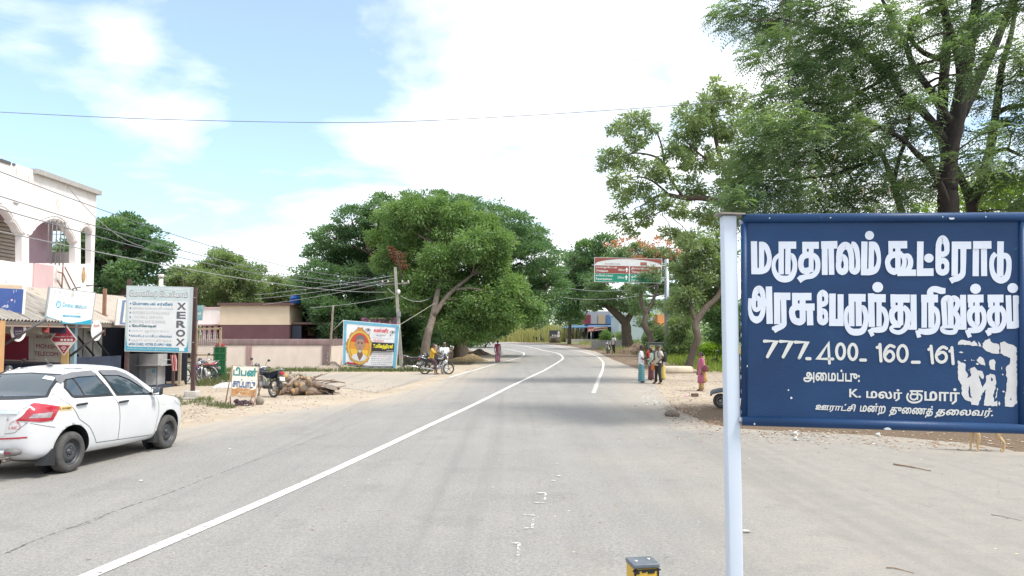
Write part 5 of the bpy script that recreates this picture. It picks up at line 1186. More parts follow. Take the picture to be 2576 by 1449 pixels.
def grey_board():
 Y=23.4;TL,TR,BR,BL=P(318,718,Y),P(486,722,Y+.35),P(480,888,Y+.35),P(313,884,Y)
 TL.x+=.0;bd=Board(TL,TR,BR,BL);f1=G(482,1004);f0=P(312,1005,Y)
 r=thing('telecom_board','tall grey telecom shop board on two brown posts reading XEROX down its side','sign board',(f1.x,f1.y,0))
 mb=MB();bd.panel(mb,0,0,1,1,0,.05);mb.build('case',FRAME_G,r,True)
 mb=MB();bd.rect(mb,.012,.012,.955,.985,.004);fc=mb.build('face',mat('grey_print',(.42,.51,.53),.45,col2=(.48,.55,.56),scale=1.2),r,True,fixn=False)
 mb=MB();bd.poly(mb,[(.012,.75),(.04,.915),(.93,.915),(.955,.80),(.955,.985),(.012,.985)],.006);mb.build('blue_band',plain((.05,.32,.45),.45),fc,True,fixn=False)
 mb=MB();ro=.025;cs=[(.04+ro,.22+ro,180),(.93 -ro,.22+ro,270),(.93 -ro,.925 -ro,0),(.04+ro,.925 -ro,90)]
 bd.poly(mb,[(x+ro*math.cos(R(a+k*22.5)),y+ro*math.sin(R(a+k*22.5))) for x,y,a in cs for k in range(5)],.008);pg=mb.build('panel',mat('pale_print',(.62,.64,.66),.45,col2=(.56,.58,.60),scale=2),fc,True,fixn=False)
 t=MB();bd.text(t,'ேமானிஷ் ெடலிகாம்',.045,.075,.925,.19,.011,bold=.045);t.build('lettering',plain((.10,.10,.11),.6),fc,True,fixn=False)
 t=MB();bd.text(t,'ேமானிஷ் ெடலிகாம்',.05,.085,.92,.18,.014,bold=.012);bd.text(t,'உரிமை: ரமேஷ்.M',.05,.03,.33,.06,.011);bd.text(t,'9655516777, 9655552777',.52,.03,.90,.06,.011,bold=.01);t.build('lettering',plain((.74,.75,.76),.5),fc,True,fixn=False)
 t=MB()
 for i,ch in enumerate('XEROX'):bd.text(t,ch,.765,.243+i*.136,.905,.352+i*.136,.012,bold=.045)
 t.build('lettering',plain((.095,.10,.115),.6),pg,True,fixn=False)
 t=MB();bd.text(t,'ெமாைபல் சர்வீஸ்',.10,.245,.70,.305,.012,bold=.03);bd.text(t,'PAN CARD, VOTER ID APPLY HERE',.085,.865,.705,.912,.012,bold=.035);bd.text(t,'கம்ப்யூட்டர் பட்டா,சிட்டா, வில்லங்கம்',.09,.735,.705,.785,.012,bold=.015)
 for i in range(10):bd.rect(t,.062,.262+i*.0685,.080,.286+i*.0685,.012)
 t.build('lettering',plain((.035,.17,.30),.5),pg,True,fixn=False)
 t=MB();bd.text(t,'ேலமிேனஷன்',.10,.585,.47,.64,.012,bold=.03);t.build('lettering',plain((.03,.12,.16),.5),pg,True,fixn=False)
 t=MB();bd.text(t,'அைனத்து ெமாைபல் உதிரிபாகங்கள்',.10,.315,.71,.37,.012);bd.text(t,'All MOBILE & DTH RECHARGE',.10,.385,.66,.43,.012,bold=.01);bd.text(t,'PRINTING AND SCANNING',.10,.52,.60,.565,.012,bold=.01);bd.text(t,'கலர் ஜெராக்ஸ்',.10,.66,.66,.71,.012);bd.text(t,'ஆதார் கார்டு திருத்தம்',.10,.80,.70,.85,.012);bd.text(t,'MOBILE SERVICE',.14,.455,.56,.495,.012)
 t.build('lettering',plain((.47,.50,.52),.5),pg,True,fixn=False)
 t=MB();bd.text(t,'மெயின் ரோடு, மருதாலம் கூட்ரோடு, இராணிப்பேட்டை மாவட்டம் - 632',.04,.94,.80,.972,.009);bd.rect(t,.82,.925,.90,.975,.009);t.build('lettering',plain((.62,.66,.68),.5),fc,True,fixn=False)
 br=mat('brown_steel',(.085,.045,.045),.55,col2=(.06,.035,.035),scale=4,col3=(.20,.085,.04),scale3=5,thr3=.64)
 zt=TR.z+.05;pp=MB();pp.box((f1.x+.03,f1.y,zt/2),(.11,.11,zt));pp.build('post',br,r,True)
 pp=MB();pp.box((f0.x,Y+.1,1.9),(.10,.10,3.7));pp.build('post',br,r,True)
 cl_=MB()
 for v in (.16,.84):cl_.box(tuple(bd.pt(1.01,v,-.03)),(.12,.05,.03))
 cl_.build('bracket',plain((.25,.25,.26),.4,.5),r,True)
 ft=MB();ft.box((f1.x+.02,f1.y,.11),(.40,.36,.30),bev=.03);ft.box((f1.x -.02,f1.y,.03),(.54,.46,.06),bev=.02);ft.build('concrete_foot',mat('concrete',(.50,.47,.44),.9,col2=(.40,.38,.35),scale=6,bump=.3),r,True)
grey_board()
# ------------------------------------------------------------------ compound wall, low buildings, banner, poles and wires, direction sign, far sheds
CREAM_W=mat('cream_wall',(0.80,0.67,0.61),0.9,col2=(0.71,0.585,0.53),scale=1.6,col3=(0.33,0.26,0.23),scale3=2.1,thr3=.70,stretch=(1,1,.6),bump=.3,bscale=25)
COPE=mat('maroon_coping',(0.30,0.205,0.205),0.9,col2=(0.20,0.14,0.145),scale=3,col3=(.50,.43,.40),scale3=6,thr3=.66,stretch=(1,1,.4),bump=.3,bscale=20)
BEIGE=mat('beige_plaster',(0.74,0.61,0.46),0.9,col2=(0.69,0.565,0.425),scale=1.5,bump=.2,bscale=30)
MAROON=mat('maroon_plaster',(0.155,0.075,0.085),0.85,col2=(0.125,0.06,0.07),scale=1.4,bump=.2,bscale=30)
DARKIN=plain((.035,.035,.045),.8)
def compound_wall():
 Y=47.2;zt=Z_(853,Y);zc=Z_(869,Y);x0,x1,xe=X_(492,Y),X_(832,Y),X_(845,Y)
 root=thing('compound_wall','cream plastered compound wall with stained maroon coping','wall',((x0+x1)/2,Y,0))
 mb=MB();mb.box(((x0+x1)/2,Y,zc/2),(x1 -x0,.2,zc));Y2=53;x2=X_(872,Y2)
 d=Vector((x2 -x1,Y2 -Y,0));L=d.length;a=math.atan2(d.y,d.x);mb.box(((x1+x2)/2,(Y+Y2)/2,zc/2+.02),(L,.2,zc),rot=(0,0,a));mb.build('panel',CREAM_W,root,True)
 cp=MB();cp.box(((x0+x1)/2,Y,(zt+zc)/2),(x1 -x0+.1,.27,zt -zc),bev=.03);cp.box(((x1+x2)/2,(Y+Y2)/2,(zt+zc)/2+.004),(L,.26,zt -zc),rot=(0,0,a));cp.build('coping',COPE,root,True)
 for px,w in ((630,.32),(822,.40)):
  pb=MB();x=X_(px,Y);pb.box((x,Y -.03,zc/2),(w,.24,zc -.01));pb.build('pier',mat('pink_pier',(.42,.27,.27),.9,col2=(.34,.22,.22),scale=3) if px<700 else COPE,root,True)
 sg=Board(P(822,882,Y -.16),P(834,884,Y -.16),P(833,912,Y -.16),P(821,910,Y -.16));t=MB()
 for i,w_ in enumerate(['பஸ்','நிலை','யம்']):sg.text(t,w_,.1,.05+.32*i,.9,.30+.32*i,0.0,bold=.02)
 t.build('lettering',plain((.6,.55,.52),.8),root,True,fixn=False)
 nb=Board(P(858,866,51.5),P(869,864,52.4),P(869,905,52.4),P(858,908,51.5));mb=MB();nb.panel(mb,0,0,1,1,.12,.02);nbp=mb.build('notice',plain((.10,.24,.42),.6),root,True)
compound_wall()
def low_buildings():
 Y=57.5;g=gz(Y);x0,x1,x2=X_(553,Y),X_(728,Y),X_(757,61)
 zt,zm=Z_(768,Y),Z_(817,Y)
 r=thing('low_building','flat-roofed beige and maroon building behind the compound wall','building',((x0+x1)/2,60,g))
 up=MB();lo=MB();rf=MB()
 up.box(((x0+x1)/2,Y+4,(zt+zm)/2),(x1 -x0,8,zt -zm));up.build('upper_wall',BEIGE,r,True)
 lo.box(((x0+x1)/2,Y+4.0,(zm+g -.2)/2),(x1 -x0 -.04,7.98,zm -g+.2));lo.build('lower_wall',MAROON,r,True)
 rf.box(((x0+x1)/2+.1,Y+4,zt+.09),(x1 -x0+.5,8.4,.18));rf.build('roof',plain((.15,.085,.085),.85),r,True)
 up2=MB();up2.box(((x1+x2)/2+.0,63,(zt+zm)/2 -.1),(x2 -x1,4,zt -zm -.1));up2.build('side_block',BEIGE,r,True)
 pv=MB();xa,xb=X_(728,Y),X_(850,Y);pv.box(((xa+xb)/2,60.2,zm+.12),(xb -xa,4.4,.16));pv.build('porch_roof',plain((.20,.13,.12),.85),r,True)
 pi=MB()
 for px in (835,846):pi.box((X_(px,58.3),58.3,zm/2),(.22,.22,zm))
 pi.build('porch_pillar',plain((.33,.29,.28),.8),r,True)
 bk=MB();bk.box(((xa+xb)/2,63.2,zm/2),(xb -xa,.2,zm));bk.build('porch_wall',MAROON,r,True)
 pn=MB();b=Board(P(760,820,62.9),P(792,820,62.9),P(792,844,62.9),P(760,844,62.9));b.panel(pn,0,0,1,1,0,.05);pn.build('wall_panel',BEIGE,r,True)
 dr=MB();b=Board(P(734,819,58.0),P(758,819,58.0),P(758,864,58.0),P(734,864,58.0));b.panel(dr,0,0,1,1,0,.06);dr.build('door',plain((.035,.045,.075),.5),r,True)
 dr=MB();b=Board(P(803,820,62.8),P(816,820,62.8),P(816,866,62.8),P(803,866,62.8));b.panel(dr,0,0,1,1,0,.06);dr.build('door',DARKIN,r,True)
 dp=MB();dp.cyl((X_(741,61.0) -.1,60.9,zm),(X_(741,61) -.1,60.9,zt),.05,n=8);dp.build('down_pipe',plain((.35,.3,.25),.7),r,True)
 # water tank
 q=P(743,770,58.4);tr=thing('water_tank','ribbed bright blue plastic water tank on the beige building roof','water tank',(q.x,58.4,zt+.18))
 R_=.40;h=Z_(744,58.4) -zt -.18;prof=[(0,0),(R_,0)]
 for i in range(4):z=.08+(h -.25)*i/4;prof+=[(R_,z),(R_*1.06,z+.08),(R_*1.06,z+(h -.25)/4 -.06),(R_,z+(h -.25)/4 -.01)]
 prof+=[(R_*.98,h -.14),(R_*.8,h -.05),(.22,h -.02)]
 mb=MB();mb.lathe(prof,24);mb.build('tank',mat('blue_plastic',(.02,.13,.50),.35,col2=(.018,.11,.43),scale=3),tr)
 mb=MB();mb.lathe([(.23,h -.02),(.23,h+.06),(.18,h+.09),(0,h+.10)],18);mb.build('lid',plain((.02,.11,.42),.4),tr)
 # grey shrine spire
 s=thing('roof_spire','small dark grey tiered spire rising above the porch roof','spire',(X_(805,64),64,zm+.2));mb=MB()
 zz=Z_(803,64) -0;hh=Z_(783,64) -(zm+.2);
 for i,(w,a,b_) in enumerate([(.5,0,.72),(.42,.72,.86),(.28,.86,.95),(.14,.95,1.0)]):mb.box((0,0,hh*(a+b_)/2),(w,w,hh*(b_ -a)))
 mb.build('body',mat('grey_stone',(.14,.155,.17),.9,col2=(.08,.09,.10),scale=6),s);mb=MB()
 mb.box((0,-.27,hh*.33),(.30,.04,hh*.5));mb.build('niche',plain((.035,.05,.06),.7),s)
 # white and pink house at the left
 Y=60;g=gz(Y);x0,x1=X_(488,Y),X_(555,Y);zt=Z_(776,Y);r=thing('pink_house','low white house with maroon veranda posts left of the beige building','house',((x0+x1)/2,Y,g))
 mb=MB();mb.box(((x0+x1)/2,Y+3,(zt+Z_(818,Y))/2),(x1 -x0,6,zt -Z_(818,Y)));mb.build('parapet',mat('white_plaster',(.78,.74,.72),.85,col2=(.72,.66,.64),scale=2),r,True)
 mb=MB();mb.box(((x0+x1)/2,Y+3,zt+.05),(x1 -x0+.1,6.1,.12));mb.build('roof',PINK_W,r,True)
 mb=MB();mb.box(((x0+x1)/2,Y+1.6,Z_(818,Y)/2),(x1 -x0,.2,Z_(818,Y)));mb.build('wall',mat('maroon_wall',(.20,.07,.08),.8,col2=(.15,.055,.065),scale=2),r,True)
 mb=MB();mb.box(((x0+x1)/2 -.1,Y -.2,Z_(818,Y)+.02),(x1 -x0,1.4,.1));mb.build('veranda_roof',PINK_W,r,True)
 for px in (497,516,529,543):mb=MB();mb.box((X_(px,Y -.5),Y -.5,Z_(820,Y)/2),(.24,.24,Z_(820,Y)));mb.build('post',PINK_W,r,True)
 mb=MB();b=Board(P(519,822,Y+1.4),P(528,822,Y+1.4),P(528,866,Y+1.4),P(519,866,Y+1.4));b.panel(mb,0,0,1,1,0,.05);mb.build('door',plain((.05,.09,.12),.6),r,True)
 # teal hanging board at the far left
 bd=Board(P(490,768,44),P(513,768,44),P(508,806,44),P(490,806,44));r=thing('teal_board','small teal and white shop board peeping out right of the brown post','sign board',tuple(bd.pt(.5,1)))
 mb=MB();bd.panel(mb,0,0,1,1,0,.04);fc=mb.build('panel',mat('teal_print',(.04,.22,.26),.5,col2=(.35,.48,.48),scale=3),r,True);t=MB();bd.text(t,'ரம்',.1,.4,.75,.68,.004,bold=.03);t.build('lettering',plain((.7,.72,.7),.6),fc,True,fixn=False)
 mb=MB();mb.cyl((bd.pt(.3,1).x,44.05,0),tuple(bd.pt(.3,.9,-.05)),.04,n=6);mb.build('post',plain((.3,.25,.2),.7),r,True)
 # wooden frame with wire mesh near the bikes
 Y=36;r=thing('wire_frame','wooden post frame with wire mesh standing before the compound wall','frame',(X_(520,Y),Y,0));wd=mat('weathered_wood',(.42,.33,.22),.85,col2=(.30,.23,.15),scale=6)
 for p,q in (((555,826),(553,930)),((492,828),(557,826)),((496,830),(492,930)),((493,893),(554,893))):mb=MB();mb.tube([P(*p,Y),P(*q,Y)],.06,4,smooth=False);mb.build('rail',wd,r,True)
 mb=MB()
 for i in range(12):mb.cyl(P(497+i*5,840,Y),P(495+i*5,930,Y),.006,n=4)
 for i in range(14):mb.cyl(P(495,838+i*7,Y),P(552,838+i*7,Y),.006,n=4)
 mb.build('wire_mesh',plain((.5,.48,.44),.5,.4),r,True)
 # pink gate shrine behind the banner
 Y=56;r=thing('painted_arch','pink painted arch with cream borders showing above the banner','arch',(X_(958,Y),Y,gz(Y)));mb=MB()
 b=Board(P(910,799,Y),P(1003,799,Y),P(1003,900,Y),P(910,900,Y));b.panel(mb,0,.0,1,1,0,.4);mb.build('wall',mat('pink_paint',(.60,.18,.40),.7,col2=(.52,.15,.35),scale=3),r,True)
 mb=MB();b.rect(mb,.18,.0,.24,1,.02);b.rect(mb,.74,0,.80,1,.02);b.rect(mb,.18,0,.8,.035,.022);b.poly(mb,[(.33,.20),(.49,.10),(.65,.20),(.60,.20),(.49,.135),(.38,.20)],.02);mb.build('border',plain((.72,.66,.40),.7),r,True,fixn=False)
 mb=MB();b.rect(mb,.82,.04,1,.10,.02);b.rect(mb,.82,.18,1,.24,.02);mb.build('grey_panel',plain((.25,.27,.32),.7),r,True,fixn=False)
low_buildings()

def banner():
 Y=45.3;TL,TR,BR,BL=P(864,805,Y),P(1006,817,Y),P(997,927,Y),P(861,918,Y);bd=Board(TL,TR,BR,BL)
 r=thing('memorial_banner','memorial flex banner with framed portrait of a grey-haired man, tied between posts','banner',tuple(bd.pt(.5,1)))
 # the cloth: a gently rippled sheet that sags along its lower edge
 nu,nv=40,30;vs=[];fs=[]
 def cl(u,v,o=0.0):
  s=math.sin(u*math.pi);q=bd.pt(u,v+.035*v*s -0.0,0)
  w=.035*math.sin(u*9+v*3)*(.3+v)+.03*math.sin((u+v)*22)*math.exp(-6*(u+v))+.03*math.sin((1 -u+v)*22)*math.exp(-6*(1 -u+v))
  return q+bd.n*(w+o)
 for j in range(nv+1):
  for i in range(nu+1):vs.append(cl(i/nu,j/nv))
 for j in range(nv):
  for i in range(nu):a=j*(nu+1)+i;fs.append((a,a+1,a+nu+2,a+nu+1))
 mb=MB();mb.add(vs,fs,0,True);cloth=mb.build('cloth',mat('flex_white',(.80,.81,.84),.5,col2=(.76,.77,.81),scale=2),r,True,fixn=False)
 L=[0.012]
 def put(polys,col,name,rough=.5,smooth=False):
  mb=MB();L[0]+=.0025
  for pl in polys:
   tr=tessellate_polygon([[Vector((p[0],p[1],0)) for p in pl]]);P2=[Vector((p[0],p[1])) for p in pl]
   bm=bmesh.new();vv=[bm.verts.new((p.x,p.y,0)) for p in P2]
   for t in tr:
    try:bm.faces.new([vv[k] for k in t])
    except ValueError:pass
   for _ in range(4):
    lg=[e for e in bm.edges if e.calc_length()>.06]
    if not lg:break
    bmesh.ops.subdivide_edges(bm,edges=lg,cuts=1,use_grid_fill=True);bmesh.ops.triangulate(bm,faces=[f for f in bm.faces if len(f.verts)>4])
   bm.verts.index_update();mb.add([cl(v.co.x,v.co.y,L[0]) for v in bm.verts],[[v.index for v in f.verts] for f in bm.faces],0,True);bm.free()
  return mb.build(name,plain(col,rough) if isinstance(col,tuple) else col,cloth,True,fixn=False)
 def txt(lst,col,name='lettering'):
  mb=MB();L[0]+=.0025
  for body,u0,v0,u1,v1,bold in lst:
   vs,fs,asp=text_geo(body,bold)
   mb.add([cl(u0+(u1 -u0)*p[0],v1+(v0 -v1)*p[1],L[0]+p[2]*.0002) for p in vs],fs)
  return mb.build(name,plain(col,.6),cloth,True,fixn=False)
 rc=lambda u0,v0,u1,v1:[(u0,v0),(u1,v0),(u1,v1),(u0,v1)]
 E=lambda u,v,a,b,n=36,k0=0,k1=360:[(u+a*math.cos(R(k0+(k1 -k0)*i/n)),v+b*math.sin(R(k0+(k1 -k0)*i/n))) for i in range(n)]
 put([rc(.012,.012,.99,.07),rc(.015,.06,.06,.99),rc(.93,.06,.985,.99)],(.16,.46,.62),'blue_border')
 # gilt frame with its scrollwork, then the portrait ground and the man
 cu,cv,a,b_=.305,.565,.195,.335;scal=[]
 for i in range(80):
  t=6.2832*i/80;k=1.0+.10*abs(math.sin(t*6))+.05*abs(math.sin(t*13))+(.16 if abs(math.sin(t))>.985 else 0)+(.12 if abs(math.cos(t))>.985 else 0);scal.append((cu+a*k*1.08*math.cos(t),cv+b_*k*1.06*math.sin(t)))
 put([scal],mat('gilt_brown',(.32,.14,.05),.5,col2=(.62,.36,.10),scale=9),'frame_scroll');put([E(cu,cv,a*1.08,b_*1.07)],(.70,.45,.09),'frame_print');put([E(cu,cv,a*.93,b_*.95)],(.36,.19,.05),'frame_print')
 ov=E(cu,cv,a*.88,b_*.91)
 put([[p for p in ov if p[1]<=cv+.02]],(.60,.07,.04),'portrait_ground');put([[p for p in ov if p[1]>=cv -.12]],(.70,.30,.04),'portrait_ground');put([[p for p in ov if p[1]>=cv+.02]],(.78,.50,.06),'portrait_ground')
 put([[(.165,.80),(.20,.735),(.27,.70),(.31,.745),(.37,.70),(.43,.74),(.452,.775),(.40,.845),(.305,.875),(.21,.845)]],(.70,.69,.72),'shirt_print')
 put([[(.275,.66),(.355,.66),(.375,.72),(.345,.80),(.315,.86),(.285,.79),(.262,.72)]],(.22,.125,.085),'neck_print')
 put([[(.235,.40),(.26,.36),(.32,.34),(.375,.37),(.392,.43),(.388,.52),(.37,.60),(.345,.66),(.31,.685),(.28,.665),(.255,.60),(.24,.52)],E(.232,.50,.014,.04,14),E(.393,.50,.013,.04,14)],(.40,.255,.185),'face_print')
 put([[(.235,.46),(.238,.36),(.265,.315),(.30,.295),(.35,.305),(.385,.345),(.395,.43),(.388,.455),(.37,.39),(.32,.375),(.27,.395),(.25,.43)]],(.16,.16,.17),'hair_print')
 put([E(.283,.478,.018,.011,12),E(.345,.478,.018,.011,12),[(.262,.452),(.30,.445),(.30,.455),(.263,.462)],[(.328,.447),(.368,.452),(.366,.462),(.329,.457)],[(.29,.598),(.335,.598),(.33,.612),(.295,.612)],[(.302,.55),(.325,.55),(.322,.562),(.305,.562)]],(.10,.065,.055),'eye_print')
 put([[(.285,.625),(.312,.615),(.34,.625),(.335,.67),(.312,.685),(.29,.672)]],(.55,.53,.52),'beard_print');put([E(.313,.452,.006,.014,10)],(.55,.08,.05),'forehead_mark')
 # the two weeping eyes
 for u,v,s in ((.445,.175,1),(.885,.185,-1)):
  put([[(u -.055,v),(u -.03,v -.03),(u+.01,v -.04),(u+.05,v -.01),(u+.03,v+.02),(u -.02,v+.025)]],(.09,.08,.09),'eye_outline');put([[(u -.042,v),(u -.02,v -.018),(u+.01,v -.025),(u+.036,v -.006),(u+.02,v+.012),(u -.02,v+.015)]],(.72,.72,.74),'eye_white');put([E(u+.002,v -.004,.014,.018,14),E(u+.035*s,v+.065,.006,.018,10)],(.03,.03,.05),'eye_pupil')
 put([rc(.53,.425,.93,.62),rc(.53,.645,.93,.652),rc(.05,.945,.935,.99)],(.03,.027,.03),'black_band');put([rc(.08,.915,.25,.948)],(.55,.03,.04),'red_band')
 txt([('கண்ணீர்',.545,.11,.815,.225,.03),('T.ெபருமாள்',.54,.365,.74,.415,.025)],(.62,.04,.06));txt([('T.மேகந்திரன்',.555,.45,.915,.575,.05)],(.80,.74,.05))
 txt([('அஞ்சலி',.59,.245,.77,.295,0.0),('இராணிப்பேட்டை மாவட்டம்',.53,.315,.90,.335,.0),('மருதாலம் கூட்ரோடு',.57,.34,.86,.36,.0),('06.08.2024 செவ்வாய்க்கிழமை அன்று',.54,.675,.92,.70,.01),('மணியளவில்',.54,.72,.63,.745,.01),('அவரது',.83,.73,.91,.755,.01),('இறுதிச்சடங்கு 06.08.2024 புதன்கிழமை',.535,.77,.91,.80,.01),('மாலை 3.00 மணியளவில் மருதாலம்',.535,.815,.91,.84,.01),('நடைபெறும் என்பதை',.535,.855,.91,.88,.01),('வருத்தத்துடன் தெரிவிக்கிறோம்',.535,.893,.83,.915,.01)],(.10,.10,.11));txt([('இயற்கை எய்தினார்',.655,.72,.81,.745,.015)],(.6,.05,.06));txt([('இப்படிக்கு: குடும்பத்தினர் மற்றும் நண்பர்கள்',.07,.952,.92,.982,.02),('அவர்கள்',.80,.585,.92,.61,.02)],(.72,.72,.74))
 rp=MB();pole=P(836,832,45.6)
 rp.tube([TL,(TL+pole)/2+Vector((0,0,-.03)),pole],.018,5);rp.tube([P(1006,817,Y),P(1050,790,48),P(1093,763,50)],.012,5);rp.tube([BR,P(1006,922,45.6)],.015,5);rp.build('rope',plain((.55,.52,.46),.8),r,True)
 # timber post left of the banner
 mb=MB();p,w=smooth_pts([P(826,924,45.6),P(830,880,45.6),P(834,830,45.6),P(838,768,45.6)],False,4,[.075,.07,.07,.06]);mb.tube(p,w,8);tag(mb.build('timber_post',mat('grey_timber',(.27,.23,.19),.9,col2=(.18,.15,.12),scale=6)),'rough grey timber post holding the left corner of the banner','post')
banner()

# ---- electric pole and wires
CONC=mat('pole_concrete',(.36,.34,.31),.9,col2=(.26,.25,.23),scale=4)
WIRE=plain((.30,.30,.31),.6)
PT=P(994,676,46.0)
def pole():
 r=thing('electric_pole','leaning concrete electric pole with cross arm and lamp beside the banner','pole',(P(1010,930,46).x,46,gz(46)))
 mb=MB();mb.tube([P(1010,930,46),P(994,672,46)],[.15,.10],4,smooth=False);mb.build('shaft',CONC,r,True)
 mb=MB();mb.cyl(P(958,718,46.15),P(1030,712,46.0),.05,n=6);mb.build('cross_arm',plain((.2,.19,.18),.6,.4),r,True)
 for px in (962,976,1012,1027):mb=MB();q=P(px,711,46);mb.lathe([(0,0),(.05,.02),(.06,.06),(.03,.10),(.05,.14),(0,.16)],8,M=Matrix.Translation(q));mb.build('insulator',plain((.5,.48,.45),.4),r,True)
 br=MB();br.tube([P(1002,745,46),P(985,735,45.9),P(975,725,45.9)],.025,6);br.tube([P(998,738,45.9),P(1003,737,45.8)],.03,6);br.build('stay',plain((.25,.24,.23),.6),r,True)
 lm=MB();lm.ell(P(1003,734,45.75),(.10,.10,.14),10,8);lm.build('lamp',plain((.78,.77,.74),.3),r,True)
 bx=MB();bx.box(tuple(P(1004,790,45.9)),(.2,.14,.3));bx.build('fuse_box',plain((.25,.25,.26),.5),r,True)
pole()
def wire(label,pts,rr=.011,name='overhead_wire',group=None,col=None):
 mb=MB();p=smooth_pts([Vector(q) for q in pts],False,12);mb.tube(p,rr,5,caps=False);tag(mb.build(name,col or WIRE),label,'wire',group)
def sagw(a,b,s,k=10):
 a,b=Vector(a),Vector(b);return [a+(b -a)*(i/k) -Vector((0,0,4*s*(i/k)*(1 -i/k))) for i in range(k+1)]
DW=plain((.16,.17,.20),.6)
wire('single dark wire sagging across the whole sky',[P(-30,280,24),P(0,282,24),P(400,300,25),P(900,308,26),P(1300,292,27),P(1730,263,28),P(1900,245,28)],.012,col=DW)
ends=[(PT+Vector((-.3,0,-.2)))]
for i,(lab,a,b) in enumerate([('uppermost wire from the white building roof to the banner pole',(-20,424,17),(930,700,46)),('second wire crossing the white building arches to the banner pole',(-20,487,16.5),(960,712,46)),('twin cable crossing the white building above the middle arch',(-20,520,16),(966,716,46)),('slack lower cable passing the small arch of the white building',(-20,578,15.5),(975,735,46)),('thin wire running down to the roof edge of the dark shop',(166,463,24),(360,620,30))]):
 wire(lab,sagw(P(*a),P(*b),.55 if i<3 else .35),.012,group='wires to the banner pole' if i<4 else None,col=DW if i<3 else WIRE)
for i,(a,b,s,lab) in enumerate([((640,742,60),(990,693,46),.1,'highest wire rising from the left to the banner pole top'),((640,752,60),(990,700,46),.15,'wire rising to the pole just below its top'),((600,772,60),(992,706,46),.2,'wire rising to the pole above its cross arm'),((780,774,52),(1000,745,46),.1,'lowest pale wire reaching the lamp on the pole'),((1008,744,46),(1090,745,52),.35,'loose wire drooping from the pole into the light green tree')]):
 wire(lab,sagw(P(*a),P(*b),s),.013,group='wires to the banner pole',col=plain((.55,.56,.56),.6))
wire('thin wire sagging from the dome tree to the steel gantry pole',sagw(P(1340,700,70),P(1675,712,61),.9),.018,col=plain((.5,.5,.5),.6));wire('lower pale wire between the far trees under the direction sign',sagw(P(1395,745,72),P(1640,738,62),.4),.016,col=plain((.55,.55,.55),.6))

def direction_sign():
 Y=61.5;Yg=gz(Y);steel=mat('galvanised_steel',(.42,.45,.50),.38,col2=(.34,.37,.42),scale=4,metal=.6,stretch=(1,1,.2))
 b=P(1678,900,Y);r=thing('direction_sign','overhead brown and green direction sign on a tall steel pole','road sign',(b.x,Y,b.z))
 mb=MB();mb.cyl((b.x,Y,b.z -.05),tuple(P(1677,652,Y)),.21,.17,n=20);mb.build('pole',steel,r,True)
 mb=MB();mb.lathe([(.42,0),(.42,.06),(.24,.08),(.22,.5)],20,M=Matrix.Translation((b.x,Y,b.z)));mb.build('pole_foot',steel,r,True)
 for py in (669,700):mb=MB();mb.cyl(P(1678,py,Y -.1),P(1490,py -2,Y -.1),.07,n=10);mb.build('cross_bar',steel,r,True)
 TL,TR,BR,BL=P(1495,647,Y -.25),P(1666,651,Y -.25),P(1664,713,Y -.25),P(1495,709,Y -.25);bd=Board(TL,TR,BR,BL)
 wh=plain((.72,.73,.73),.4);mb=MB();bd.panel(mb,0,0,1,1,0,.06);mb.build('panel',wh,r,True)
 brw=mat('brown_sheet',(.30,.075,.055),.4,col2=(.26,.065,.05),scale=3);gr=mat('green_sheet',(.008,.26,.17),.4,col2=(.008,.23,.15),scale=3)
 mb=MB();arc=[(x,.27 -.23*math.sin(math.pi*x)**.55) for x in [i/24 for i in range(25)]]
 bd.poly(mb,[(.008,.015),(.992,.015),(.992,.24)]+[(max(.008,min(.992,x)),y) for x,y in arc[::-1]],.01);mb.build('header',brw,r,True,fixn=False)
 mb=MB();bd.rect(mb,.012,.33,.512,.635,.01);bd.rect(mb,.528,.33,.988,.635,.01);mb.build('brown_plate',brw,r,True,fixn=False)
 mb=MB();bd.rect(mb,.012,.65,.512,.975,.01);bd.rect(mb,.528,.65,.988,.975,.01);mb.build('green_plate',gr,r,True,fixn=False)
 t=MB();T_=lambda s_,a,b_,c,d,bo=.02:bd.text(t,s_,a,b_,c,d,.014,bold=bo)
 T_('வாலாஜாபேட்டை'.replace('பே','ேப'),.025,.355,.335,.455);T_('Walajapet',.025,.50,.205,.605);T_('18Km',.355,.44,.45,.53);T_('திருப்பாற்கடல்',.548,.365,.805,.485);T_('Thiruparkadal',.548,.52,.79,.62);T_('23Km',.815,.46,.92,.55)
 T_('காேவரிபாக்கம்',.025,.68,.275,.79);T_('Kaveripakkam',.025,.83,.265,.94);T_('21Km',.345,.75,.44,.84);T_('ஓச்ேசரி',.548,.69,.675,.82);T_('Ocheri',.548,.85,.66,.95);T_('26Km',.815,.75,.92,.84)
 for u,v in ((.48,.49),(.955,.50),(.475,.80),(.955,.80)):bd.poly(t,[(u,v -.11),(u+.026,v),(u+.009,v),(u+.009,v+.09),(u -.009,v+.09),(u -.009,v),(u -.026,v)],.014)
 t.build('lettering',plain((.80,.81,.80),.5),r,True,fixn=False)
 t=MB();bd.text(t,'Incredible India',.16,.21,.38,.285,.012);t.build('lettering',plain((.30,.30,.32),.6),r,True,fixn=False)
 t=MB();bd.rect(t,.68,.16,.775,.29,.012);bd.rect(t,.69,.185,.765,.27,.015);t.build('header_badge',plain((.36,.13,.10),.6),r,True,fixn=False)
direction_sign()

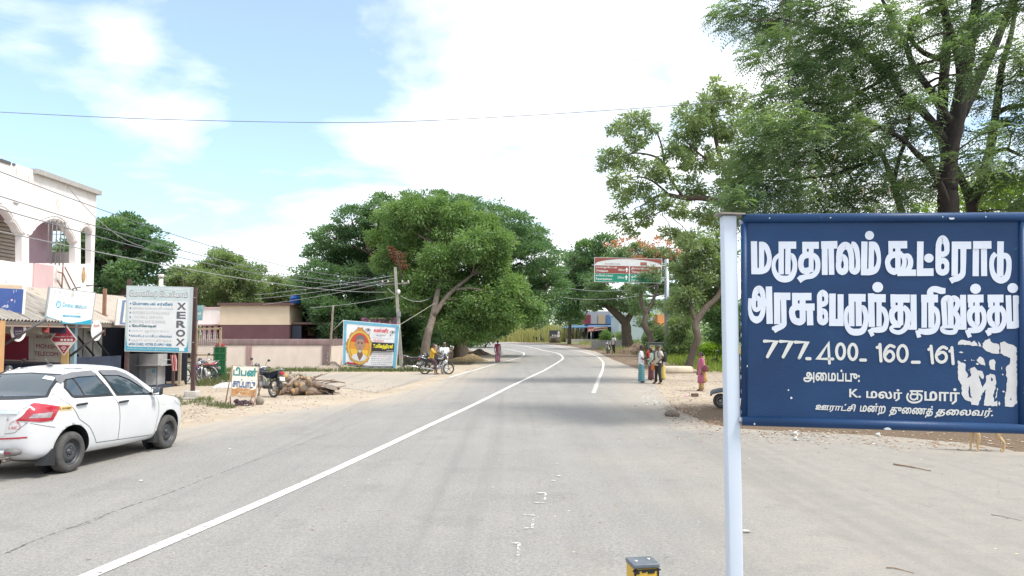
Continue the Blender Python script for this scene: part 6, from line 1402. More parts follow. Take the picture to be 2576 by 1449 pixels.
def far_buildings():
 Y=112;g=gz(Y)
 r=thing('roadside_shelter','open roadside shelter with a blue sheet roof at the bend','shelter',(P(1480,862,Y).x,Y,g))
 mb=MB();a,b,c,d=P(1413,824,Y),P(1570,821,Y),P(1590,816,Y+7),P(1440,816,Y+7);mb.add([a,b,c,d,a -Vector((0,0,.12)),b -Vector((0,0,.12)),c -Vector((0,0,.12)),d -Vector((0,0,.12))],[(0,1,2,3),(7,6,5,4),(0,4,5,1),(1,5,6,2),(2,6,7,3),(3,7,4,0)]);mb.build('roof',mat('blue_sheet',(.04,.14,.27),.5,col2=(.035,.12,.23),scale=1.5),r,True)
 for px in (1420,1431,1443,1456,1478,1492,1506,1520,1545):q=P(px,858,Y+.3);mb=MB();mb.cyl((q.x,q.y,g),(q.x,q.y,P(px,822,Y).z),.07,n=6);mb.build('post',plain((.07,.07,.08),.7),r,True)
 mb=MB();q0,q1=P(1473,850,Y+5),P(1592,850,Y+5);mb.box(((q0.x+q1.x)/2,Y+5.2,g+1.3),(q1.x -q0.x,.3,2.9));mb.box((q1.x -.1,Y+2.5,g+1.3),(.3,5.2,2.9));mb.box((q0.x,Y+4,g+1.3),(.3,2.6,2.9));mb.build('wall',plain((.03,.04,.08),.8),r,True)
 mb=MB();q0,q1=P(1425,860,Y -.6),P(1590,860,Y -.6);mb.box(((q0.x+q1.x)/2,Y+2,g+.2),(q1.x -q0.x,6.4,.5));mb.build('plinth',GREY_C,r,True)
 sb=Board(P(1478,823,Y -1.5),P(1530,820,Y -1.5),P(1530,829,Y -1.5),P(1478,835,Y -1.5));s=thing('shop_banner','red printed shop banner hanging from the blue shelter roof','banner',tuple(sb.pt(.5,0)))
 mb=MB();sb.panel(mb,0,0,1,1,0,.04);fc=mb.build('cloth',plain((.42,.07,.07),.6),s,True);mb=MB();sb.rect(mb,.3,.12,.97,.40,.01);sb.rect(mb,.35,.72,.97,.92,.01);mb.build('pale_band',plain((.66,.60,.52),.6),fc,True,fixn=False);t=MB();sb.text(t,'10% OFF',.04,.45,.3,.9,.015,bold=.03);sb.text(t,'ஸ்டோர்ஸ்',.35,.15,.9,.38,.015,bold=.02);t.build('lettering',plain((.85,.75,.7),.6),fc,True,fixn=False)
 mb=MB();q=P(1487,862,Y -1.4);mb.cyl((q.x,q.y,g),(q.x,q.y,P(1487,834,Y).z),.06,n=6);mb.build('pole',plain((.5,.5,.5),.6),s,True)
 # painted house behind the shelter
 Y2=122;g2=gz(Y2);r=thing('painted_house','house with crimson and blue painted panels above the blue shelter roof','house',(P(1490,800,Y2).x,Y2,g2))
 mb=MB();q0,q1=P(1440,800,Y2),P(1560,800,Y2);mb.box(((q0.x+q1.x)/2,Y2+3,(g2+P(1490,783,Y2).z)/2),(q1.x -q0.x,6,P(1490,783,Y2).z -g2));mb.build('wall',plain((.32,.33,.37),.8),r,True)
 for x0,x1,c in ((1459,1486,(.20,.022,.06)),(1526,1540,(.07,.16,.33)),(1542,1550,(.16,.27,.42)),(1446,1456,(.17,.24,.30)),(1505,1522,(.40,.32,.22))):mb=MB();bb=Board(P(x0,792,Y2 -.1),P(x1,792,Y2 -.1),P(x1,818,Y2 -.1),P(x0,818,Y2 -.1));bb.panel(mb,0,0,1,1,0,.08);mb.build('painted_panel',plain(c,.7),r,True)
 Y3=104;g3=gz(Y3);r=thing('pale_blue_house','plain pale blue house wall behind the forked flame tree','house',(P(1610,830,Y3).x,Y3,g3));mb=MB();q0,q1=P(1556,800,Y3),P(1668,800,Y3);zt=P(1600,752,Y3).z
 mb.box(((q0.x+q1.x)/2,Y3+4,(zt+g3)/2),(q1.x -q0.x,8,zt -g3));mb.build('wall',mat('pale_blue_plaster',(.44,.53,.58),.85,col2=(.38,.47,.53),scale=.6),r,True);mb=MB();mb.box(((q0.x+q1.x)/2,Y3+4,P(1600,790,Y3).z),(q1.x -q0.x+.3,8.3,.2));mb.build('ledge',plain((.55,.6,.62),.8),r,True)
 Y4=92;g4=gz(Y4);r=thing('orange_house','orange house with stepped parapet half hidden behind the steel pole','house',(P(1705,830,Y4).x,Y4,g4));mb=MB();q0,q1=P(1660,800,Y4),P(1745,800,Y4);zt=P(1600,812,Y4).z
 mb.box(((q0.x+q1.x)/2,Y4+4,(zt+g4)/2),(q1.x -q0.x,8,zt -g4));mb.box(((q0.x+q1.x)/2 -1,Y4+2,zt+.5),(2.4,3,1.0));mb.build('wall',mat('orange_plaster',(.62,.30,.13),.85,col2=(.56,.26,.11),scale=1),r,True);mb=MB();mb.box(((q0.x+q1.x)/2,Y4+3.9,P(1600,834,Y4).z),(q1.x -q0.x+.4,8.4,.2));mb.build('ledge',plain((.7,.5,.35),.8),r,True)
 # dark poster board on a stump
 Yb=106;gb=gz(Yb);bd=Board(P(1382,831,Yb),P(1410,831,Yb),P(1410,849,Yb),P(1382,849,Yb));r=thing('poster_board','dark poster board with white faces nailed before a tree at the bend','sign board',(bd.pt(.5,1).x,Yb,gb));mb=MB();bd.panel(mb,0,0,1,1,0,.06);fc=mb.build('panel',plain((.045,.05,.06),.6),r,True)
 mb=MB();bd.disc(mb,.84,.35,.10,.28,.01,n=14);bd.disc(mb,.3,.70,.07,.12,.01,n=12);bd.disc(mb,.52,.72,.07,.12,.01,n=12);bd.rect(mb,.66,.6,.95,.95,.01);bd.rect(mb,.06,.9,.6,.97,.01);mb.build('portrait_print',plain((.58,.54,.52),.6),fc,True,fixn=False)
 for u in (.03,.97):mb=MB();q=bd.pt(u,1);mb.cyl((q.x,q.y+.05,gb),(q.x,q.y+.05,q.z),.06,n=6);mb.build('post',plain((.10,.08,.07),.7),r,True)
 mb=MB();q=P(1396,862,107);mb.tube([(q.x,107,g -.3),(q.x,107,P(1396,845,107).z)],[.75,.55],10);tag(mb.build('tree_stump',BARK),'thick black tree stump below the dark poster board','stump')
 mb=MB();q=P(1279,860,125);mb.cyl((q.x,125,gz(125)),(q.x,125,P(1279,822,125).z),.13,n=8);tag(mb.build('utility_post',plain((.72,.70,.64),.7)),'white utility post standing among the tall dry weeds','post')
 # low retaining block
 mb=MB();q=P(1525,872,82);mb.box((q.x,82,gz(82)+.35),(3.2,.6,1.0));tag(mb.build('concrete_block',GREY_C),'long grey concrete block on the grass right of the shelter','block')
far_buildings()

# ---- distant growth that closes the view
def tree_line():
 root=thing('tree_line','far hazy wood closing the horizon all round','wood',(0,190,1.4));root['kind']='stuff'
 cl=[]
 for i in range(150):
  x=-230+470*i/149+random.uniform(-2,2);h=random.uniform(5,10);cl.append(((x,185+random.uniform(-12,25),1.4+h*.5),(random.uniform(4,7),5,h*.6)))
 for i in range(46):x=-120+i*2.0;h=random.uniform(3,6);cl.append(((x,95+random.uniform(-6,10),gz(95)+h*.5),(random.uniform(2,4),3,h*.6)))
 for i in range(30):x=20+i*3.2;h=random.uniform(4,8);cl.append(((x,92+random.uniform(-5,14),1+h*.5),(random.uniform(3,5),4,h*.6)))
 v,_=crown_leaves(cl,3400,26,1.5,.75,.42,.2,.5,.6,.5);o=quads_obj('foliage',v,L_PALE,root);o['kind']='stuff'
tree_line()
def blades(name,label,region,n,h,w,m,spread=.5,kind='stuff',cat='grass',zfun=None):
 """upright tapering blades scattered by region() -> (x, y)"""
 vs=np.zeros((n,4,3));k=0
 for _ in range(n):
  x,y=region();hh=h*random.uniform(.45,1.25);a=random.uniform(0,6.28);lean=random.uniform(0,spread)*hh;b=random.uniform(0,6.28);z=gz(y)+.002
  dx,dy=math.cos(a)*w/2,math.sin(a)*w/2;tx,ty=x+math.cos(b)*lean,y+math.sin(b)*lean
  vs[k]=[(x -dx,y -dy,z),(x+dx,y+dy,z),(tx+dx*.2,ty+dy*.2,z+hh),(tx -dx*.2,ty -dy*.2,z+hh*.97)];k+=1
 o=quads_obj(name,vs.reshape(-1,3),m,None);tag(o,label,cat,None,kind);return o
GRASS=leaf_mat('grass_blade',[(.045,.080,.030),(.080,.120,.045),(.14,.165,.075),(.25,.24,.12)],.35)
WEED=leaf_mat('dry_weed',[(.16,.20,.07),(.26,.28,.11),(.36,.34,.16),(.45,.38,.22)],.35)
def rb(x0,x1,y0,y1):return lambda:(random.uniform(x0,x1),random.uniform(y0,y1))
def tufts(cs):
 def f():
  x,y,r=random.choice(cs);a=random.uniform(0,6.28);d=r*math.sqrt(random.random());return (x+math.cos(a)*d,y+math.sin(a)*d)
 return f
def gp(px,py,r):q=G(px,py);return (q.x,q.y,r)
random.seed(31)
blades('grass','short green grass along the foot of the compound wall and banner',lambda:(random.uniform(-18,-4.5),random.choice([random.uniform(44.6,46.9),random.uniform(43.4,44.8)])),4200,.16,.035,GRASS)
blades('grass','green grass tufts round the concrete foot of the telecom board',tufts([gp(430,1012,.35),gp(450,1018,.35),gp(440,1005,.3),gp(500,1012,.4),gp(530,1018,.45),gp(550,1022,.35),gp(515,1006,.3),gp(570,1027,.25)]),1500,.12,.013,GRASS)
blades('grass','tall green grass under the crates and parked motorbike',tufts([gp(545,962,.7),gp(575,955,.6),gp(520,970,.5),gp(590,950,.5),gp(560,950,.6),(-11.0,33.5,.8),(-10.0,35,.8)]),2000,.30,.018,GRASS)
blades('weeds','tall dry pale weeds growing beyond the bend',lambda:((lambda x:(x,random.uniform(112+max(0,-x)*.28,150)))(random.uniform(-22,11))),12000,2.5,.10,WEED,.3,cat='weeds')
blades('weeds','green and dry verge weeds on the right of the bend',lambda:(random.uniform(8.8,22),random.uniform(66,104)),4500,.42,.07,WEED,.4,cat='weeds')
blades('grass','bright green field grass behind the leaning tree',lambda:(random.uniform(10.5,34),random.uniform(43,66)),12000,.42,.06,leaf_mat('field_grass',[(.14,.21,.04),(.21,.28,.06),(.30,.34,.09)],.4),.4)
blades('weeds','rough undergrowth in the shade under the dome tree',lambda:(random.uniform(-13,-6.5),random.uniform(50,66)),4000,.5,.06,GRASS,.5,cat='weeds')
# ------------------------------------------------------------------ the white taxi sedan
def car():
 Lx=lambda tab,x:float(np.interp(x,[t[0] for t in tab],[t[1] for t in tab]))
 ZT=[(-2.0,.86),(-1.985,.99),(-1.95,1.065),(-1.88,1.095),(-1.74,1.10),(-1.60,1.115),(-1.50,1.15),(-1.42,1.21),(-1.15,1.40),(-.95,1.488),(-.6,1.528),(-.2,1.54),(.15,1.515),(.45,1.43),(.75,1.26),(1.0,1.09),(1.12,1.02),(1.3,.985),(1.6,.93),(1.8,.86),(1.92,.74),(1.98,.62),(2.0,.52)]
 ZB=[(-2.0,.80),(-1.95,.95),(-1.7,1.03),(-1.3,1.045),(-.5,1.02),(.3,.99),(.9,.96),(1.2,.94),(1.6,.87),(1.85,.74),(2.0,.46)]
 WW=[(-2.0,.50),(-1.97,.66),(-1.90,.755),(-1.75,.815),(-1.5,.845),(-1.0,.862),(0,.868),(.9,.862),(1.3,.852),(1.6,.81),(1.8,.73),(1.92,.60),(2.0,.40)]
 WR=[(-2.0,.46),(-1.9,.66),(-1.6,.70),(-1.45,.69),(-1.15,.60),(-.9,.575),(-.4,.585),(.1,.580),(.45,.585),(.8,.63),(1.05,.70),(1.3,.72),(1.6,.66),(1.85,.55),(2.0,.34)]
 LO=[(-2.0,.46),(-1.95,.33),(-1.8,.25),(-1.4,.22),(0,.19),(1.4,.20),(1.8,.22),(1.95,.28),(2.0,.36)]
 xs=[-2.0,-1.985,-1.95,-1.90,-1.82,-1.72,-1.60,-1.50,-1.42,-1.3,-1.15,-.98,-.8,-.6,-.4,-.2,0,.2,.4,.6,.8,.95,1.06,1.15,1.3,1.45,1.6,1.72,1.82,1.90,1.95,1.98,2.0]
 rings=[]
 for x in xs:
  zt,zb,w,wr,lo=Lx(ZT,x),Lx(ZB,x),Lx(WW,x),Lx(WR,x),Lx(LO,x)
  zb=min(zb,zt -.015);half=[(0,lo),(.6*w,lo),(.88*w,lo+.015),(.965*w,lo+.09),(.985*w,lo+.22*(zb -lo)+.06),(.998*w,lo+.48*(zb -lo)),(w,lo+.68*(zb -lo)),(.992*w,zb -.085),(.972*w,zb -.03),(.945*w,zb+.004)]
  a=.93*w
  for t,bul in ((.18,.012),(.42,.022),(.66,.022),(.86,.012)):half.append((a+(wr -a)*t+bul*min(1,(zt -zb)/.3),zb+(zt -.045 -zb)*t+.004))
  half+=[(wr*.985,zt -.038),(wr*.90,zt -.012),(wr*.6,zt+.006),(0,zt+.014)]
  rings.append([Vector((x,-y,z)) for y,z in half]+[Vector((x,y,z)) for y,z in half[-2:0:-1]])
 mb=MB();mb.loft(rings)
 me=bpy.data.meshes.new('tmp');me.from_pydata([tuple(v) for v in mb.v],[],mb.f);bm=bmesh.new();bm.from_mesh(me);bmesh.ops.recalc_face_normals(bm,faces=bm.faces);bm.to_mesh(me);bm.free()
 tmp=bpy.data.objects.new('tmp',me);COL.objects.link(tmp);md=tmp.modifiers.new('s','SUBSURF');md.levels=2;md.render_levels=2
 cutters=[]
 for wx in (-1.22,1.22):
  for sy in (-1,1):
   c=MB();c.cyl((wx,sy*.55,.335),(wx,sy*1.2,.335),.362,n=48);co=c.build('cut',[plain((1,1,1))]);cutters.append(co)
   b_=tmp.modifiers.new('b','BOOLEAN');b_.operation='DIFFERENCE';b_.object=co;b_.solver='MANIFOLD'
 bpy.context.view_layer.update();dg=bpy.context.evaluated_depsgraph_get();body=bpy.data.meshes.new_from_object(tmp.evaluated_get(dg));
 tmp.modifiers.clear();md=tmp.modifiers.new('s','SUBSURF');md.levels=2;bpy.context.view_layer.update();dg=bpy.context.evaluated_depsgraph_get();hull=bpy.data.meshes.new_from_object(tmp.evaluated_get(dg))
 bvh=BVHTree.FromPolygons([v.co.copy() for v in hull.vertices],[list(p.vertices) for p in hull.polygons])
 for o in cutters+[tmp]:bpy.data.objects.remove(o)
 q1,q2=G(168,1188),G(412,1128);d=(q2 -q1).normalized();lf=Vector((-d.y,d.x,0));org=(q1+q2)/2+lf*.745 -d*.02
 root=thing('parked_car','white taxi sedan parked at the left roadside, seen from behind its right corner','car',tuple(org),math.atan2(d.y,d.x))
 white=mat('white_car_paint',(.60,.61,.63),.22,col2=(.565,.575,.595),scale=2,coat=.6,spec=.5);black=plain((.018,.019,.022),.5);rub=mat('tyre_rubber',(.045,.044,.043),.85,col2=(.10,.095,.09),scale=9,amt=.8)
 body.materials.clear();body.materials.append(white)
 body.materials.append(black)
 for p in body.polygons:
  c=p.center;p.use_smooth=True;p.material_index=0
  for wx in (-1.22,1.22):
   rr=math.hypot(c.x -wx,c.z -.335)
   if rr<.3635 and abs(c.y)>.5 and (abs(p.normal.y)<.5 or abs(c.y)<.57):p.material_index=1;p.use_smooth=False
 bo=bpy.data.objects.new('body',body);COL.objects.link(bo);bo.parent=root
 arch=MB()
 for wx in (-1.22,1.22):
  for sy in (-1,1):arch.cyl((wx,sy*.54,.335),(wx,sy*.56,.335),.37,n=32)
 arch.build('wheel_arch',black,root)
 glass=bpy.data.materials.new('car_glass');glass.use_nodes=True;gb=glass.node_tree.nodes['Principled BSDF'];gb.inputs['Base Color'].default_value=(.035,.055,.075,1);gb.inputs['Roughness'].default_value=.04;gb.inputs['Specular IOR Level'].default_value=.75;gb.inputs['Coat Weight'].default_value=.3;gb.inputs['Coat Roughness'].default_value=.03
 def panel(name,poly,side,off,m,parent=root,fine=.05,mb=None,build=True):
  """a patch laid on the body: side 'R' gives (x, z) outlines, 'B' (y, z) seen from behind, 'T' (x, y) from above"""
  tr=tessellate_polygon([[Vector((p[0],p[1],0)) for p in poly]]);bm=bmesh.new();vv=[bm.verts.new((p[0],p[1],0)) for p in poly]
  for t in tr:
   try:bm.faces.new([vv[k] for k in t])
   except ValueError:pass
  for _ in range(5):
   lg=[e for e in bm.edges if e.calc_length()>fine]
   if not lg:break
   bmesh.ops.subdivide_edges(bm,edges=lg,cuts=1);bmesh.ops.triangulate(bm,faces=[f for f in bm.faces if len(f.verts)>3])
  bm.verts.index_update();vs=[]
  for v in bm.verts:
   a,b=v.co.x,v.co.y
   if side=='R':o_,dr=Vector((a,-2,b)),Vector((0,1,0))
   elif side=='L':o_,dr=Vector((a,2,b)),Vector((0,-1,0))
   elif side=='B':o_,dr=Vector((-4,a,b)),Vector((1,0,0))
   elif side=='F':o_,dr=Vector((4,a,b)),Vector((-1,0,0))
   else:o_,dr=Vector((a,b,4)),Vector((0,0,-1))
   h,n_,_,_=bvh.ray_cast(o_,dr)
   if h is None:h,n_,_,_=bvh.find_nearest(o_+dr*1.3)
   if n_.dot(dr)>0:n_=-n_
   vs.append(h+n_*off)
  fs=[[v.index for v in f.verts] for f in bm.faces];bm.free()
  m2=mb or MB();m2.add(vs,fs,0,True)
  return m2.build(name,m,parent,fixn=False) if build else m2
 def line(pts,side,w=.008,off=.0025,mb=None):
  p=smooth_pts([Vector((a,b,0)) for a,b in pts],False,5)
  for a,b in zip(p[:-1],p[1:]):
   t=(b -a);
   if t.length<1e-5:continue
   s=Vector((-t.y,t.x,0)).normalized()*(w/2);e=t.normalized()*.002
   panel('',[tuple((a+s -e).xy),tuple((b+s+e).xy),tuple((b -s+e).xy),tuple((a -s -e).xy)],side,off,None,fine=.2,mb=mb,build=False)
 for S in ('R','L'):
  # window openings: black surround, then panes
  panel('window_surround',[(-1.245,1.235),(-1.19,1.10),(-1.14,1.075),(-.27,1.045),(-.33,1.17),(-.52,1.43),(-.9,1.425),(-1.13,1.372)],S,.003,black)
  panel('window_surround',[(-.20,1.04),(.80,.985),(.46,1.235),(.22,1.355),(.05,1.41),(-.40,1.435)],S,.003,black)
  panel('rear_quarter_glass',[(-1.205,1.235),(-1.155,1.115),(-.945,1.100),(-1.02,1.35),(-1.11,1.345)],S,.007,glass)
  panel('rear_window',[(-.915,1.10),(-.345,1.078),(-.385,1.17),(-.545,1.40),(-.88,1.40),(-.985,1.37)],S,.007,glass)
  panel('front_window',[(-.155,1.068),(.70,1.015),(.415,1.235),(.20,1.335),(.04,1.385),(-.355,1.405)],S,.007,glass)
  vz=mat('visor_plastic',(.16,.165,.18),.35,col2=(.13,.135,.15),scale=3)
  panel('rain_visor',[(-1.235,1.29),(-1.13,1.345),(-.9,1.372),(-.53,1.375),(-.56,1.455),(-.95,1.44),(-1.14,1.395),(-1.235,1.325)],S,.022,vz);panel('rain_visor',[(-.37,1.375),(.02,1.352),(.24,1.28),(.46,1.16),(.56,1.10),(.60,1.115),(.47,1.235),(.22,1.375),(.02,1.435),(-.42,1.455)],S,.022,vz)
  sm=MB();dk=plain((.10,.10,.105),.7)
  line([(-.66,1.50),(-1.05,1.49),(-1.30,1.42),(-1.455,1.30),(-1.46,1.20),(-1.40,1.09),(-1.27,.98),(-1.17,.86),(-1.11,.77),(-1.0,.70),(-.89,.63),(-.80,.52),(-.73,.42),(-.70,.365)],S,.009,.003,sm)
  line([(-.70,.365),(-.2,.345),(.3,.325),(.76,.305)],S,.009,.003,sm);line([(-.29,1.03),(-.24,.95),(-.20,.85),(-.185,.70),(-.185,.55),(-.19,.35)],S,.010,.003,sm);line([(-.28,1.04),(-.42,1.27),(-.50,1.44)],S,.010,.003,sm)
  line([(.80,1.0),(.86,.86),(.87,.70),(.82,.52),(.775,.31)],S,.008,.003,sm);line([(-1.58,.70),(-1.75,.74),(-1.95,.80)],S,.007,.003,sm)
  sm.build('door_seam',dk,root,fixn=False)
  tl=[(-1.985,.83),(-1.93,.96),(-1.86,1.045),(-1.80,1.055),(-1.49,.985),(-1.555,.90),(-1.625,.805),(-1.80,.80)]
  red=mat('tail_lens',(.34,.010,.025),.15,col2=(.42,.025,.045),scale=6,coat=.8);tlo=panel('tail_light',tl,S,.012,red)
  panel('lamp_lens',[(-1.93,.862),(-1.89,.915),(-1.625,.925),(-1.665,.845)],S,.016,mat('clear_lens',(.42,.38,.40),.15,col2=(.22,.17,.19),scale=16,coat=.8),tlo)
  s=-1 if S=='R' else 1
  for hx,hz in ((-1.06,.985),(-.10,.945)):
   h=MB();p,n_,_,_=bvh.ray_cast(Vector((hx,2*s,hz)),Vector((0,-s,0)));h.tube([p+Vector((-.115,s*.012,-.004)),p+Vector((-.09,s*.03,0)),p+Vector((.09,s*.03,.004)),p+Vector((.115,s*.012,.004))],[.012,.018,.018,.012],8);h.build('door_handle',black,root)
   panel('handle_recess',[(hx+.075*math.cos(R(i*30)),hz+.012+.032*math.sin(R(i*30))) for i in range(12)],S,.002,plain((.62,.63,.65),.4))
  m_=MB();m_.box((.70,s*.93,1.06),(.10,.19,.145),bev=.035,rot=(0,0,s*R(12)));m_.cyl((.73,s*.80,1.02),(.72,s*.87,1.04),.025,n=8);mo=m_.build('wing_mirror',black,root)
  g_=MB();g_.box((.648,s*.935,1.062),(.004,.155,.115),bev=.0015,rot=(0,0,s*R(12)));g_.build('mirror_glass',mat('mirror',(.75,.78,.8),.03,metal=1.0),mo)
  panel('side_indicator',[(1.005,.80),(1.06,.805),(1.055,.825),(1.005,.82)],S,.005,plain((.70,.62,.48),.3));panel('head_light',[(1.32,.90),(1.55,.875),(1.78,.78),(1.86,.68),(1.72,.70),(1.48,.78)],S,.006,mat('lamp_glass',(.62,.66,.68),.08,coat=1.0))
  f_=MB();f_.prism([(-1.78,.19),(-1.55,.16),(-1.54,.40),(-1.60,.40)],s*.70,s*.835);fo=f_.build('mud_flap',black,root);f2=MB();f2.prism([(.76,.17),(.90,.15),(.88,.42),(.845,.42)],s*.70,s*.84);f2.build('mud_flap',black,root)
 ff=MB()                                               # the sill shadow line
 rwm=MB();panel('rear_screen',[(-.66,1.115),(-.60,1.22),(-.545,1.395),(-.49,1.43),(0,1.45),(.49,1.43),(.545,1.395),(.60,1.22),(.66,1.115),(.5,1.105),(0,1.10),(-.5,1.105)],'B',.004,black);panel('rear_screen_glass',[(-.61,1.135),(-.555,1.23),(-.50,1.38),(-.45,1.41),(0,1.43),(.45,1.41),(.50,1.38),(.555,1.23),(.61,1.135),(0,1.125)],'B',.008,glass)
 panel('windscreen',[(.50,-.50),(.98,-.62),(1.03,0),(.98,.62),(.50,.50),(.44,0)],'T',.006,glass)
 panel('sticker',[(-.50,1.335),(-.30,1.362),(-.30,1.402),(-.485,1.378)],'B',.012,plain((.72,.73,.74),.5));
 def word(body,side,x0,z0,x1,z1,off,m,parent=root,bold=.02,name='lettering',rot=0):
  vs,fs,asp=text_geo(body,bold);mb2=MB();out=[]
  for p in vs:
   a,b=x0+(x1 -x0)*p[0],z0+(z1 -z0)*p[1]+rot*p[0]
   o_,dr=(Vector((a,-2,b)),Vector((0,1,0))) if side=='R' else (Vector((-4,a,b)),Vector((1,0,0)))
   h,n_,_,_=bvh.ray_cast(o_,dr);out.append(h -dr*(off+p[2]*.0002))
  mb2.add(out,fs);return mb2.build(name,m,parent,fixn=False)
 word('FIESTA','B',-.345 -.1,1.352,-.315,1.383,.016,black)
 panel('number_sticker',[(-1.56,.925),(-1.255,.915),(-1.255,.985),(-1.56,.995)],'R',.004,plain((.72,.52,.22),.5));word('TN-14-M-8697','R',-1.545,.94,-1.27,.978,.009,plain((.05,.03,.03),.6),rot=-.008)
 panel('chrome_strip',[(-.58,.925),(.58,.925),(.58,.965),(-.58,.965)],'B',.018,mat('chrome',(.75,.77,.8),.12,metal=1.0));panel('number_recess',[(-.40,.62),(.40,.62),(.44,.90),(-.44,.90)],'B',.003,plain((.66,.67,.68),.4))
 word('A/C','B',-.50,.715,-.585,.755,.008,plain((.5,.04,.05),.5));
 red_s=plain((.5,.05,.06),.5)
 for i,ch in enumerate('NO HAND SIGNAL'):
  if ch==' ':continue
  a=R(200 -i*17);cxx,czz=-.545 -.075*math.cos(a),.735+.075*math.sin(a);word(ch,'B',cxx+.008,czz,cxx -.008,czz+.022,.008,red_s)
 word('C','B',-.43,.83,-.46,.865,.008,plain((.2,.2,.2),.5))
 bs=MB();line([(-.70,.60),(-.2,.575),(.2,.575),(.70,.60)],'B',.022,.006,bs);bs.build('bumper_strip',plain((.42,.03,.05),.4),root,fixn=False)
 sm=MB();line([(-.70,.80),(-.60,.72),(-.5,.66),(0,.64),(.5,.66),(.60,.72),(.70,.80)],'B',.009,.003,sm);line([(-.72,1.085),(-.66,1.02),(-.62,.99)],'B',.008,.003,sm);sm.build('boot_seam',plain((.22,.22,.23),.6),root,fixn=False)
 bg=MB();bg.tube([(-2.03,-.62,.405),(-2.07,-.55,.405),(-2.07,.55,.405),(-2.03,.62,.405)],.032,10);bgo=bg.build('bumper_guard',mat('chrome_tube',(.72,.74,.77),.2,metal=.9),root)
 for s in (-1,1):e=MB();e.tube([(-2.07,s*.50,.405),(-2.06,s*.62,.41),(-2.02,s*.69,.415)],[.05,.052,.03],10);eo=e.build('guard_end',plain((.16,.15,.15),.6),bgo);e=MB();e.box((-2.118,s*.56,.405),(.01,.09,.03));e.build('reflector',plain((.22,.03,.05),.3),bgo)
 ex=MB();ex.cyl((-1.98,-.38,.27),(-1.7,-.38,.29),.028,n=10);ex.tube([(-2.0,-.3,.33),(-1.98,-.35,.30),(-1.95,-.45,.32)],.012,6);ex.build('exhaust',plain((.25,.22,.20),.5,.5),root)
 an=MB();an.ell((-.70,0,1.552),(.07,.035,.02),10,6);an.tube([(-.70,0,1.56),(-.80,0,1.65)],[.011,.008],6);an.build('aerial',plain((.12,.12,.12),.5),root)
 ub=MB();ub.box((0,0,.26),(3.2,1.3,.1));ub.build('underbody',black,root)
 # wheels
 steel=mat('steel_wheel',(.045,.05,.058),.5,col2=(.07,.072,.075),scale=8,metal=.3)
 for wx in (-1.22,1.22):
  for s in (-1,1):
   T=Matrix.Translation((wx,s*.755,.298)) @ Euler((R(90)*s,0,0)).to_matrix().to_4x4()     # local z points inwards
   prof=[(.19,-.085),(.205,-.088),(.235,-.094),(.268,-.088),(.290,-.07),(.298,-.045),(.298,.045),(.290,.07),(.26,.09),(.19,.085)]
   w=MB();w.lathe(prof,40,M=T,closed=True);wo_=w.build('wheel',rub,root)
   rm=MB();rm.lathe([(.197,-.084),(.188,-.084),(.182,-.055),(.174,-.026),(.150,-.028),(.122,-.050),(.095,-.056),(.075,-.042),(.045,-.038),(.042,-.060),(.030,-.064),(.0,-.064)],40,M=T,caps=False);rm.lathe([(.195,.08),(.18,.08),(.174,-.02)],40,M=T,caps=False);rm.build('rim',steel,wo_)
   hl=MB()
   for k in range(10):a=6.2832*k/10;hl.ell((.150*math.cos(a),.150*math.sin(a),-.029),(.015,.012,.006),10,6,M=T)
   hl.build('rim_holes',plain((.008,.008,.009),.8),wo_)
   bl=MB()
   for k in range(4):a=6.2832*k/4+.4;bl.cyl((.060*math.cos(a),.060*math.sin(a),-.038),(.060*math.cos(a),.060*math.sin(a),-.056),.009,n=6,M=T)
   bl.build('wheel_bolts',plain((.18,.18,.19),.4,.6),wo_)
car()
# ------------------------------------------------------------------ motorbikes and scooters
CHROME=mat('bike_chrome',(.62,.63,.65),.25,col2=(.5,.5,.52),scale=9,metal=.9);BLK=plain((.022,.022,.026),.45);RUBB=mat('bike_tyre',(.035,.034,.034),.85,col2=(.08,.075,.07),scale=9);ALU=plain((.38,.38,.39),.45,.5);AMBER=plain((.70,.22,.02),.3);REDL=plain((.42,.02,.03),.25)
def wheel_parts(root,x,r,front,spoke_col):
 w=MB();T=Matrix.Translation((x,0,r)) @ Euler((R(90),0,0)).to_matrix().to_4x4()
 w.lathe([(r -.055,-.03),(r -.02,-.042),(r -.004,-.025),(r,0),(r -.004,.025),(r -.02,.042),(r -.055,.03)],32,M=T,closed=True);wo_=w.build('front_wheel' if front else 'rear_wheel',RUBB,root)
 m=MB();m.lathe([(r -.05,-.024),(r -.075,-.018),(r -.075,.018),(r -.05,.024)],32,M=T,closed=True);m.lathe([(0,-.05),(.045,-.05),(.05,0),(.045,.05),(0,.05)],14,M=T)
 for k in range(5):
  a=6.2832*k/5+.3;m.tube([Vector((.03*math.cos(a),.03*math.sin(a),0)),Vector(((r -.12)*math.cos(a+.12),(r -.12)*math.sin(a+.12),0)),Vector(((r -.07)*math.cos(a),(r -.07)*math.sin(a),0))],[.016,.011,.013],6,M=T)
 m.build('rim',spoke_col,wo_);return wo_
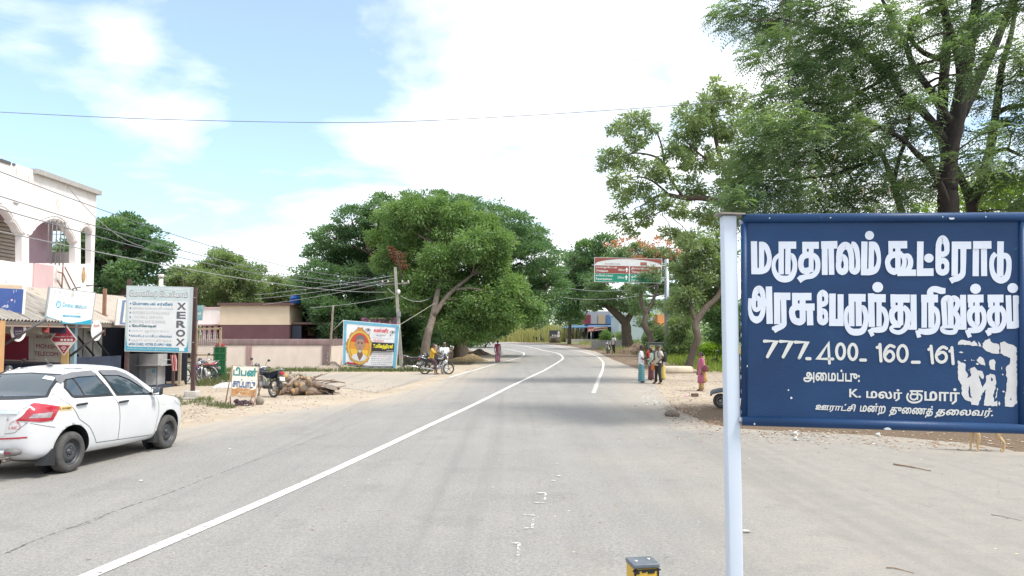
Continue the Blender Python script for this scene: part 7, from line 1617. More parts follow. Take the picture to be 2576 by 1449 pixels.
def motorbike(label,loc,rz,tank=(.02,.022,.028),seat=(.02,.02,.022),cowl=(.03,.03,.034),rim=(.12,.12,.13),lamp_col=(.62,.64,.66),stripe=None,plate=(.72,.72,.70),lean=5,guard=True,group='motorbikes at the junction',fork=None,rail=True,mirrors=(1,-1)):
 root=thing('motorbike',label,'motorbike',loc,rz,group);root.rotation_euler=(R(lean),0,rz);rimm=plain(rim,.45,.3);r=.298
 wheel_parts(root,.64,r,True,rimm);wheel_parts(root,-.62,r,False,rimm);fk=plain(fork,.4,.3) if fork else CHROME
 f=MB()
 for s in (-1,1):f.tube([(.65,.075*s,.30),(.56,.08*s,.58),(.46,.085*s,.88)],[.024,.022,.018],8)
 f.build('fork',fk,root);f=MB();f.tube([(.44,0,.88),(.30,0,.62),(.22,0,.36),(-.10,0,.30)],.025,6)
 for s in (-1,1):f.tube([(.42,.02*s,.84),(0,.08*s,.72),(-.45,.10*s,.70),(-.82,.08*s,.78)],.018,6);f.tube([(-.12,.09*s,.34),(-.62,.11*s,.30)],.024,6)
 f.build('frame',BLK,root);t=MB();t.ell((.20,0,.84),(.27,.135,.125),16,10,rot=(0,R(12),0));t.ell((.10,0,.79),(.22,.15,.10),14,8);to=t.build('tank',mat('tank_paint',tank,.22,col2=tuple(c*.8 for c in tank),scale=5,coat=.7),root)
 if stripe:q=MB();[q.ell((.20,s*.118,.83),(.14,.025,.035),12,8,rot=(0,R(10),0)) for s in (-1,1)];q.build('tank_graphic',plain(stripe,.35),to)
 s_=MB();s_.loft([[Vector((x,w*math.cos(a),z+h*math.sin(a))) for a in [6.2832*i/12 for i in range(12)]] for x,z,w,h in ((-.02,.80,.08,.03),(-.10,.79,.12,.05),(-.35,.78,.135,.055),(-.55,.81,.13,.05),(-.78,.85,.11,.045),(-.86,.865,.06,.03))]);s_.build('seat',plain(seat,.6),root)
 b=MB();b.prism([(-.05,.72),(-.30,.60),(-.55,.62),(-.90,.80),(-.86,.85),(-.5,.76)],-.11,.11);b.build('side_panel',mat('panel_paint',tank,.28,col2=tuple(c*.8 for c in tank),scale=5,coat=.5),root)
 e=MB();e.box((.10,0,.40),(.26,.20,.22),bev=.04);e.cyl((.14,0,.48),(.22,0,.66),.075,.07,14);e.cyl((.02,-.14,.38),(.02,.14,.38),.095,n=18);e.box((-.10,0,.42),(.16,.18,.14),bev=.03)
 for k in range(5):e.cyl((.145+k*.015,0,.50+k*.032),(.150+k*.015,0,.508+k*.032),.095,n=14)
 e.build('engine',ALU,root);x=MB();x.tube([(.24,-.10,.56),(.30,-.13,.40),(.16,-.14,.27),(-.12,-.15,.27),(-.25,-.16,.29),(-.75,-.19,.36)],[.018,.018,.018,.02,.045,.05],10);x.build('exhaust',CHROME,root)
 h=MB();h.tube([(.22,.36,.98),(.30,.33,1.0),(.36,.20,1.0),(.40,.08,.96),(.40,-.08,.96),(.36,-.20,1.0),(.30,-.33,1.0),(.22,-.36,.98)],.013,8);ho=h.build('handlebar',CHROME,root)
 for s in (-1,1):g=MB();g.tube([(.30,.30*s,1.0),(.21,.37*s,.98)],.019,8);g.build('grip',BLK,ho)
 c=MB();c.ell((.50,0,.90),(.10,.125,.15),14,10);c.ell((.46,0,1.02),(.08,.10,.09),12,8);c.build('cowl',mat('cowl_paint',cowl,.3,col2=tuple(k*.8 for k in cowl),scale=5,coat=.5),root)
 l=MB();l.ell((.575,0,.88),(.045,.095,.085),14,8);l.build('headlight',plain(lamp_col,.12,0,coat=.8),root)
 for s in mirrors:m=MB();m.tube([(.34,.24*s,1.0),(.36,.27*s,1.10),(.33,.33*s,1.20)],.007,5);m.ell((.32,.34*s,1.22),(.02,.062,.043),10,6);m.build('mirror',BLK,root)
 for s in (-1,1):
  i_=MB();i_.ell((.50,.17*s,.80),(.03,.035,.022),8,6);i_.cyl((.48,.08*s,.80),(.50,.15*s,.80),.008,n=5);i_.build('indicator',AMBER,root)
 m=MB();m.tube([(.64+.335*math.cos(R(a)),0,.298+.335*math.sin(R(a))) for a in range(20,150,16)],.06,6,sq=.25);m.build('mudguard',mat('guard_paint',cowl,.3,col2=tuple(k*.8 for k in cowl),scale=5),root)
 m=MB();m.tube([(-.62+.345*math.cos(R(a)),0,.298+.345*math.sin(R(a))) for a in range(60,190,18)],.07,6,sq=.25);m.build('mudguard',BLK,root)
 t=MB();t.box((-.93,0,.80),(.07,.15,.085),bev=.02);t.build('tail_light',REDL,root);p=MB();p.box((-.985,0,.62),(.012,.20,.12),rot=(0,R(12),0),bev=.004);p.build('number_plate',plain(plate,.5),root)
 s_=MB()
 for k in (-1,1):s_.tube([(-.62,.12*k,.33),(-.48,.125*k,.68)],[.03,.025],8)
 s_.build('shock_absorber',BLK,root)
 if rail:g=MB();g.tube([(-.45,.14,.79),(-.70,.15,.88),(-.93,.10,.93),(-.96,0,.93),(-.93,-.10,.93),(-.70,-.15,.88),(-.45,-.14,.79)],.012,6);g.build('grab_rail',CHROME,root)
 if guard:g=MB();g.tube([(.34,0,.62),(.36,-.16,.62),(.40,-.22,.50),(.38,-.20,.34),(.28,-.10,.27),(.26,0,.27),(.28,.10,.27),(.38,.20,.34),(.40,.22,.50),(.36,.16,.62),(.34,0,.62)],.012,6);g.build('leg_guard',CHROME,root)
 st=MB();st.tube([(-.05,.12,.28),(-.12,.26,.03)],.011,6);st.build('side_stand',BLK,root);ft=MB();ft.cyl((.02,-.26,.30),(.02,.26,.30),.014,n=6);ft.build('foot_peg',BLK,root);return root
def scooter(label,loc,rz,col,seat=(.02,.02,.022),group='parked scooters'):
 root=thing('scooter',label,'scooter',loc,rz,group);root.rotation_euler=(R(4),0,rz);pm=mat('scooter_paint',col,.25,col2=tuple(c*.8 for c in col),scale=5,coat=.6);r=.215
 wheel_parts(root,.60,r,True,ALU);wheel_parts(root,-.56,r,False,ALU)
 b=MB();b.loft([[Vector((x,w*math.cos(a),z+h*math.sin(a))) for a in [6.2832*i/12 for i in range(12)]] for x,z,w,h in ((-.02,.45,.10,.14),(-.18,.48,.16,.18),(-.42,.52,.20,.18),(-.68,.58,.17,.14),(-.88,.66,.08,.07))]);b.build('rear_body',pm,root)
 b=MB();b.loft([[Vector((x+.04*abs(math.cos(a)),w*math.cos(a),z+.03*math.sin(a))) for a in [6.2832*i/12 for i in range(12)]] for x,z,w in ((.28,.26,.16),(.36,.40,.19),(.42,.60,.20),(.44,.80,.17),(.42,.95,.10))]);b.box((.15,0,.27),(.40,.30,.06),bev=.02);b.build('front_apron',pm,root)
 b=MB();b.tube([(.60+.25*math.cos(R(a)),0,.215+.26*math.sin(R(a))) for a in range(10,160,18)],.075,6,sq=.35);b.build('mudguard',pm,root)
 b=MB();b.loft([[Vector((x,w*math.cos(a),z+.05*math.sin(a))) for a in [6.2832*i/10 for i in range(10)]] for x,z,w in ((-.06,.70,.10),(-.2,.71,.14),(-.55,.74,.15),(-.80,.78,.08))]);b.build('seat',plain(seat,.6),root)
 b=MB();b.tube([(.58,0,.24),(.42,0,.95)],.025,6);b.tube([(.28,.34,1.0),(.38,.15,1.02),(.38,-.15,1.02),(.28,-.34,1.0)],.018,6);b.build('handlebar',BLK,root);b=MB();b.ell((.45,0,1.0),(.09,.15,.08),12,8);b.build('head_cover',pm,root);b=MB();b.ell((.53,0,1.0),(.02,.08,.05),10,6);b.build('headlight',plain((.6,.62,.64),.15),root)
 for s in (-1,1):b=MB();b.tube([(.36,.22*s,1.03),(.34,.30*s,1.20)],.006,5);b.ell((.33,.31*s,1.22),(.015,.06,.04),8,6);b.build('mirror',BLK,root)
 b=MB();b.box((-.92,0,.66),(.04,.14,.06),bev=.015);b.build('tail_light',REDL,root);b=MB();b.tube([(-.3,-.17,.25),(-.75,-.19,.30)],.05,8);b.build('exhaust',BLK,root);return root
g_=G(1098,942);RB=motorbike('black motorbike with orange indicator ridden by the man in yellow',(g_.x,g_.y,g_.z),R(-3),stripe=(.42,.44,.46),lean=0,rim=(.15,.15,.15));RBL=g_
g_=G(1078,921);motorbike('dark motorbike parked under the tree behind the man in yellow',(g_.x,44.5,0),R(18),lean=8,plate=(.5,.5,.48))
g_=G(503,967);motorbike('black and red motorbike parked facing the road beside the green crates',(g_.x+.08,g_.y+.64,0),R(-97),tank=(.03,.03,.034),stripe=(.45,.05,.06),seat=(.30,.05,.06),cowl=(.05,.05,.055),lean=7,guard=False)
g_=G(686,1000);motorbike('black motorbike with yellow-topped tail parked behind the tiffin board',(g_.x -.48,g_.y+.40,0),R(143),tank=(.02,.028,.05),cowl=(.09,.09,.10),lean=6,guard=False,rim=(.45,.44,.43))
q_=P(40,930,21.8);motorbike('motorbike parked in the telecom shop entrance, half hidden by the white car',(q_.x,21.8,.1),R(-70),cowl=(.10,.10,.11),lean=4,guard=False,rim=(.2,.2,.2))
g_=G(1531,889);motorbike('dark motorbike standing on the verge beside a man, far right of the bend',(g_.x,g_.y,g_.z),R(-105),lean=4,guard=False)
q_=P(1354,868,113);scooter('black and yellow scooter parked at the outer edge of the bend',(q_.x,113,gz(113)+.02),R(-25),(.03,.03,.034))
q_=P(1434,858,114.5);scooter('black scooter parked inside the blue roofed shelter',(q_.x,114.5,gz(112)+.45),R(100),(.03,.03,.034))
q_=P(1466,858,113.5);scooter('blue scooter parked at the dark end of the blue roofed shelter',(q_.x,113.5,gz(112)+.45),R(80),(.03,.04,.12))
g_=G(1822,916);scooter('dark scooter parked on the side lane, left part showing past the white post',(g_.x,g_.y,0),R(175),(.03,.032,.04))

def rickshaw():
 g=G(1813,1027);r=thing('auto_rickshaw','three-wheeled vehicle behind the name board with its small front wheel showing left of the post','auto rickshaw',(g.x,g.y,0),R(172));T=Matrix.Translation
 # local +x points forwards; the front wheel sits at the origin
 def whl(x,y,name):
  w=MB();M=T((x,y,.205)) @ Euler((R(90),0,0)).to_matrix().to_4x4();w.lathe([(.115,-.045),(.16,-.055),(.195,-.045),(.205,-.02),(.205,.02),(.195,.045),(.16,.055),(.115,.045)],28,M=M,closed=True);o=w.build(name,RUBB,r)
  w=MB();w.lathe([(.118,.048),(.10,.05),(.09,.02),(.05,.03),(.045,.055),(0,.058)],22,M=M);w.lathe([(.118,-.048),(.10,-.05),(.09,-.02),(.05,-.03),(.045,-.055),(0,-.058)],22,M=M);w.build('rim',plain((.30,.29,.27),.5,.4),o)
 whl(0,0,'front_wheel');whl(-1.95,.52,'rear_wheel');whl(-1.95,-.52,'rear_wheel');grey=plain((.10,.115,.13),.4)
 m=MB();m.loft([[Vector((x,.13*math.cos(a),z+.10*max(-.25,math.sin(a)))) for a in [6.2832*i/14 for i in range(14)]] for x,z in ((.27,.36),(.23,.41),(.05,.46),(-.15,.48),(-.30,.50))]);m.build('mudguard',grey,r)
 m=MB();m.loft([[Vector((x,y,z)) for y,z in ((-w,.32),(w,.32),(w,.75),(w*.95,1.0),(-w*.95,1.0),(-w,.75))] for x,w in ((-.16,.28),(-.35,.52),(-.6,.62),(-2.2,.64),(-2.45,.60))]);m.build('body',mat('rickshaw_black',(.03,.032,.035),.35,col2=(.02,.02,.024),scale=3),r)
 m=MB();m.loft([[Vector((x,.62*math.cos(a),1.5+.16*math.sin(a))) for a in [math.pi*i/10 for i in range(11)]]+[] for x in (-.45,-.7,-1.5,-2.3,-2.4)],caps=True);m.build('canopy',mat('rickshaw_yellow',(.60,.42,.04),.6,col2=(.52,.36,.03),scale=3),r)
 m=MB()
 for x in (-.45,-1.2,-2.35):
  for s in (-1,1):m.cyl((x,.56*s,.98),(x,.58*s,1.52),.02,n=6)
 m.build('roof_posts',BLK,r);m=MB();m.add([(-.36,-.5,1.0),(-.36,.5,1.0),(-.45,.52,1.48),(-.45,-.52,1.48)],[(0,1,2,3)]);m.build('windscreen',plain((.12,.16,.18),.1),r)
 m=MB();m.ell((-.16,0,.78),(.05,.10,.10),12,8);m.build('headlight',plain((.6,.62,.64),.15),r)
rickshaw()

# ------------------------------------------------------------------ people
SKIN={'d':mat('dark_skin',(.105,.055,.036),.6,col2=(.085,.043,.028),scale=9),'m':mat('brown_skin',(.19,.10,.065),.6,col2=(.16,.085,.055),scale=9)}
HAIRB=plain((.012,.011,.011),.5);HAIRG=mat('grey_hair',(.32,.31,.30),.7,col2=(.16,.155,.15),scale=30)
def skinmesh(verts,edges,radii,sub=2):
 me=bpy.data.meshes.new('tmp');me.from_pydata([tuple(v) for v in verts],edges,[]);o=bpy.data.objects.new('tmp',me);COL.objects.link(o)
 o.modifiers.new('k','SKIN');sv=me.skin_vertices[0].data
 for i,r_ in enumerate(radii):sv[i].radius=r_ if isinstance(r_,tuple) else (r_,r_)
 for i in range(len(verts)):sv[i].use_root=(i==0)
 s=o.modifiers.new('s','SUBSURF');s.levels=sub;bpy.context.view_layer.update();dg=bpy.context.evaluated_depsgraph_get();e=o.evaluated_get(dg).to_mesh()
 vs=[v.co.copy() for v in e.vertices];fs=[list(p.vertices) for p in e.polygons];o.evaluated_get(dg).to_mesh_clear();bpy.data.objects.remove(o);return vs,fs
def ering(c,rx,ry,n=14,tilt=None):return [Vector(c)+Vector((rx*math.cos(6.2832*i/n),ry*math.sin(6.2832*i/n),0)) for i in range(n)]
def person(label,loc,rz,h=1.65,skin='d',arms=None,legs=None,hip=.92,top=None,sleeve=.55,top_len=.80,bottom=None,bottom_col=None,hair='short',hairm=None,head_yaw=0,belly=0,female=False,pose_lean=0.0,fold=True,cat='person',name='person',group=None,feet=(.13,.10,.10)):
 """faces local -Y; joints in metres for a 1.7 m figure, scaled to h"""
 k=h/1.7;root=thing(name,label,cat,loc,rz,group);sh=.165 if female else .185
 A=arms or {};Lg=legs or {}
 lean=lambda z:-pose_lean*max(0,z -hip)
 J={'pel':(0,0,hip),'spi':(0,lean(hip+.17),hip+.17),'che':(0,lean(hip+.36),hip+.36),'nb':(0,lean(hip+.50)+.0,hip+.50),'nk':(0,lean(hip+.56) -.01,hip+.56),'hb':(0,lean(hip+.62) -.025,hip+.615),'hm':(0,lean(hip+.68) -.03,hip+.675),'ht':(0,lean(hip+.75) -.012,hip+.745)}
 for s,n_ in ((1,'L'),(-1,'R')):
  b=(0,lean(hip+.47),hip+.47);J['sh'+n_]=(sh*s,b[1]+.01,hip+.465)
  e,w=A.get(n_,((.235*s,.02,hip+.20),(.245*s,-.05,hip -.05)));J['el'+n_]=e;J['wr'+n_]=w
  kn,an=Lg.get(n_,((.105*s,-.015,.49),(.105*s,.03,.075)));J['hp'+n_]=(.09*s,0,hip -.04);J['kn'+n_]=kn;J['an'+n_]=an
  J['to'+n_]=(an[0]+.02*s,an[1] -.15,an[2] -.045) if Lg.get('toe'+n_) is None else Lg['toe'+n_]
 names=list(J);ix={n_:i for i,n_ in enumerate(names)};rad={'pel':(.135,.10),'spi':(.125 if not female else .115,.095+belly),'che':(.145 if not female else .125,.105),'nb':(.075,.065),'nk':.052,'hb':(.058,.066),'hm':(.072,.085),'ht':(.05,.058)}
 for n_ in 'LR':rad.update({'sh'+n_:.058,'el'+n_:.040,'wr'+n_:(.028,.022),'hp'+n_:.082,'kn'+n_:.056,'an'+n_:.038,'to'+n_:(.040,.026)})
 ed=[('pel','spi'),('spi','che'),('che','nb'),('nb','nk'),('nk','hb'),('hb','hm'),('hm','ht')]
 for n_ in 'LR':ed+=[('che','sh'+n_),('sh'+n_,'el'+n_),('el'+n_,'wr'+n_),('pel','hp'+n_),('hp'+n_,'kn'+n_),('kn'+n_,'an'+n_),('an'+n_,'to'+n_)]
 vs,fs=skinmesh([J[n_] for n_ in names],[(ix[a],ix[b]) for a,b in ed],[rad[n_] for n_ in names]);S=Matrix.Scale(k,4);mb=MB();mb.add(vs,fs,0,True,S)
 hd=Vector(J['hm']);Hm=Matrix.Translation(hd) @ Euler((0,0,head_yaw)).to_matrix().to_4x4()
 mb.ell((0,-.012,.012),(.072,.088,.105),14,10,M=S @ Hm);mb.ell((0,-.098,-.012),(.014,.022,.024),8,6,M=S @ Hm);mb.ell((0,-.07,-.075),(.035,.03,.025),8,6,M=S @ Hm)
 for s in (-1,1):mb.ell((.074*s,.005,-.01),(.012,.024,.034),8,6,M=S @ Hm)
 for s,n_ in ((1,'L'),(-1,'R')):                  # hands: a palm, four curled fingers and a thumb
  w=Vector(J['wr'+n_]);e=Vector(J['el'+n_]);d=(w -e).normalized();sd_=d.cross(Vector((s,0,0.02)));sd_=sd_.normalized() if sd_.length>.1 else Vector((0,-1,0));pn=d.cross(sd_).normalized()
  if pn.x*s>0:pn=-pn
  mb.tube([w -d*.01,w+d*.04,w+d*.085],[.026,.036,.032],8,M=S,sq=.55)
  for j,(o_,ln) in enumerate(((-.026,.068),(-.009,.078),(.009,.074),(.025,.058))):b=w+d*.085+sd_*o_;mb.tube([b -d*.015,b+d*ln*.5+pn*.008,b+d*ln*.9+pn*.03],[.0095,.009,.007],5,M=S)
  b=w+d*.03 -sd_*.03;mb.tube([b,b+d*.035 -sd_*.02+pn*.01,b+d*.06 -sd_*.015+pn*.02],[.012,.011,.008],5,M=S)
 mb.build('body',SKIN[skin],root)
 ey=MB()
 for s in (-1,1):ey.ell((.030*s,-.085,.012),(.012,.008,.008),8,6,M=S @ Hm)
 ey.build('eyes',plain((.02,.015,.014),.3),root);mo=MB();mo.ell((0,-.088,-.052),(.024,.008,.006),8,5,M=S @ Hm);mo.build('mouth',plain((.10,.035,.03),.5),root)
 hm_=hairm or HAIRB;hr=MB();hr.ell((0,.006,.030),(.084,.098,.102),16,12,M=S @ Hm,cut=lambda c:(c.y<-.045 and c.z<.045) or (c.z<-.02 and c.y<.02) or c.z<-.075)
 if hair=='braid':hr.ell((0,.10,-.02),(.045,.045,.05),10,8,M=S @ Hm);hr.tube([(0,.10,-.04),(.0,.12,-.16),(0,.12,-.30),(0,.11,-.46)],[.034,.032,.028,.012],8,M=S @ Hm)
 if hair=='bun':hr.ell((0,.11,-.01),(.055,.05,.055),12,8,M=S @ Hm)
 hr.build('hair',hm_,root)
 n=16
 if top:
  m=MB();z0=hip -(.92 -top_len)
  prof=[(z0,.175 if female else .172,.135+belly*.6),(hip,.172,.13+belly),(hip+.14,.155 if female else .162,.125+belly),(hip+.28,.165 if female else .178,.128+belly*.4),(hip+.40,.185,.115),(hip+.475,.165 if female else .185,.088),(hip+.515,.085,.072)]
  if top_len<.6:prof=[(z0,.215,.165),(z0+.2,.205,.155)]+prof[1:]
  m.loft([[Vector((rx*math.cos(6.2832*i/n)*(1+.03*math.sin(i*5)),lean(z)+ry*math.sin(6.2832*i/n),z)) for i in range(n)] for z,rx,ry in prof],M=S)
  for s,n_ in ((1,'L'),(-1,'R')):
   a,e,w=Vector(J['sh'+n_]),Vector(J['el'+n_]),Vector(J['wr'+n_]);a0=a -Vector((.055*s,0,-.005));pts=[a0,a+Vector((.01*s,0,.006))];rr=[.075,.078]
   if sleeve<=1:pts.append(a+(e -a)*sleeve*.6);pts.append(a+(e -a)*sleeve);rr+=[.070,.068]
   else:pts+=[a+(e -a)*.6,e,e+(w -e)*(sleeve -1)];rr+=[.064,.056,.046]
   m.tube(pts,rr,10,M=S)
  m.tube([(.045*math.cos(a)*1.4,lean(hip+.5)+.06*math.sin(a)*1.0 -.005,hip+.525+.012*math.sin(a)) for a in [6.2832*i/10 for i in range(10)]],.014,5,closed=True,M=S)
  m.build('top',top,root)
 if bottom=='trousers':
  m=MB();m.loft([[Vector((rx*math.cos(6.2832*i/n),ry*math.sin(6.2832*i/n),z)) for i in range(n)] for z,rx,ry in ((hip -.14,.15,.11),(hip -.06,.165,.122),(hip+.06,.158,.118))],M=S)
  for s,n_ in ((1,'L'),(-1,'R')):
   hp,kn,an=Vector(J['hp'+n_]),Vector(J['kn'+n_]),Vector(J['an'+n_]);m.tube([hp+Vector((0,0,.05)),hp,(hp+kn)/2,kn,kn+(an -kn)*.55,kn+(an -kn)*(feet[0] if feet[0]>.5 else .96)],[.095,.098,.088,.072,.066,.066],12,M=S)
  m.build('trousers',bottom_col,root)
 elif bottom in ('lungi','skirt'):
  m=MB();rings=[]
  for j in range(13):
   t=j/12;z=hip+.08 -(hip+.02)*t;rx=.160+.035*t+.015*math.sin(t*3);ry=.122+.035*t
   rings.append([Vector((rx*math.cos(6.2832*i/28)*(1+.05*t*math.sin(i*2.3)),ry*math.sin(6.2832*i/28)*(1+.06*t*math.cos(i*1.9)),z)) for i in range(28)])
  m.loft(rings,M=S);m.build('lungi' if bottom=='lungi' else 'skirt',bottom_col,root)
 ft=MB()
 for n_ in 'LR':an=Vector(J['an'+n_]);to=Vector(J['to'+n_]);d=(to -an);d.z=0;d=d.normalized();q=an+d*.05;ft.box((q.x,q.y,an[2] -.066),(.085,.25,.018),rot=(0,0,math.atan2(d.y,d.x)+math.pi/2),bev=.008,M=S)
 ft.build('sandals',plain((.08,.05,.04),.7),root);return root,J,S
def striped(name,a,b,scale,axis='Z',thr=.5,c3=None):
 m=bpy.data.materials.new(name);m.use_nodes=True;t=m.node_tree;bs=t.nodes['Principled BSDF'];bs.inputs['Roughness'].default_value=.85
 tcn=t.nodes.new('ShaderNodeTexCoord');w=t.nodes.new('ShaderNodeTexWave');w.bands_direction=axis;w.inputs['Scale'].default_value=scale;w.inputs['Distortion'].default_value=.6;t.links.new(tcn.outputs['Object'],w.inputs[0])
 rp=t.nodes.new('ShaderNodeMapRange');rp.inputs['From Min'].default_value=thr -.08;rp.inputs['From Max'].default_value=thr+.08;t.links.new(w.outputs[1],rp.inputs[0])
 mx=t.nodes.new('ShaderNodeMixRGB');mx.inputs[1].default_value=(*a,1);mx.inputs[2].default_value=(*b,1);t.links.new(rp.outputs[0],mx.inputs[0]);t.links.new(mx.outputs[0],bs.inputs[0]);return m
cloth=lambda c,d=.75,sc=5:mat('cloth',c,.85,col2=tuple(x*d for x in c),scale=sc,bump=.25,bscale=18)
def people():
 g=G(1614,963)                                        # man carrying a child
 r,J,S=person('man in white shirt and blue striped lungi holding a small child',(g.x,g.y,0),R(78),1.60,'d',{'L':((.22,-.10,1.10),(.06,-.26,1.16)),'R':((-.23,-.04,1.10),(-.08,-.25,1.02))},None,top=cloth((.70,.71,.76),.88),sleeve=.85,top_len=.72,bottom='lungi',bottom_col=striped('striped_lungi',(.03,.15,.19),(.16,.34,.36),4.2,'Z',.62))
 c0=g+Vector((.29,-.02,.62));cr,_,_=person('small child in red held in the arms of the man in the blue lungi',tuple(c0),R(-100),.92,'d',{'L':((.23,-.10,1.14),(.12,-.26,1.25)),'R':((-.24,-.05,1.12),(-.16,-.28,1.2))},{'L':((.16,-.22,.74),(.17,-.10,.38)),'R':((-.16,-.2,.72),(-.19,-.02,.36))},top=cloth((.42,.03,.05)),sleeve=.9,top_len=.78,bottom='trousers',bottom_col=cloth((.12,.06,.06)),feet=(.6,0,0))
 g=G(1657,966)
 r,J,S=person('man in beige shirt and black trousers with hand on hip and a backpack',(g.x,g.y,0),R(-72),1.63,'d',{'L':((.33,.05,1.17),(.20,-.10,.97)),'R':((-.24,-.05,1.12),(-.22,-.22,.95))},{'L':((.12,-.02,.49),(.13,.04,.075)),'R':((-.12,-.05,.49),(-.15,-.06,.075))},top=cloth((.52,.48,.42)),sleeve=.8,top_len=.80,bottom='trousers',bottom_col=plain((.018,.018,.022),.8))
 bp=thing('backpack','black backpack on the shoulders of the man in the beige shirt','backpack',(g.x,g.y,0),R(-72));m=MB();m.box((.05,.24,1.12),(.27,.17,.40),bev=.06);m.build('bag',plain((.02,.02,.024),.7),bp);m=MB()
 for s in (-1,1):m.tube([(.09*s,.15,1.36),(.11*s,.02,1.43),(.12*s,-.12,1.33),(.14*s,-.10,1.15),(.14*s,.12,1.0)],.017,6)
 m.build('strap',BLK,bp)
 g2=G(1641,957);person('woman in pale green sleeve and maroon skirt standing behind the man in beige',(g2.x,g2.y+.3,0),R(-80),1.45,'d',{'L':((.22,-.20,1.12),(.20,-.40,1.08)),'R':((-.22,-.05,1.1),(-.2,-.22,.95))},None,top=cloth((.42,.56,.46)),sleeve=1.6,top_len=.76,bottom='skirt',bottom_col=cloth((.16,.05,.07)),hair='braid',female=True)
 ob=thing('cloth_bag','small orange cloth bag hanging beside the man in black trousers','bag',(g.x -.20,g.y+.12,.80));m=MB();m.loft([ering((0,0,z),rx,ry) for z,rx,ry in ((-.22,.06,.03),(-.20,.08,.05),(-.05,.075,.04),(.02,.05,.02))]);m.build('pouch',cloth((.70,.22,.04)),ob);m=MB();m.tube([(-.03,0,.02),(-.02,0,.14),(.02,0,.14),(.03,0,.02)],.008,5);m.build('handle',cloth((.6,.2,.04)),ob)
 g3=G(1671,956);person('woman in yellow and blue sari, mostly hidden behind the man with the backpack',(g3.x,g3.y+.3,0),R(-95),1.42,'d',None,None,top=cloth((.10,.22,.42)),sleeve=.6,top_len=.80,bottom='skirt',bottom_col=striped('printed_sari',(.62,.38,.30),(.60,.50,.12),3.0,'X',.5),hair='braid',female=True)
 g=G(1765,984)                                        # woman in pink
 r,J,S=person('woman in pink tunic with maroon shoulder bag and flowers in her hair',(g.x,g.y,0),R(-84),1.42,'m',{'L':((.20,.0,1.12),(.21,-.06,.86)),'R':((-.2,-.05,1.1),(-.2,-.10,.84))},{'L':((.09,-.01,.49),(.09,.03,.075)),'R':((-.09,-.03,.49),(-.09,-.03,.075))},top=cloth((.46,.13,.23)),sleeve=1.35,top_len=.36,bottom='trousers',bottom_col=cloth((.58,.40,.20)),hair='bun',female=True)
 m=MB();m.loft([[S @ Vector((rx*math.cos(a),.07+ry*math.sin(a),z)) for a in [math.pi*(-.1+1.1*i/12) for i in range(13)]]+[S @ Vector(((rx -.02)*math.cos(a),.07+(ry -.02)*math.sin(a),z)) for a in [math.pi*(1.0 -1.1*i/12) for i in range(13)]] for z,rx,ry in ((.42,.23,.16),(.7,.20,.14),(1.0,.18,.11),(1.25,.17,.08),(1.38,.16,.06))]);m.build('shawl',cloth((.62,.38,.13)),r)
 fl=MB()
 for i in range(14):fl.ell(tuple(S @ Vector((random.uniform(-.035,.035),.115+random.uniform(-.02,.02),1.53 -i*.017))),(.017,.017,.017),6,5)
 fl.build('hair_flowers',plain((.72,.66,.42),.8),r)
 hb=thing('shoulder_bag','maroon leather bag hanging from the shoulder of the woman in pink','bag',(g.x,g.y,0),R(-84));m=MB();m.loft([[S @ Vector((.24+.06*math.cos(6.2832*i/14),.10+ry*math.sin(6.2832*i/14),z)) for i in range(14)] for z,ry in ((.86,.12),(.90,.155),(1.0,.15),(1.12,.10),(1.14,.07))]);m.build('bag',mat('maroon_leather',(.16,.04,.055),.4,col2=(.12,.03,.04),scale=6),hb);m=MB();m.tube([S @ Vector((.24,.02,1.12)),S @ Vector((.19,.04,1.40)),S @ Vector((.19,.09,1.40)),S @ Vector((.24,.17,1.12))],.011,6);m.build('strap',plain((.14,.04,.05),.5),hb)
 # rider in yellow: sits on the bike, near foot on the ground, hand to his mouth
 b=RBL;rl=(b.x -.27,b.y -.0,0.0)
 person('man in yellow shirt and rolled brown trousers sitting on the black motorbike',rl,R(87),1.66,'m',{'L':((.23,-.20,1.12),(.26,-.45,.98)),'R':((-.23,-.20,1.12),(-.08,-.17,1.36))},{'R':((-.24,-.30,.66),(-.28,-.22,.075)),'L':((.24,-.34,.66),(.30,-.22,.075))},hip=.86,top=cloth((.66,.40,.035)),sleeve=.95,top_len=.84,bottom='trousers',bottom_col=cloth((.085,.045,.06)),feet=(.62,0,0),pose_lean=.12)
 g=G(1117,939)
 person('grey-haired man in white shirt and glasses standing beyond the motorbike',(g.x+.08,b.y+.55,0),R(25),1.66,'d',{'L':((.22,-.02,1.13),(.17,-.18,1.0)),'R':((-.24,-.02,1.13),(-.18,-.16,.95))},None,top=cloth((.66,.71,.74),.9),sleeve=.95,top_len=.76,bottom='lungi',bottom_col=cloth((.62,.62,.60)),hairm=HAIRG,belly=.03,head_yaw=R(-20))
 # woman walking away with a white bag
 g=G(1252,911)
 r,J,S=person('woman in pink sari seen from behind, walking along the road edge with a white bag',(g.x,g.y,g.z),R(170),1.5,'d',None,{'L':((.08,-.05,.49),(.08,.0,.075)),'R':((-.08,.0,.49),(-.08,.10,.075))},top=cloth((.50,.06,.18)),sleeve=.6,top_len=.84,bottom='skirt',bottom_col=striped('pink_sari',(.45,.14,.22),(.60,.38,.42),2.2,'X',.6),hair='braid',female=True)
 m=MB();m.loft([[S @ Vector((-.10+.12*math.cos(a),.05+.15*math.sin(a),z)) for a in [6.2832*i/12 for i in range(12)]] for z in (.55,.8,1.1,1.32)]);m.build('sari_drape',cloth((.52,.30,.36)),r)
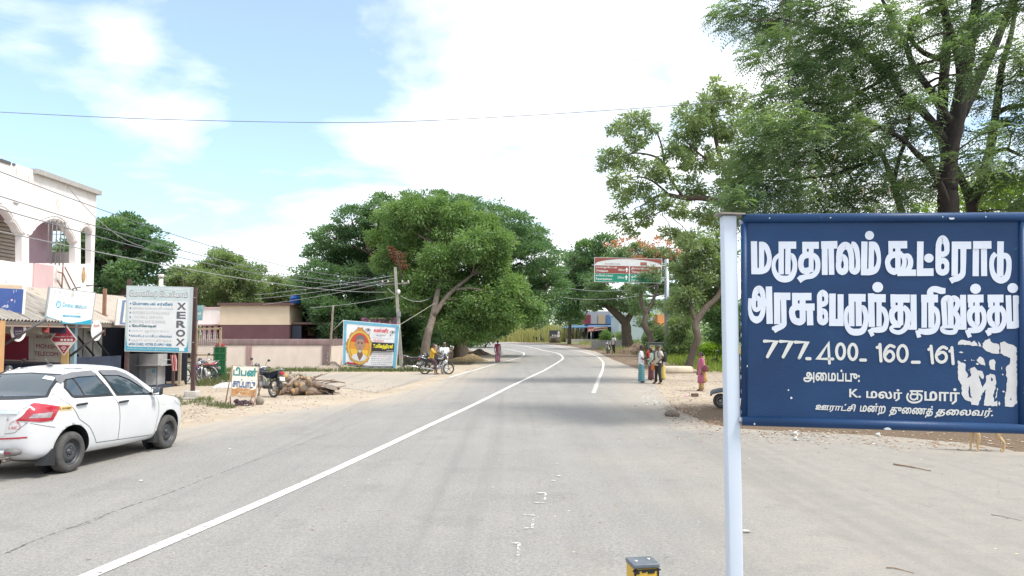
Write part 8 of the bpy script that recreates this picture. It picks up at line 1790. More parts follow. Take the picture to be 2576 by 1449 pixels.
 q=Vector((g.x+.26,g.y,g.z+.42));bg=thing('carrier_bag','white plastic carrier bag in the hand of the woman in the pink sari','bag',tuple(q));m=MB();m.loft([ering((0,0,z),rx,rx*.6) for z,rx in ((0,.06),(.02,.10),(.15,.11),(.28,.06))]);m.build('bag',plain((.74,.75,.76),.4),bg);m=MB();m.tube([(-.04,0,.27),(0,0,.40),(.04,0,.27)],.006,5);m.build('handle',plain((.7,.7,.72),.5),bg)
 g=G(1537,890);person('man in white shirt standing beside the dark motorbike on the far verge',(g.x+.25,g.y,g.z),R(-60),1.65,'d',None,None,top=cloth((.62,.62,.60)),sleeve=.9,top_len=.8,bottom='trousers',bottom_col=plain((.03,.03,.035),.8))
people()
# ------------------------------------------------------------------ smaller things
def tiffin_board():
 Y=22.0;gy=G(610,1022);Y=gy.y;TL,TR,BR,BL=P(585,919,Y+.25),P(651,922,Y+.35),P(645,1003,Y+.05),P(579,997,Y -.05)
 bd=Board(TL,TR,BR,BL);r=thing('tiffin_board','rusty white folding pavement board painted with green and blue Tamil words','sign board',(gy.x,gy.y,0))
 rust=mat('rusty_board',(.66,.62,.52),.7,col2=(.60,.55,.44),scale=3,col3=(.30,.14,.05),scale3=9,thr3=.66);rs=mat('rust',(.28,.13,.05),.9,col2=(.42,.24,.11),scale=7,col3=(.60,.54,.44),scale3=6,thr3=.58)
 mb=MB();bd.panel(mb,0,0,1,1,0,.015);pn=mb.build('panel',rust,r,True)
 mb=MB();top=[(i/14,.72+random.uniform(-.035,.035)) for i in range(15)];bd.poly(mb,[(.02,.97),(.02,.74)]+top[1:-1]+[(.97,.72),(.97,.98)],.003);mb.build('rust_patch',rs,pn,True,fixn=False)
 mb=MB()
 for q in ((0,0,1,.02),(0,0,.03,1),(.96,0,1,1),(0,.97,1,1.0)):bd.rect(mb,*q,.006)
 mb.build('edge',mat('edge_paint',(.50,.48,.44),.7,col2=(.22,.13,.08),scale=7),pn,True,fixn=False)
 t=MB();bd.text(t,'டிபன்',.05,.05,.95,.33,.010,bold=.05);bd.text(t,'ூ',.18,.2,.36,.36,.013,bold=.03) if False else None;t.build('lettering',plain((.02,.19,.20),.6),pn,True,fixn=False)
 t=MB();bd.text(t,'சாப்பாடு',.06,.41,.92,.70,.010,bold=.04);t.build('lettering',plain((.055,.10,.24),.6),pn,True,fixn=False)
 t=MB();bd.text(t,'மதுரை',.35,.80,.70,.86,.010,bold=.02);bd.text(t,'உணவகம்',.22,.89,.78,.96,.010,bold=.02);t.build('lettering',plain((.55,.42,.28),.7),pn,True,fixn=False)
 mb=MB()
 for a,b in ((TL,P(566,1020,Y -.25)),(BL,P(580,1018,Y -.0)),(TR,P(652,1021,Y+.6)),(P(640,985,Y),P(622,1026,Y -.2)),(P(643,1002,Y),P(634,1027,Y -.1)),(P(571,1020,Y -.2),P(634,1027,Y -.1))):mb.cyl(a,b,.018,n=6)
 mb.build('leg',mat('rusty_leg',(.24,.15,.10),.8,col2=(.14,.08,.06),scale=7),r,True)
 # stones and rags that weigh it down
 for lab,px,py,c,rr in (('grey stone weighing down the right foot of the tiffin board',653,1018,(.30,.26,.22),(.13,.10,.15)),):m=MB();q=G(px,py);m.ell((q.x,q.y,.10),rr,10,8,noise=.12);tag(m.build('stone',mat('stone',c,.9,col2=tuple(x*.7 for x in c),scale=7)),lab,'stone')
 m=MB();q=G(610,1020)
 for i in range(16):m.ell((q.x+random.uniform(-.22,.24),q.y+random.uniform(-.1,.12),random.uniform(.04,.13)),(random.uniform(.05,.1),random.uniform(.04,.07),random.uniform(.03,.06)),8,6,noise=.25)
 tag(m.build('rag_heap',mat('rags',(.24,.20,.22),.9,col2=(.10,.04,.06),scale=14)),'heap of grey and maroon rags under the tiffin board','rags')
tiffin_board()
def crates():
 g=G(552,954);gm=mat('green_plastic',(.012,.13,.045),.45,col2=(.01,.105,.036),scale=5);dk=plain((.006,.055,.02),.6)
 def crate(label,z,rz,first=None):
  r=thing('plastic_crate',label,'crate',(g.x,g.y,z),rz,'stacked green crates');w,d,h=.50,.36,.295;m=MB()
  for s in (-1,1):
   for k in range(4):m.box((0,s*d/2,.03+k*.075),(w,.018,.045))
   for k in range(4):m.box((s*w/2,0,.03+k*.075),(.018,d,.045))
   for x in (-.16,0,.16):m.box((x,s*(d/2+.004),h/2 -.02),(.03,.016,h -.04))
  m.box((0,0,.012),(w,d,.02));m.build('basket',gm,r);m=MB()
  for q in ((0,-d/2,w+.04,.04),(0,d/2,w+.04,.04)):m.box((q[0],q[1],h -.015),(q[2],q[3],.028),bev=.006)
  for s in (-1,1):m.box((s*w/2,0,h -.0152),(.04,d -.04,.0275),bev=.006)
  m.build('rim',gm,r);m=MB();m.box((0,0,h/2),(w -.05,d -.05,h -.07));m.build('contents',dk,r);return r
 for i,lab in enumerate(['bottom green crate of the stack beside the parked motorbike, in the grass','second green crate from the bottom of the stack','third green crate from the bottom of the stack','fourth green crate of the stack, next to the top','topmost green crate of the stack, under the red basket']):crate(lab,.0+i*.302,R(8+random.uniform(-4,4)))
 r=thing('red_basket','small red lattice basket on top of the green crate stack','basket',(g.x -.01,g.y,1.51));m=MB();w,d,h=.30,.22,.15;rd=plain((.42,.03,.05),.5)
 for s in (-1,1):
  for k in range(-3,4):m.tube([(k*.05 -.04,s*d/2,.01),(k*.05+.04,s*d/2,h)],.009,4);m.tube([(k*.05+.04,s*d/2+.004,.01),(k*.05 -.04,s*d/2+.004,h)],.009,4)
  for z in (.01,h):m.tube([(-w/2 -.02,s*d/2,z),(w/2+.02,s*d/2,z)],.012,4)
  m.box((s*(w/2+.02),0,h/2),(.016,d,h))
 m.box((0,0,.01),(w,d,.015));m.build('basket',rd,r);m=MB();m.box((0,0,.07),(w -.04,d -.04,.1));m.build('lining',plain((.66,.55,.52),.8),r)
crates()
def cart():
 Y=26.0;g=G(370,976);Y=g.y;st=mat('dull_steel',(.44,.44,.44),.42,col2=(.34,.34,.345),scale=3,metal=.15,col3=(.20,.19,.18),scale3=5,thr3=.66,stretch=(1,1,.4))
 r=thing('food_cart','stainless steel food stall counter standing below the grey telecom board','cart',(g.x,Y,0));x0,x1,xm=X_(322,Y),X_(402,Y),X_(354,Y);zt,zs=Z_(890,Y),Z_(919,Y)
 m=MB();m.box(((x0+xm)/2,Y+.35,(zt+.1)/2),(xm -x0,.7,zt -.1));m.box(((xm+x1)/2+.0,Y+.3,(zs+.12)/2),(x1 -xm -.06,.75,zs -.12));m.build('cabinet',st,r,True)
 m=MB();m.box(((xm+x1)/2+.02,Y+.3,(zt+zs)/2+.0),(x1 -xm,.8,zt -zs -.02));m.build('hood',st,r,True);m=MB();m.box(((xm+x1)/2+.08,Y+.2,zs),(x1 -xm+.3,1.0,.035));m.build('counter_top',st,r,True)
 for px in (357,400):m=MB();m.box((X_(px,Y -.05),Y -.06,.52),(.05,.05,1.04));m.build('leg',st,r,True)
 b=Board(P(367,928,Y -.09),P(392,926,Y -.09),P(392,968,Y -.09),P(366,970,Y -.09));m=MB();b.panel(m,0,0,1,1,.0,.004);po=m.build('menu_poster',mat('poster_paper',(.66,.66,.63),.7,col2=(.58,.58,.56),scale=4),r,True);m=MB();b.rect(m,.6,.04,.95,.28,.003);m.build('blue_print',plain((.20,.42,.55),.7),po,True,fixn=False);t=MB()
 for i in range(4):b.text(t,'டீ காபி'[:5+i % 3],.12,.08+.09*i,.55,.14+.09*i,.004)
 t.build('lettering',plain((.12,.14,.2),.7),po,True,fixn=False)
 m=MB();m.tube([P(404,905,Y),P(440,905,Y+.5)],.012,6);tag(m.build('cloth_rail',st),'thin steel rail holding a red cloth beside the food stall','rail')
 c=thing('hanging_towel','red and white striped towel hanging right of the food stall','towel',tuple(P(432,905,Y+.3)));m=MB();vs=[]
 q=P(428,893,Y+.3)
 for j in range(9):
  for i in range(9):vs.append(q+Vector((.23*i/8+.01*j,.03*math.sin(i*1.7+j*.3),-.62*j/8)))
 m.add(vs,[(j*9+i,j*9+i+1,j*9+i+10,j*9+i+9) for j in range(8) for i in range(8)],0,True);m.build('cloth',striped('towel_stripe',(.48,.10,.11),(.62,.52,.50),6,'X',.7),c,True,fixn=False)
 for px,lab in ((431,'brown steel post standing right of the food stall'),(441,'pale wooden post behind the towel')):m=MB();m.box((X_(px+9,Y+.8),Y+.8+(px -431)*.02,1.2),(.10,.08,2.4));tag(m.build('post',plain((.10,.06,.055) if px<435 else (.40,.33,.25),.7)),lab,'post')
 # dark sheet added in place of the shop's unlit inside
 r2=thing('shop_screen','dark sheet added for the unlit shop inside behind the food stall','screen',(X_(390,29),29,0));m=MB();a,b_=X_(300,30),X_(440,30);m.box(((a+b_)/2,31.25,1.2),(b_ -a,.06,2.3));m.build('dark_sheet',plain((.022,.026,.04),.8),r2,True)
 # battered board leaning on bricks
 Y=G(440,970).y -.3;b=Board(P(412,928,Y+.25),P(456,925,Y+.25),P(466,968,Y),P(417,970,Y));r3=thing('leaning_sheet','battered cream plywood sheet leaning on the ground beside the food stall','sheet',tuple(b.pt(.5,1)))
 m=MB();lp=[(0,.05),(.3,0),(.96,.02),(1,.4),(.97,1),(.5,.98),(.08,1.0),(-.0,.6),(.03,.25)];m.add([b.pt(u,v,0) for u,v in lp]+[b.pt(u,v,-.03) for u,v in lp],[tuple(range(9)),tuple(range(17,8,-1))]+[(i,(i+1) % 9,(i+1) % 9+9,i+9) for i in range(9)]);m.build('sheet',mat('worn_ply',(.58,.49,.36),.85,col2=(.46,.37,.26),scale=3,col3=(.30,.23,.16),scale3=5,thr3=.62),r3,True)
 for i,(px,py) in enumerate(((408,938),(407,956))):m=MB();q=P(px,py,Y+.5);m.lathe([(.0,0),(.17,0),(.18,.2),(.20,.22),(.20,.25),(0,.25)],16,M=Matrix.Translation((q.x,q.y,.05+.27*(1 -i))));tag(m.build('steel_pot',plain((.45,.45,.46),.35,.7)),['upper','lower'][i]+' grey steel pot beside the food stall','pot')
cart()
def bicycle():
 g=G(474,966);r=thing('bicycle','bicycle with a blue bag behind the brown sign post','bicycle',(g.x+.1,g.y+.4,0),R(25));rr=.34
 for x,n_ in ((.52,'front_wheel'),(-.52,'rear_wheel')):
  m=MB();m.tube([(x+rr*math.cos(6.2832*i/28),0,rr+rr*math.sin(6.2832*i/28)) for i in range(28)],.021,6,closed=True);w=m.build(n_,RUBB,r);m=MB()
  for i in range(14):a=6.2832*i/14;m.cyl((x,0,rr),(x+rr*math.cos(a),0,rr+rr*math.sin(a)),.003,n=4)
  m.build('spokes',CHROME,w);m=MB();m.tube([(x+(rr+.04)*math.cos(R(a)),0,rr+(rr+.04)*math.sin(R(a))) for a in range(10,180,14)],.03,5,sq=.4);m.build('mudguard',plain((.42,.43,.44),.4,.5),r)
 m=MB()
 for a,b in (((-.52,0,.34),(-.12,0,.34)),((-.52,0,.34),(-.18,0,.78)),((-.12,0,.34),(-.20,0,.86)),((-.12,0,.34),(.38,0,.78)),((-.18,0,.78),(.38,0,.82)),((.36,0,.92),(.52,0,.34))):m.cyl(a,b,.017,n=6)
 m.build('frame',plain((.03,.16,.12),.35),r);m=MB();m.tube([(.25,.26,.98),(.36,.15,.97),(.36,-.15,.97),(.25,-.26,.98)],.012,6);m.build('handlebar',CHROME,r);m=MB();m.ell((-.22,0,.90),(.13,.08,.035),10,6);m.build('saddle',BLK,r);m=MB();m.box((-.55,0,.74),(.36,.14,.02));m.build('carrier',CHROME,r)
 b=thing('blue_bag','blue patterned bag hanging on the bicycle','bag',(g.x+.15,g.y+.28,.72));m=MB();m.loft([ering((0,0,z),rx,ry) for z,rx,ry in ((-.22,.10,.06),(-.18,.17,.09),(0,.18,.09),(.12,.13,.06),(.15,.06,.03))]);m.build('bag',mat('blue_print_bag',(.03,.06,.30),.6,col2=(.55,.10,.08),scale=7,amt=.6),b)
 gq=G(585,985);s=thing('white_sack','crumpled white plastic sack lying in front of the crates','sack',(P(575,962,30.2).x,30.2,0));m=MB();vs=[];n1,n2=26,12
 for j in range(n2+1):
  for i in range(n1+1):u,v=i/n1,j/n2;vs.append(((u -.5)*1.05,(v -.5)*.5+.06*math.sin(u*7),max(.01,.20*math.sin(v*3.14)*(.4+.6*math.sin(u*3.1))+random.uniform(-.028,.028))))
 m.add(vs,[(j*(n1+1)+i,j*(n1+1)+i+1,(j+1)*(n1+1)+i+1,(j+1)*(n1+1)+i) for j in range(n2) for i in range(n1)],0,False);m.build('sack',plain((.66,.66,.66),.6),s,fixn=False)
bicycle()
def logs():
 random.seed(9);g=G(765,985);bark=mat('log_bark',(.20,.14,.10),.95,col2=(.11,.075,.055),scale=6,bump=1,bscale=14);bark2=mat('pale_log_bark',(.36,.29,.23),.95,col2=(.25,.19,.15),scale=6,bump=.8,bscale=14);cutm=mat('cut_wood',(.50,.32,.15),.85,col2=(.40,.24,.10),scale=9)
 L=[('thick cut log with a pale round end at the back left of the log pile',(716,946,738,960,27.6),.17,1),('short thick log with an orange cut end low in the middle of the log pile',(744,970,775,962,26.4),.15,0),('log with wide cut face right of the middle of the pile',(755,972,795,985,26.2),.17,1),('small log with bright round end near the top of the pile',(758,950,790,955,26.9),.07,0),('pale log leaning across the middle of the pile',(722,972,752,946,26.6),.06,1),('second pale log leaning beside the first',(738,970,762,950,26.8),.055,1),('pale branch leaning right on the front of the pile',(775,952,790,980,26.0),.085,1),('long dark trunk sloping down to the right end of the pile',(772,958,836,992,26.2),.09,0),('thin dark branch sticking up at the right of the pile',(778,958,810,942,27.0),.035,0),('thin branch sticking up left over the pile',(702,936,730,952,27.6),.05,1),('grey branch crossing the top of the pile',(748,943,785,956,27.3),.05,0),('brown log lying at the front left of the pile',(700,988,735,978,26.2),.13,0),('brown split log at the front centre of the pile',(735,985,770,990,26.0),.14,0),('dark log butt at the far left of the pile',(690,978,712,970,26.8),.12,0),('stout brown log in the heart of the pile',(720,975,760,972,27.0),.16,0),('long rough log at the bottom right of the pile',(770,990,815,986,26.2),.10,0),('dark stub pointing up behind the pile',(722,950,731,934,27.9),.05,0)]
 for lab,(x0,y0,x1,y1,Y),rr,k in L:
  a,b=P(x0,y0,Y),P(x1,y1,Y+random.uniform(.35,.9));a.z=max(a.z,rr*.8);b.z=max(b.z,rr*.8);rr*=.88;r=thing('log',lab,'log',tuple((a+b)/2),0,'logs of the wood pile');m=MB();n=5;pts=[a+(b -a)*(i/n)+Vector((random.uniform(-.02,.02),random.uniform(-.02,.02),random.uniform(-.02,.02)))*(0<i<n) for i in range(n+1)];m.tube(pts,[rr*random.uniform(.9,1.08) for _ in pts],12);m.build('bark',[bark,bark2][k],r,True)
  d=(a -b).normalized();m=MB();m.cyl(a -d*.002,a+d*.004,rr*.88,n=14);m.build('cut_end',cutm,r,True)
 for k in range(26):                                    # thin stuff thrown over the pile
  x0,y0=random.uniform(700,825),random.uniform(945,986);a=P(x0,y0,26.2+(990 -y0)*.03);L_=random.uniform(.35,1.0);t=random.uniform(-1.2,1.6);b=a+Vector((math.cos(t)*L_,random.uniform(-.1,.3),math.sin(t)*L_*.35));a.z=max(a.z,.05);b.z=max(b.z,.05);rr=random.uniform(.015,.035)
  m=MB();m.tube([a,(a+b)/2+Vector((0,0,random.uniform(-.04,.04))),b],[rr,rr*.9,rr*.6],7);tag(m.build('branch',[bark,bark2][k % 2],fixn=False),'thin loose branch lying on the log pile','branch','thin branches thrown over the log pile')
 # slab of bark resting over a black fire hollow
 q=G(800,992);r=thing('bark_slab','grey bark slab propped over black ashes at the right end of the log pile','bark slab',(q.x,q.y,0));m=MB();vs=[]
 for j in range(7):
  for i in range(11):u,v=i/10,j/6;vs.append((q.x -.55+1.25*u,q.y -.3+.6*v,.34 -.22*abs(u -.45)*1.6+.10*math.sin(v*3.1)+random.uniform(-.02,.02)))
 m.add(vs,[(j*11+i,j*11+i+1,(j+1)*11+i+1,(j+1)*11+i) for j in range(6) for i in range(10)],0,True);m.build('slab',mat('grey_bark',(.22,.18,.15),.95,col2=(.13,.10,.085),scale=6,bump=.8),r,True,fixn=False);m=MB()
 for i in range(26):m.ell((q.x+random.uniform(-.4,.5),q.y+random.uniform(-.28,.2),random.uniform(.02,.12)),(random.uniform(.05,.12),)*3,7,5,noise=.3)
 m.build('ashes',plain((.016,.015,.016),.9),r,True)
 for lab,px,py,c in (('yellow plastic scrap in front of the log pile',744,989,(.68,.52,.03)),('white plastic scrap in front of the log pile',755,990,(.68,.66,.66)),('blue white scrap on the left of the log pile',701,973,(.45,.50,.58))):
  m=MB();q=G(px,py);m.ell((q.x,q.y,.05),(.15,.09,.06),9,6,noise=.35);tag(m.build('plastic_scrap',plain(c,.5)),lab,'litter')
logs()
def roadside():
 # electric cabinet, soil heap, stone slab, shrub, palm, rubbish heaps
 g=G(1648,906);g=Vector((g.x,58,gz(58)));s=58/FPX;r=thing('electric_cabinet','grey green electric cabinet with yellow notices behind the talking men','cabinet',tuple(P(1648,904,58)));z0=P(1648,904,58).z;cm=mat('cabinet_paint',(.14,.18,.17),.6,col2=(.10,.13,.125),scale=3)
 m=MB();m.box((0,0,.62),(1.05,.6,1.2),bev=.02);m.build('body',cm,r);m=MB();m.box((0,0,1.25),(1.25,.8,.06));m.build('lid',plain((.13,.14,.14),.6),r)
 for x in (-.26,.20):m=MB();m.box((x,-.305,.88),(.34,.01,.38));m.build('notice',plain((.60,.50,.22),.7),r)
 m=MB()
 for x in (-.26,.2):m.box((x,-.314,.98),(.2,.006,.05));m.box((x,-.314,.86),(.24,.006,.02))
 m.build('notice_print',plain((.08,.07,.05),.7),r)
 def heap(name,lab,px,py,Y,w,h,m_,cat,n=60,kind=None):
  q=P(px,py,Y);z=gz(Y);m=MB();vs=[] ;k=22
  for i in range(k):
   for j in range(k):
    u,v=i/(k -1)*2 -1,j/(k -1)*2 -1;d=math.hypot(u,v);vs.append((q.x+u*w,Y+v*w*.8,z -.02+h*max(0,1 -d)**.8*(1+.25*math.sin(u*5+v*3))+random.uniform(-.09,.09)*(d<.95)*min(1,h)))
  m.add(vs,[(i*k+j,i*k+j+1,(i+1)*k+j+1,(i+1)*k+j) for i in range(k -1) for j in range(k -1)],0,False);tag(m.build(name,m_,fixn=False),lab,cat)
 soil=mat('heap_soil',(.20,.14,.10),.95,col2=(.12,.085,.06),scale=5,bump=.8,bscale=10)
 heap('soil_heap','brown soil heap at the foot of the forked flame tree',1598,890,68,1.7,.95,soil,'heap');straw=mat('straw',(.36,.28,.15),.95,col2=(.20,.14,.08),scale=9,bump=.8)
 heap('straw_heap','heap of dry palm leaves and straw under the dome tree',1178,893,56,1.5,.5,straw,'heap');heap('rubbish_heap','brown dry rubbish heap right of the dome tree trunk',1200,876,66,1.3,.5,soil,'heap')
 heap('rubbish_heap','orange and white rubbish heap at the far left of the bend',1222,862,128,3.0,1.6,mat('rubbish_orange',(.50,.30,.16),.9,col2=(.60,.55,.45),scale=4),'heap');heap('rubbish_heap','pinkish white rubbish heap by the white utility post',1263,863,124,3.2,1.0,mat('rubbish_pink',(.60,.45,.42),.9,col2=(.65,.62,.58),scale=3),'heap')
 heap('rubble_heap','small heap of stones at the end of the compound wall',832,928,45.8,.9,.5,mat('rubble',(.40,.34,.27),.95,col2=(.24,.19,.15),scale=7),'heap')
 q=G(1695,938);m=MB();m.loft([[Vector((q.x+rx*math.cos(a),q.y+rx*.7*math.sin(a),z)) for a in [6.2832*i/24 for i in range(24)]] for z,rx in ((0,1.05),(.10,1.08),(.30,1.04),(.36,.95))]);tag(m.build('stone_slab',mat('slab_stone',(.52,.46,.36),.9,col2=(.42,.36,.28),scale=3,bump=.4)),'round pale stone slab lying on the verge left of the leaning tree','stone slab')
 for px,py,s_,lab in ((1726,933,.16,'brown boulder at the foot of the leaning tree'),(1745,938,.13,'small stone right of the leaning tree foot')):m=MB();q=G(px,py);m.ell((q.x,q.y,s_*.6),(s_*1.5,s_,s_),10,8,noise=.1);tag(m.build('boulder',mat('boulder',(.36,.29,.22),.9,col2=(.26,.2,.15),scale=6)),lab,'stone')
 def shrub(lab,pts,Y,lm,n,name='bush'):b=P(pts[0][0],0,Y);cl=[pc(x,y,Y,rr,rr*.85,None,random.uniform(-.6,.6)) for x,y,rr in pts];bush(name,lab,(b.x,Y,gz(Y)),cl,lm,n,38,.35,.2,.08,None)
 shrub('rounded light green shrub before the blue roofed shelter',[(1528,848,14),(1518,860,14),(1540,862,14),(1530,870,14),(1525,838,8)],84,L_NEEM,90);shrub('dark feathery bush between the flame tree and the steel pole',[(1650,855,18),(1668,840,18),(1640,872,16),(1665,870,18),(1630,850,14),(1655,830,12)],66,L_TAM,170);shrub('big loose green bush right of the steel pole',[(1700,850,22),(1722,835,22),(1695,880,20),(1720,875,22),(1740,860,18),(1700,815,16),(1730,810,14),(1690,900,14)],60,L_PALE,260);shrub('grey green scrub in front of the pale blue house',[(1560,850,16),(1575,865,14),(1548,870,14),(1600,868,12)],88,L_PALE,90);shrub('low green bushes at the edge of the bright field',[(1790,880,18),(1815,870,18),(1765,885,14),(1750,905,12),(1800,905,14)],58,L_YEL,140)
 # palm beyond the weeds
 Yp=138;b=P(1345,858,Yp);r=thing('palm_tree','palm with drooping fronds beyond the dry weeds','palm',(b.x,Yp,gz(Yp)));m=MB();top=P(1347,826,Yp);m.tube([(b.x,Yp,gz(Yp)),tuple(top)],[.3,.22],8);m.build('trunk',BARK,r,True);vs=[]
 for i in range(20):
  a=6.2832*i/20+random.uniform(-.1,.1);el=random.uniform(.2,1.1);L_=random.uniform(3.2,4.2);prev=None
  for k in range(12):
   t=k/11;q=top+Vector((math.cos(a)*L_*t,math.sin(a)*L_*t,L_*(el*t -1.15*t*t)));sd_=Vector((-math.sin(a),math.cos(a),-.5))
   for s in (-1,1):e=q+Vector((-math.sin(a)*s,math.cos(a)*s,-.75))*(.75*math.sin(.3+t*2.6));w=Vector((math.cos(a),math.sin(a),0))*.09;vs+=[q -w,q+w,e+w*.3,e -w*.3]
 quads_obj('fronds',np.array([tuple(v) for v in vs]),L_PALE,r)
roadside()
def dog():
 g=G(2462,1138);r=thing('dog','tan street dog standing on the dirt, mostly hidden behind the name board','dog',(g.x+.18,g.y+.1,0),R(172));V=Vector
 # faces local +x; hind legs are nearest the camera
 J={'pel':(-.24,0,.47),'bel':(-.05,0,.45),'che':(.16,0,.46),'nk':(.30,0,.56),'hd':(.38,0,.64),'mz':(.49,0,.60),'nose':(.54,0,.585),'t1':(-.32,0,.50),'t2':(-.42,0,.58),'t3':(-.44,0,.70)}
 rad={'pel':(.075,.085),'bel':(.062,.068),'che':(.085,.105),'nk':.06,'hd':.058,'mz':.03,'nose':.018,'t1':.024,'t2':.018,'t3':.009};ed=[('pel','bel'),('bel','che'),('che','nk'),('nk','hd'),('hd','mz'),('mz','nose'),('pel','t1'),('t1','t2'),('t2','t3')]
 for s,n_ in ((1,'L'),(-1,'R')):
  o=.03*s
  J.update({'h1'+n_:(-.27,.065*s,.40),'h2'+n_:(-.20+o,.075*s,.28),'h3'+n_:(-.31+o,.075*s,.15),'h4'+n_:(-.29+o,.075*s,.025),'h5'+n_:(-.24+o,.075*s,.015),'f1'+n_:(.18,.065*s,.38),'f2'+n_:(.15 -o,.07*s,.25),'f3'+n_:(.18 -o,.07*s,.13),'f4'+n_:(.18 -o,.07*s,.025),'f5'+n_:(.225 -o,.07*s,.015)})
  rad.update({'h1'+n_:.062,'h2'+n_:.042,'h3'+n_:.022,'h4'+n_:.018,'h5'+n_:.016,'f1'+n_:.045,'f2'+n_:.03,'f3'+n_:.021,'f4'+n_:.018,'f5'+n_:.016});ed+=[('pel','h1'+n_),('h1'+n_,'h2'+n_),('h2'+n_,'h3'+n_),('h3'+n_,'h4'+n_),('h4'+n_,'h5'+n_),('che','f1'+n_),('f1'+n_,'f2'+n_),('f2'+n_,'f3'+n_),('f3'+n_,'f4'+n_),('f4'+n_,'f5'+n_)]
 nm=list(J);vs,fs=skinmesh([J[n_] for n_ in nm],[(nm.index(a),nm.index(b)) for a,b in ed],[rad[n_] for n_ in nm]);m=MB();m.add(vs,fs,0,True)
 for s in (-1,1):m.add([(.36,.03*s,.69),(.40,.055*s,.68),(.35,.06*s,.78),(.355,.045*s,.69)],[(0,1,2),(1,3,2),(3,0,2),(0,3,1)])
 m.build('body',mat('tan_fur',(.46,.30,.14),.9,col2=(.56,.42,.25),scale=6,bump=.4,bscale=60),r)
dog()
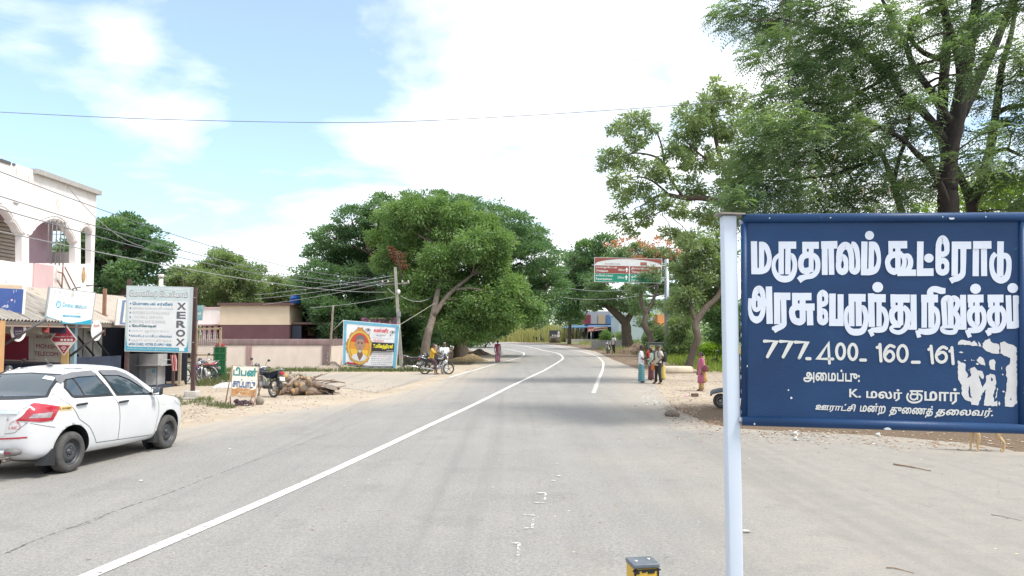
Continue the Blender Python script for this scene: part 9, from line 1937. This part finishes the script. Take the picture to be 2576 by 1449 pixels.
def litter():
 random.seed(77);cols=[(.66,.65,.63),(.52,.47,.40),(.60,.60,.60),(.30,.18,.10),(.34,.20,.13),(.52,.47,.32)]
 mats=[plain(c,.7) for c in cols]
 def scrap(m,q,s,mi,h=.3):
  k=6;a0=random.uniform(0,6.28);top=[(q[0]+s*math.cos(a0+6.2832*i/k)*random.uniform(.5,1.2),q[1]+s*.75*math.sin(a0+6.2832*i/k)*random.uniform(.5,1.2),q[2]+.004+s*h*random.uniform(.1,1)) for i in range(k)];m.add(top+[(q[0],q[1],q[2]+.006+s*h*.9)],[(i,(i+1) % k,k) for i in range(k)],mi)
 def scatter(name,label,n,region,smin,smax,w,cat='litter',ms=mats,h=.3):
  m=MB()
  for _ in range(n):x,y=region();scrap(m,(x,y,gz(y)),random.uniform(smin,smax),random.choices(range(len(ms)),w)[0],h)
  tag(m.build(name,ms,fixn=False),label,cat,None,'stuff')
 onp=lambda pts:(lambda:(lambda p:(lambda q:(q.x,q.y))(G(p[0]+random.gauss(0,p[2]),p[1]+random.gauss(0,p[3]))))(random.choice(pts)))
 scatter('litter','scattered paper and plastic scraps on the shaded dirt below the name board',110,onp([(1900,1095,60,6),(2050,1105,120,9),(2250,1112,160,9),(1740,1050,35,10),(1780,1062,25,6),(2450,1120,90,8)]),.015,.05,[2,3,1,8,1,0])
 scatter('litter','paper and plastic scraps on the sandy verge to the right',130,onp([(1690,985,40,14),(1780,945,40,7),(1640,930,40,14),(1700,1020,20,14),(1760,1000,30,8),(1600,905,22,6)]),.02,.07,[2,3,1,7,1,1])
 scatter('litter','scraps and leaves along the left verge',150,onp([(560,1030,60,9),(640,1025,50,8),(800,1000,70,8),(500,985,50,10),(640,985,60,10),(860,985,50,8),(1180,925,24,6),(1010,928,30,4)]),.02,.08,[4,4,2,5,1,1])
 scatter('litter','white scraps in the dust under the dome tree',70,onp([(1175,912,26,8),(1150,900,24,6),(1210,895,16,4)]),.05,.14,[5,2,3,2,1,1])
 scatter('leaf_litter','dry leaves and twig bits blown over the asphalt',260,lambda:(random.uniform(-3.5,9),random.uniform(6.4,16)),.006,.022,[1,1,1,8,0,1],'leaf litter')
 scatter('leaf_litter','brown leaf litter on the shaded dirt right of the road',900,onp([(2100,1105,220,8),(2400,1118,120,8),(1800,1065,40,8),(1720,1040,25,10)]),.012,.045,[0,2,0,8,1,0],'leaf litter')
 st=[plain((.36,.30,.24),.9),plain((.26,.21,.165),.9),plain((.42,.36,.29),.9)]
 scatter('gravel','loose gravel and pebbles on the sandy left verge',1400,onp([(560,1005,90,20),(700,1010,90,14),(850,985,70,10),(470,1040,40,12),(600,972,50,6)]),.012,.04,[3,3,2],'gravel',st,.8)
 scatter('gravel','pebbles and clods on the sandy right verge',1200,onp([(1700,975,50,20),(1740,1010,40,14),(1650,940,40,12),(1800,960,40,12),(2000,1092,120,5),(1690,1035,12,12)]),.012,.045,[3,3,2],'gravel',st,.8)
 # a few pieces one can point at
 def one(name,lab,fn,m_,cat='litter'):m=MB();fn(m);tag(m.build(name,m_,fixn=False),lab,cat)
 def cup(px,py,s=1.0):
  q=G(px,py);return lambda m:m.lathe([(0,0),(.028*s,0),(.038*s,.08*s),(.036*s,.08*s),(.026*s,.004)],12,M=Matrix.Translation(q+Vector((0,0,.035*s))) @ Euler((R(84),0,R(50))).to_matrix().to_4x4())
 one('plastic_cup','crushed clear plastic cup on the dirt below the left end of the name board',cup(1996,1108,1.0),plain((.62,.62,.60),.3));one('plastic_cup','white plastic cup lying lower on the asphalt edge below the name board',cup(1994,1096,1.2),plain((.66,.65,.62),.3));one('plastic_cup','white cup half way along the dirt below the name board',cup(2203,1098,1.0),plain((.66,.66,.64),.3))
 def stick(px0,py0,px1,py1,rr):a,b=G(px0,py0),G(px1,py1);return lambda m:m.tube(smooth_pts([a+Vector((0,0,rr+.004)),(a*.6+b*.4)+Vector((0,.04,rr+.006)),b+Vector((0,0,rr*.5+.004))],False,4),[rr]*3+[rr*.8]*3+[rr*.5]*3,6)
 wd=mat('dead_stick',(.34,.24,.17),.9,col2=(.2,.13,.09),scale=8)
 one('dead_stick','long dead stick on the asphalt under the middle of the name board',stick(2248,1171,2342,1187,.014),wd,'stick');one('dead_stick','thin forked twig on the asphalt at the right edge',stick(2494,1298,2570,1312,.007),mat('grey_stick',(.38,.38,.34),.9),'stick');one('dead_stick','short twig right of the bollard near the bottom edge',stick(2230,1432,2300,1446,.006),wd,'stick')
 for px,py,s,lab in ((1880,1342,.05,'white oval scrap on the asphalt just right of the white post'),(1407,1201,.03,'tiny white scrap on the worn edge marking'),(355,1213,.035,'pale scrap on the road behind the white car'),(577,1192 -60,.03,'small orange scrap on the road beside the white car')):
  q=G(px,py);one('paper_scrap',lab,lambda m,q=q,s=s:scrap(m,(q.x,q.y,.012),s,0,.35),plain((.72,.72,.70),.6))
 m=MB();q=G(1690,1048+0);m.ell((P(1690,1048,G(1690,1048).y).x,q.y,.06),(.19,.13,.10),10,8,noise=.1);tag(m.build('boulder',mat('dark_stone',(.20,.16,.13),.9,col2=(.13,.1,.08),scale=6)),'dark stone at the corner of the asphalt left of the white post','stone')
 q=G(1748,998);m=MB();m.box((q.x,q.y,.06),(.22,.12,.10),rot=(0,0,.2),bev=.01);tag(m.build('brick',mat('dark_brick',(.15,.10,.08),.9,col2=(.1,.07,.06),scale=9)),'dark brick on the dirt below the woman in pink','brick');m=MB();scrap(m,(q.x -.28,q.y+.05,.01),.13,0,.2);tag(m.build('paper_scrap',plain((.62,.12,.24),.6),fixn=False),'pink paper scrap beside the dark brick','litter')
 m=MB();q=G(2572,1440);tuft=[]
litter()
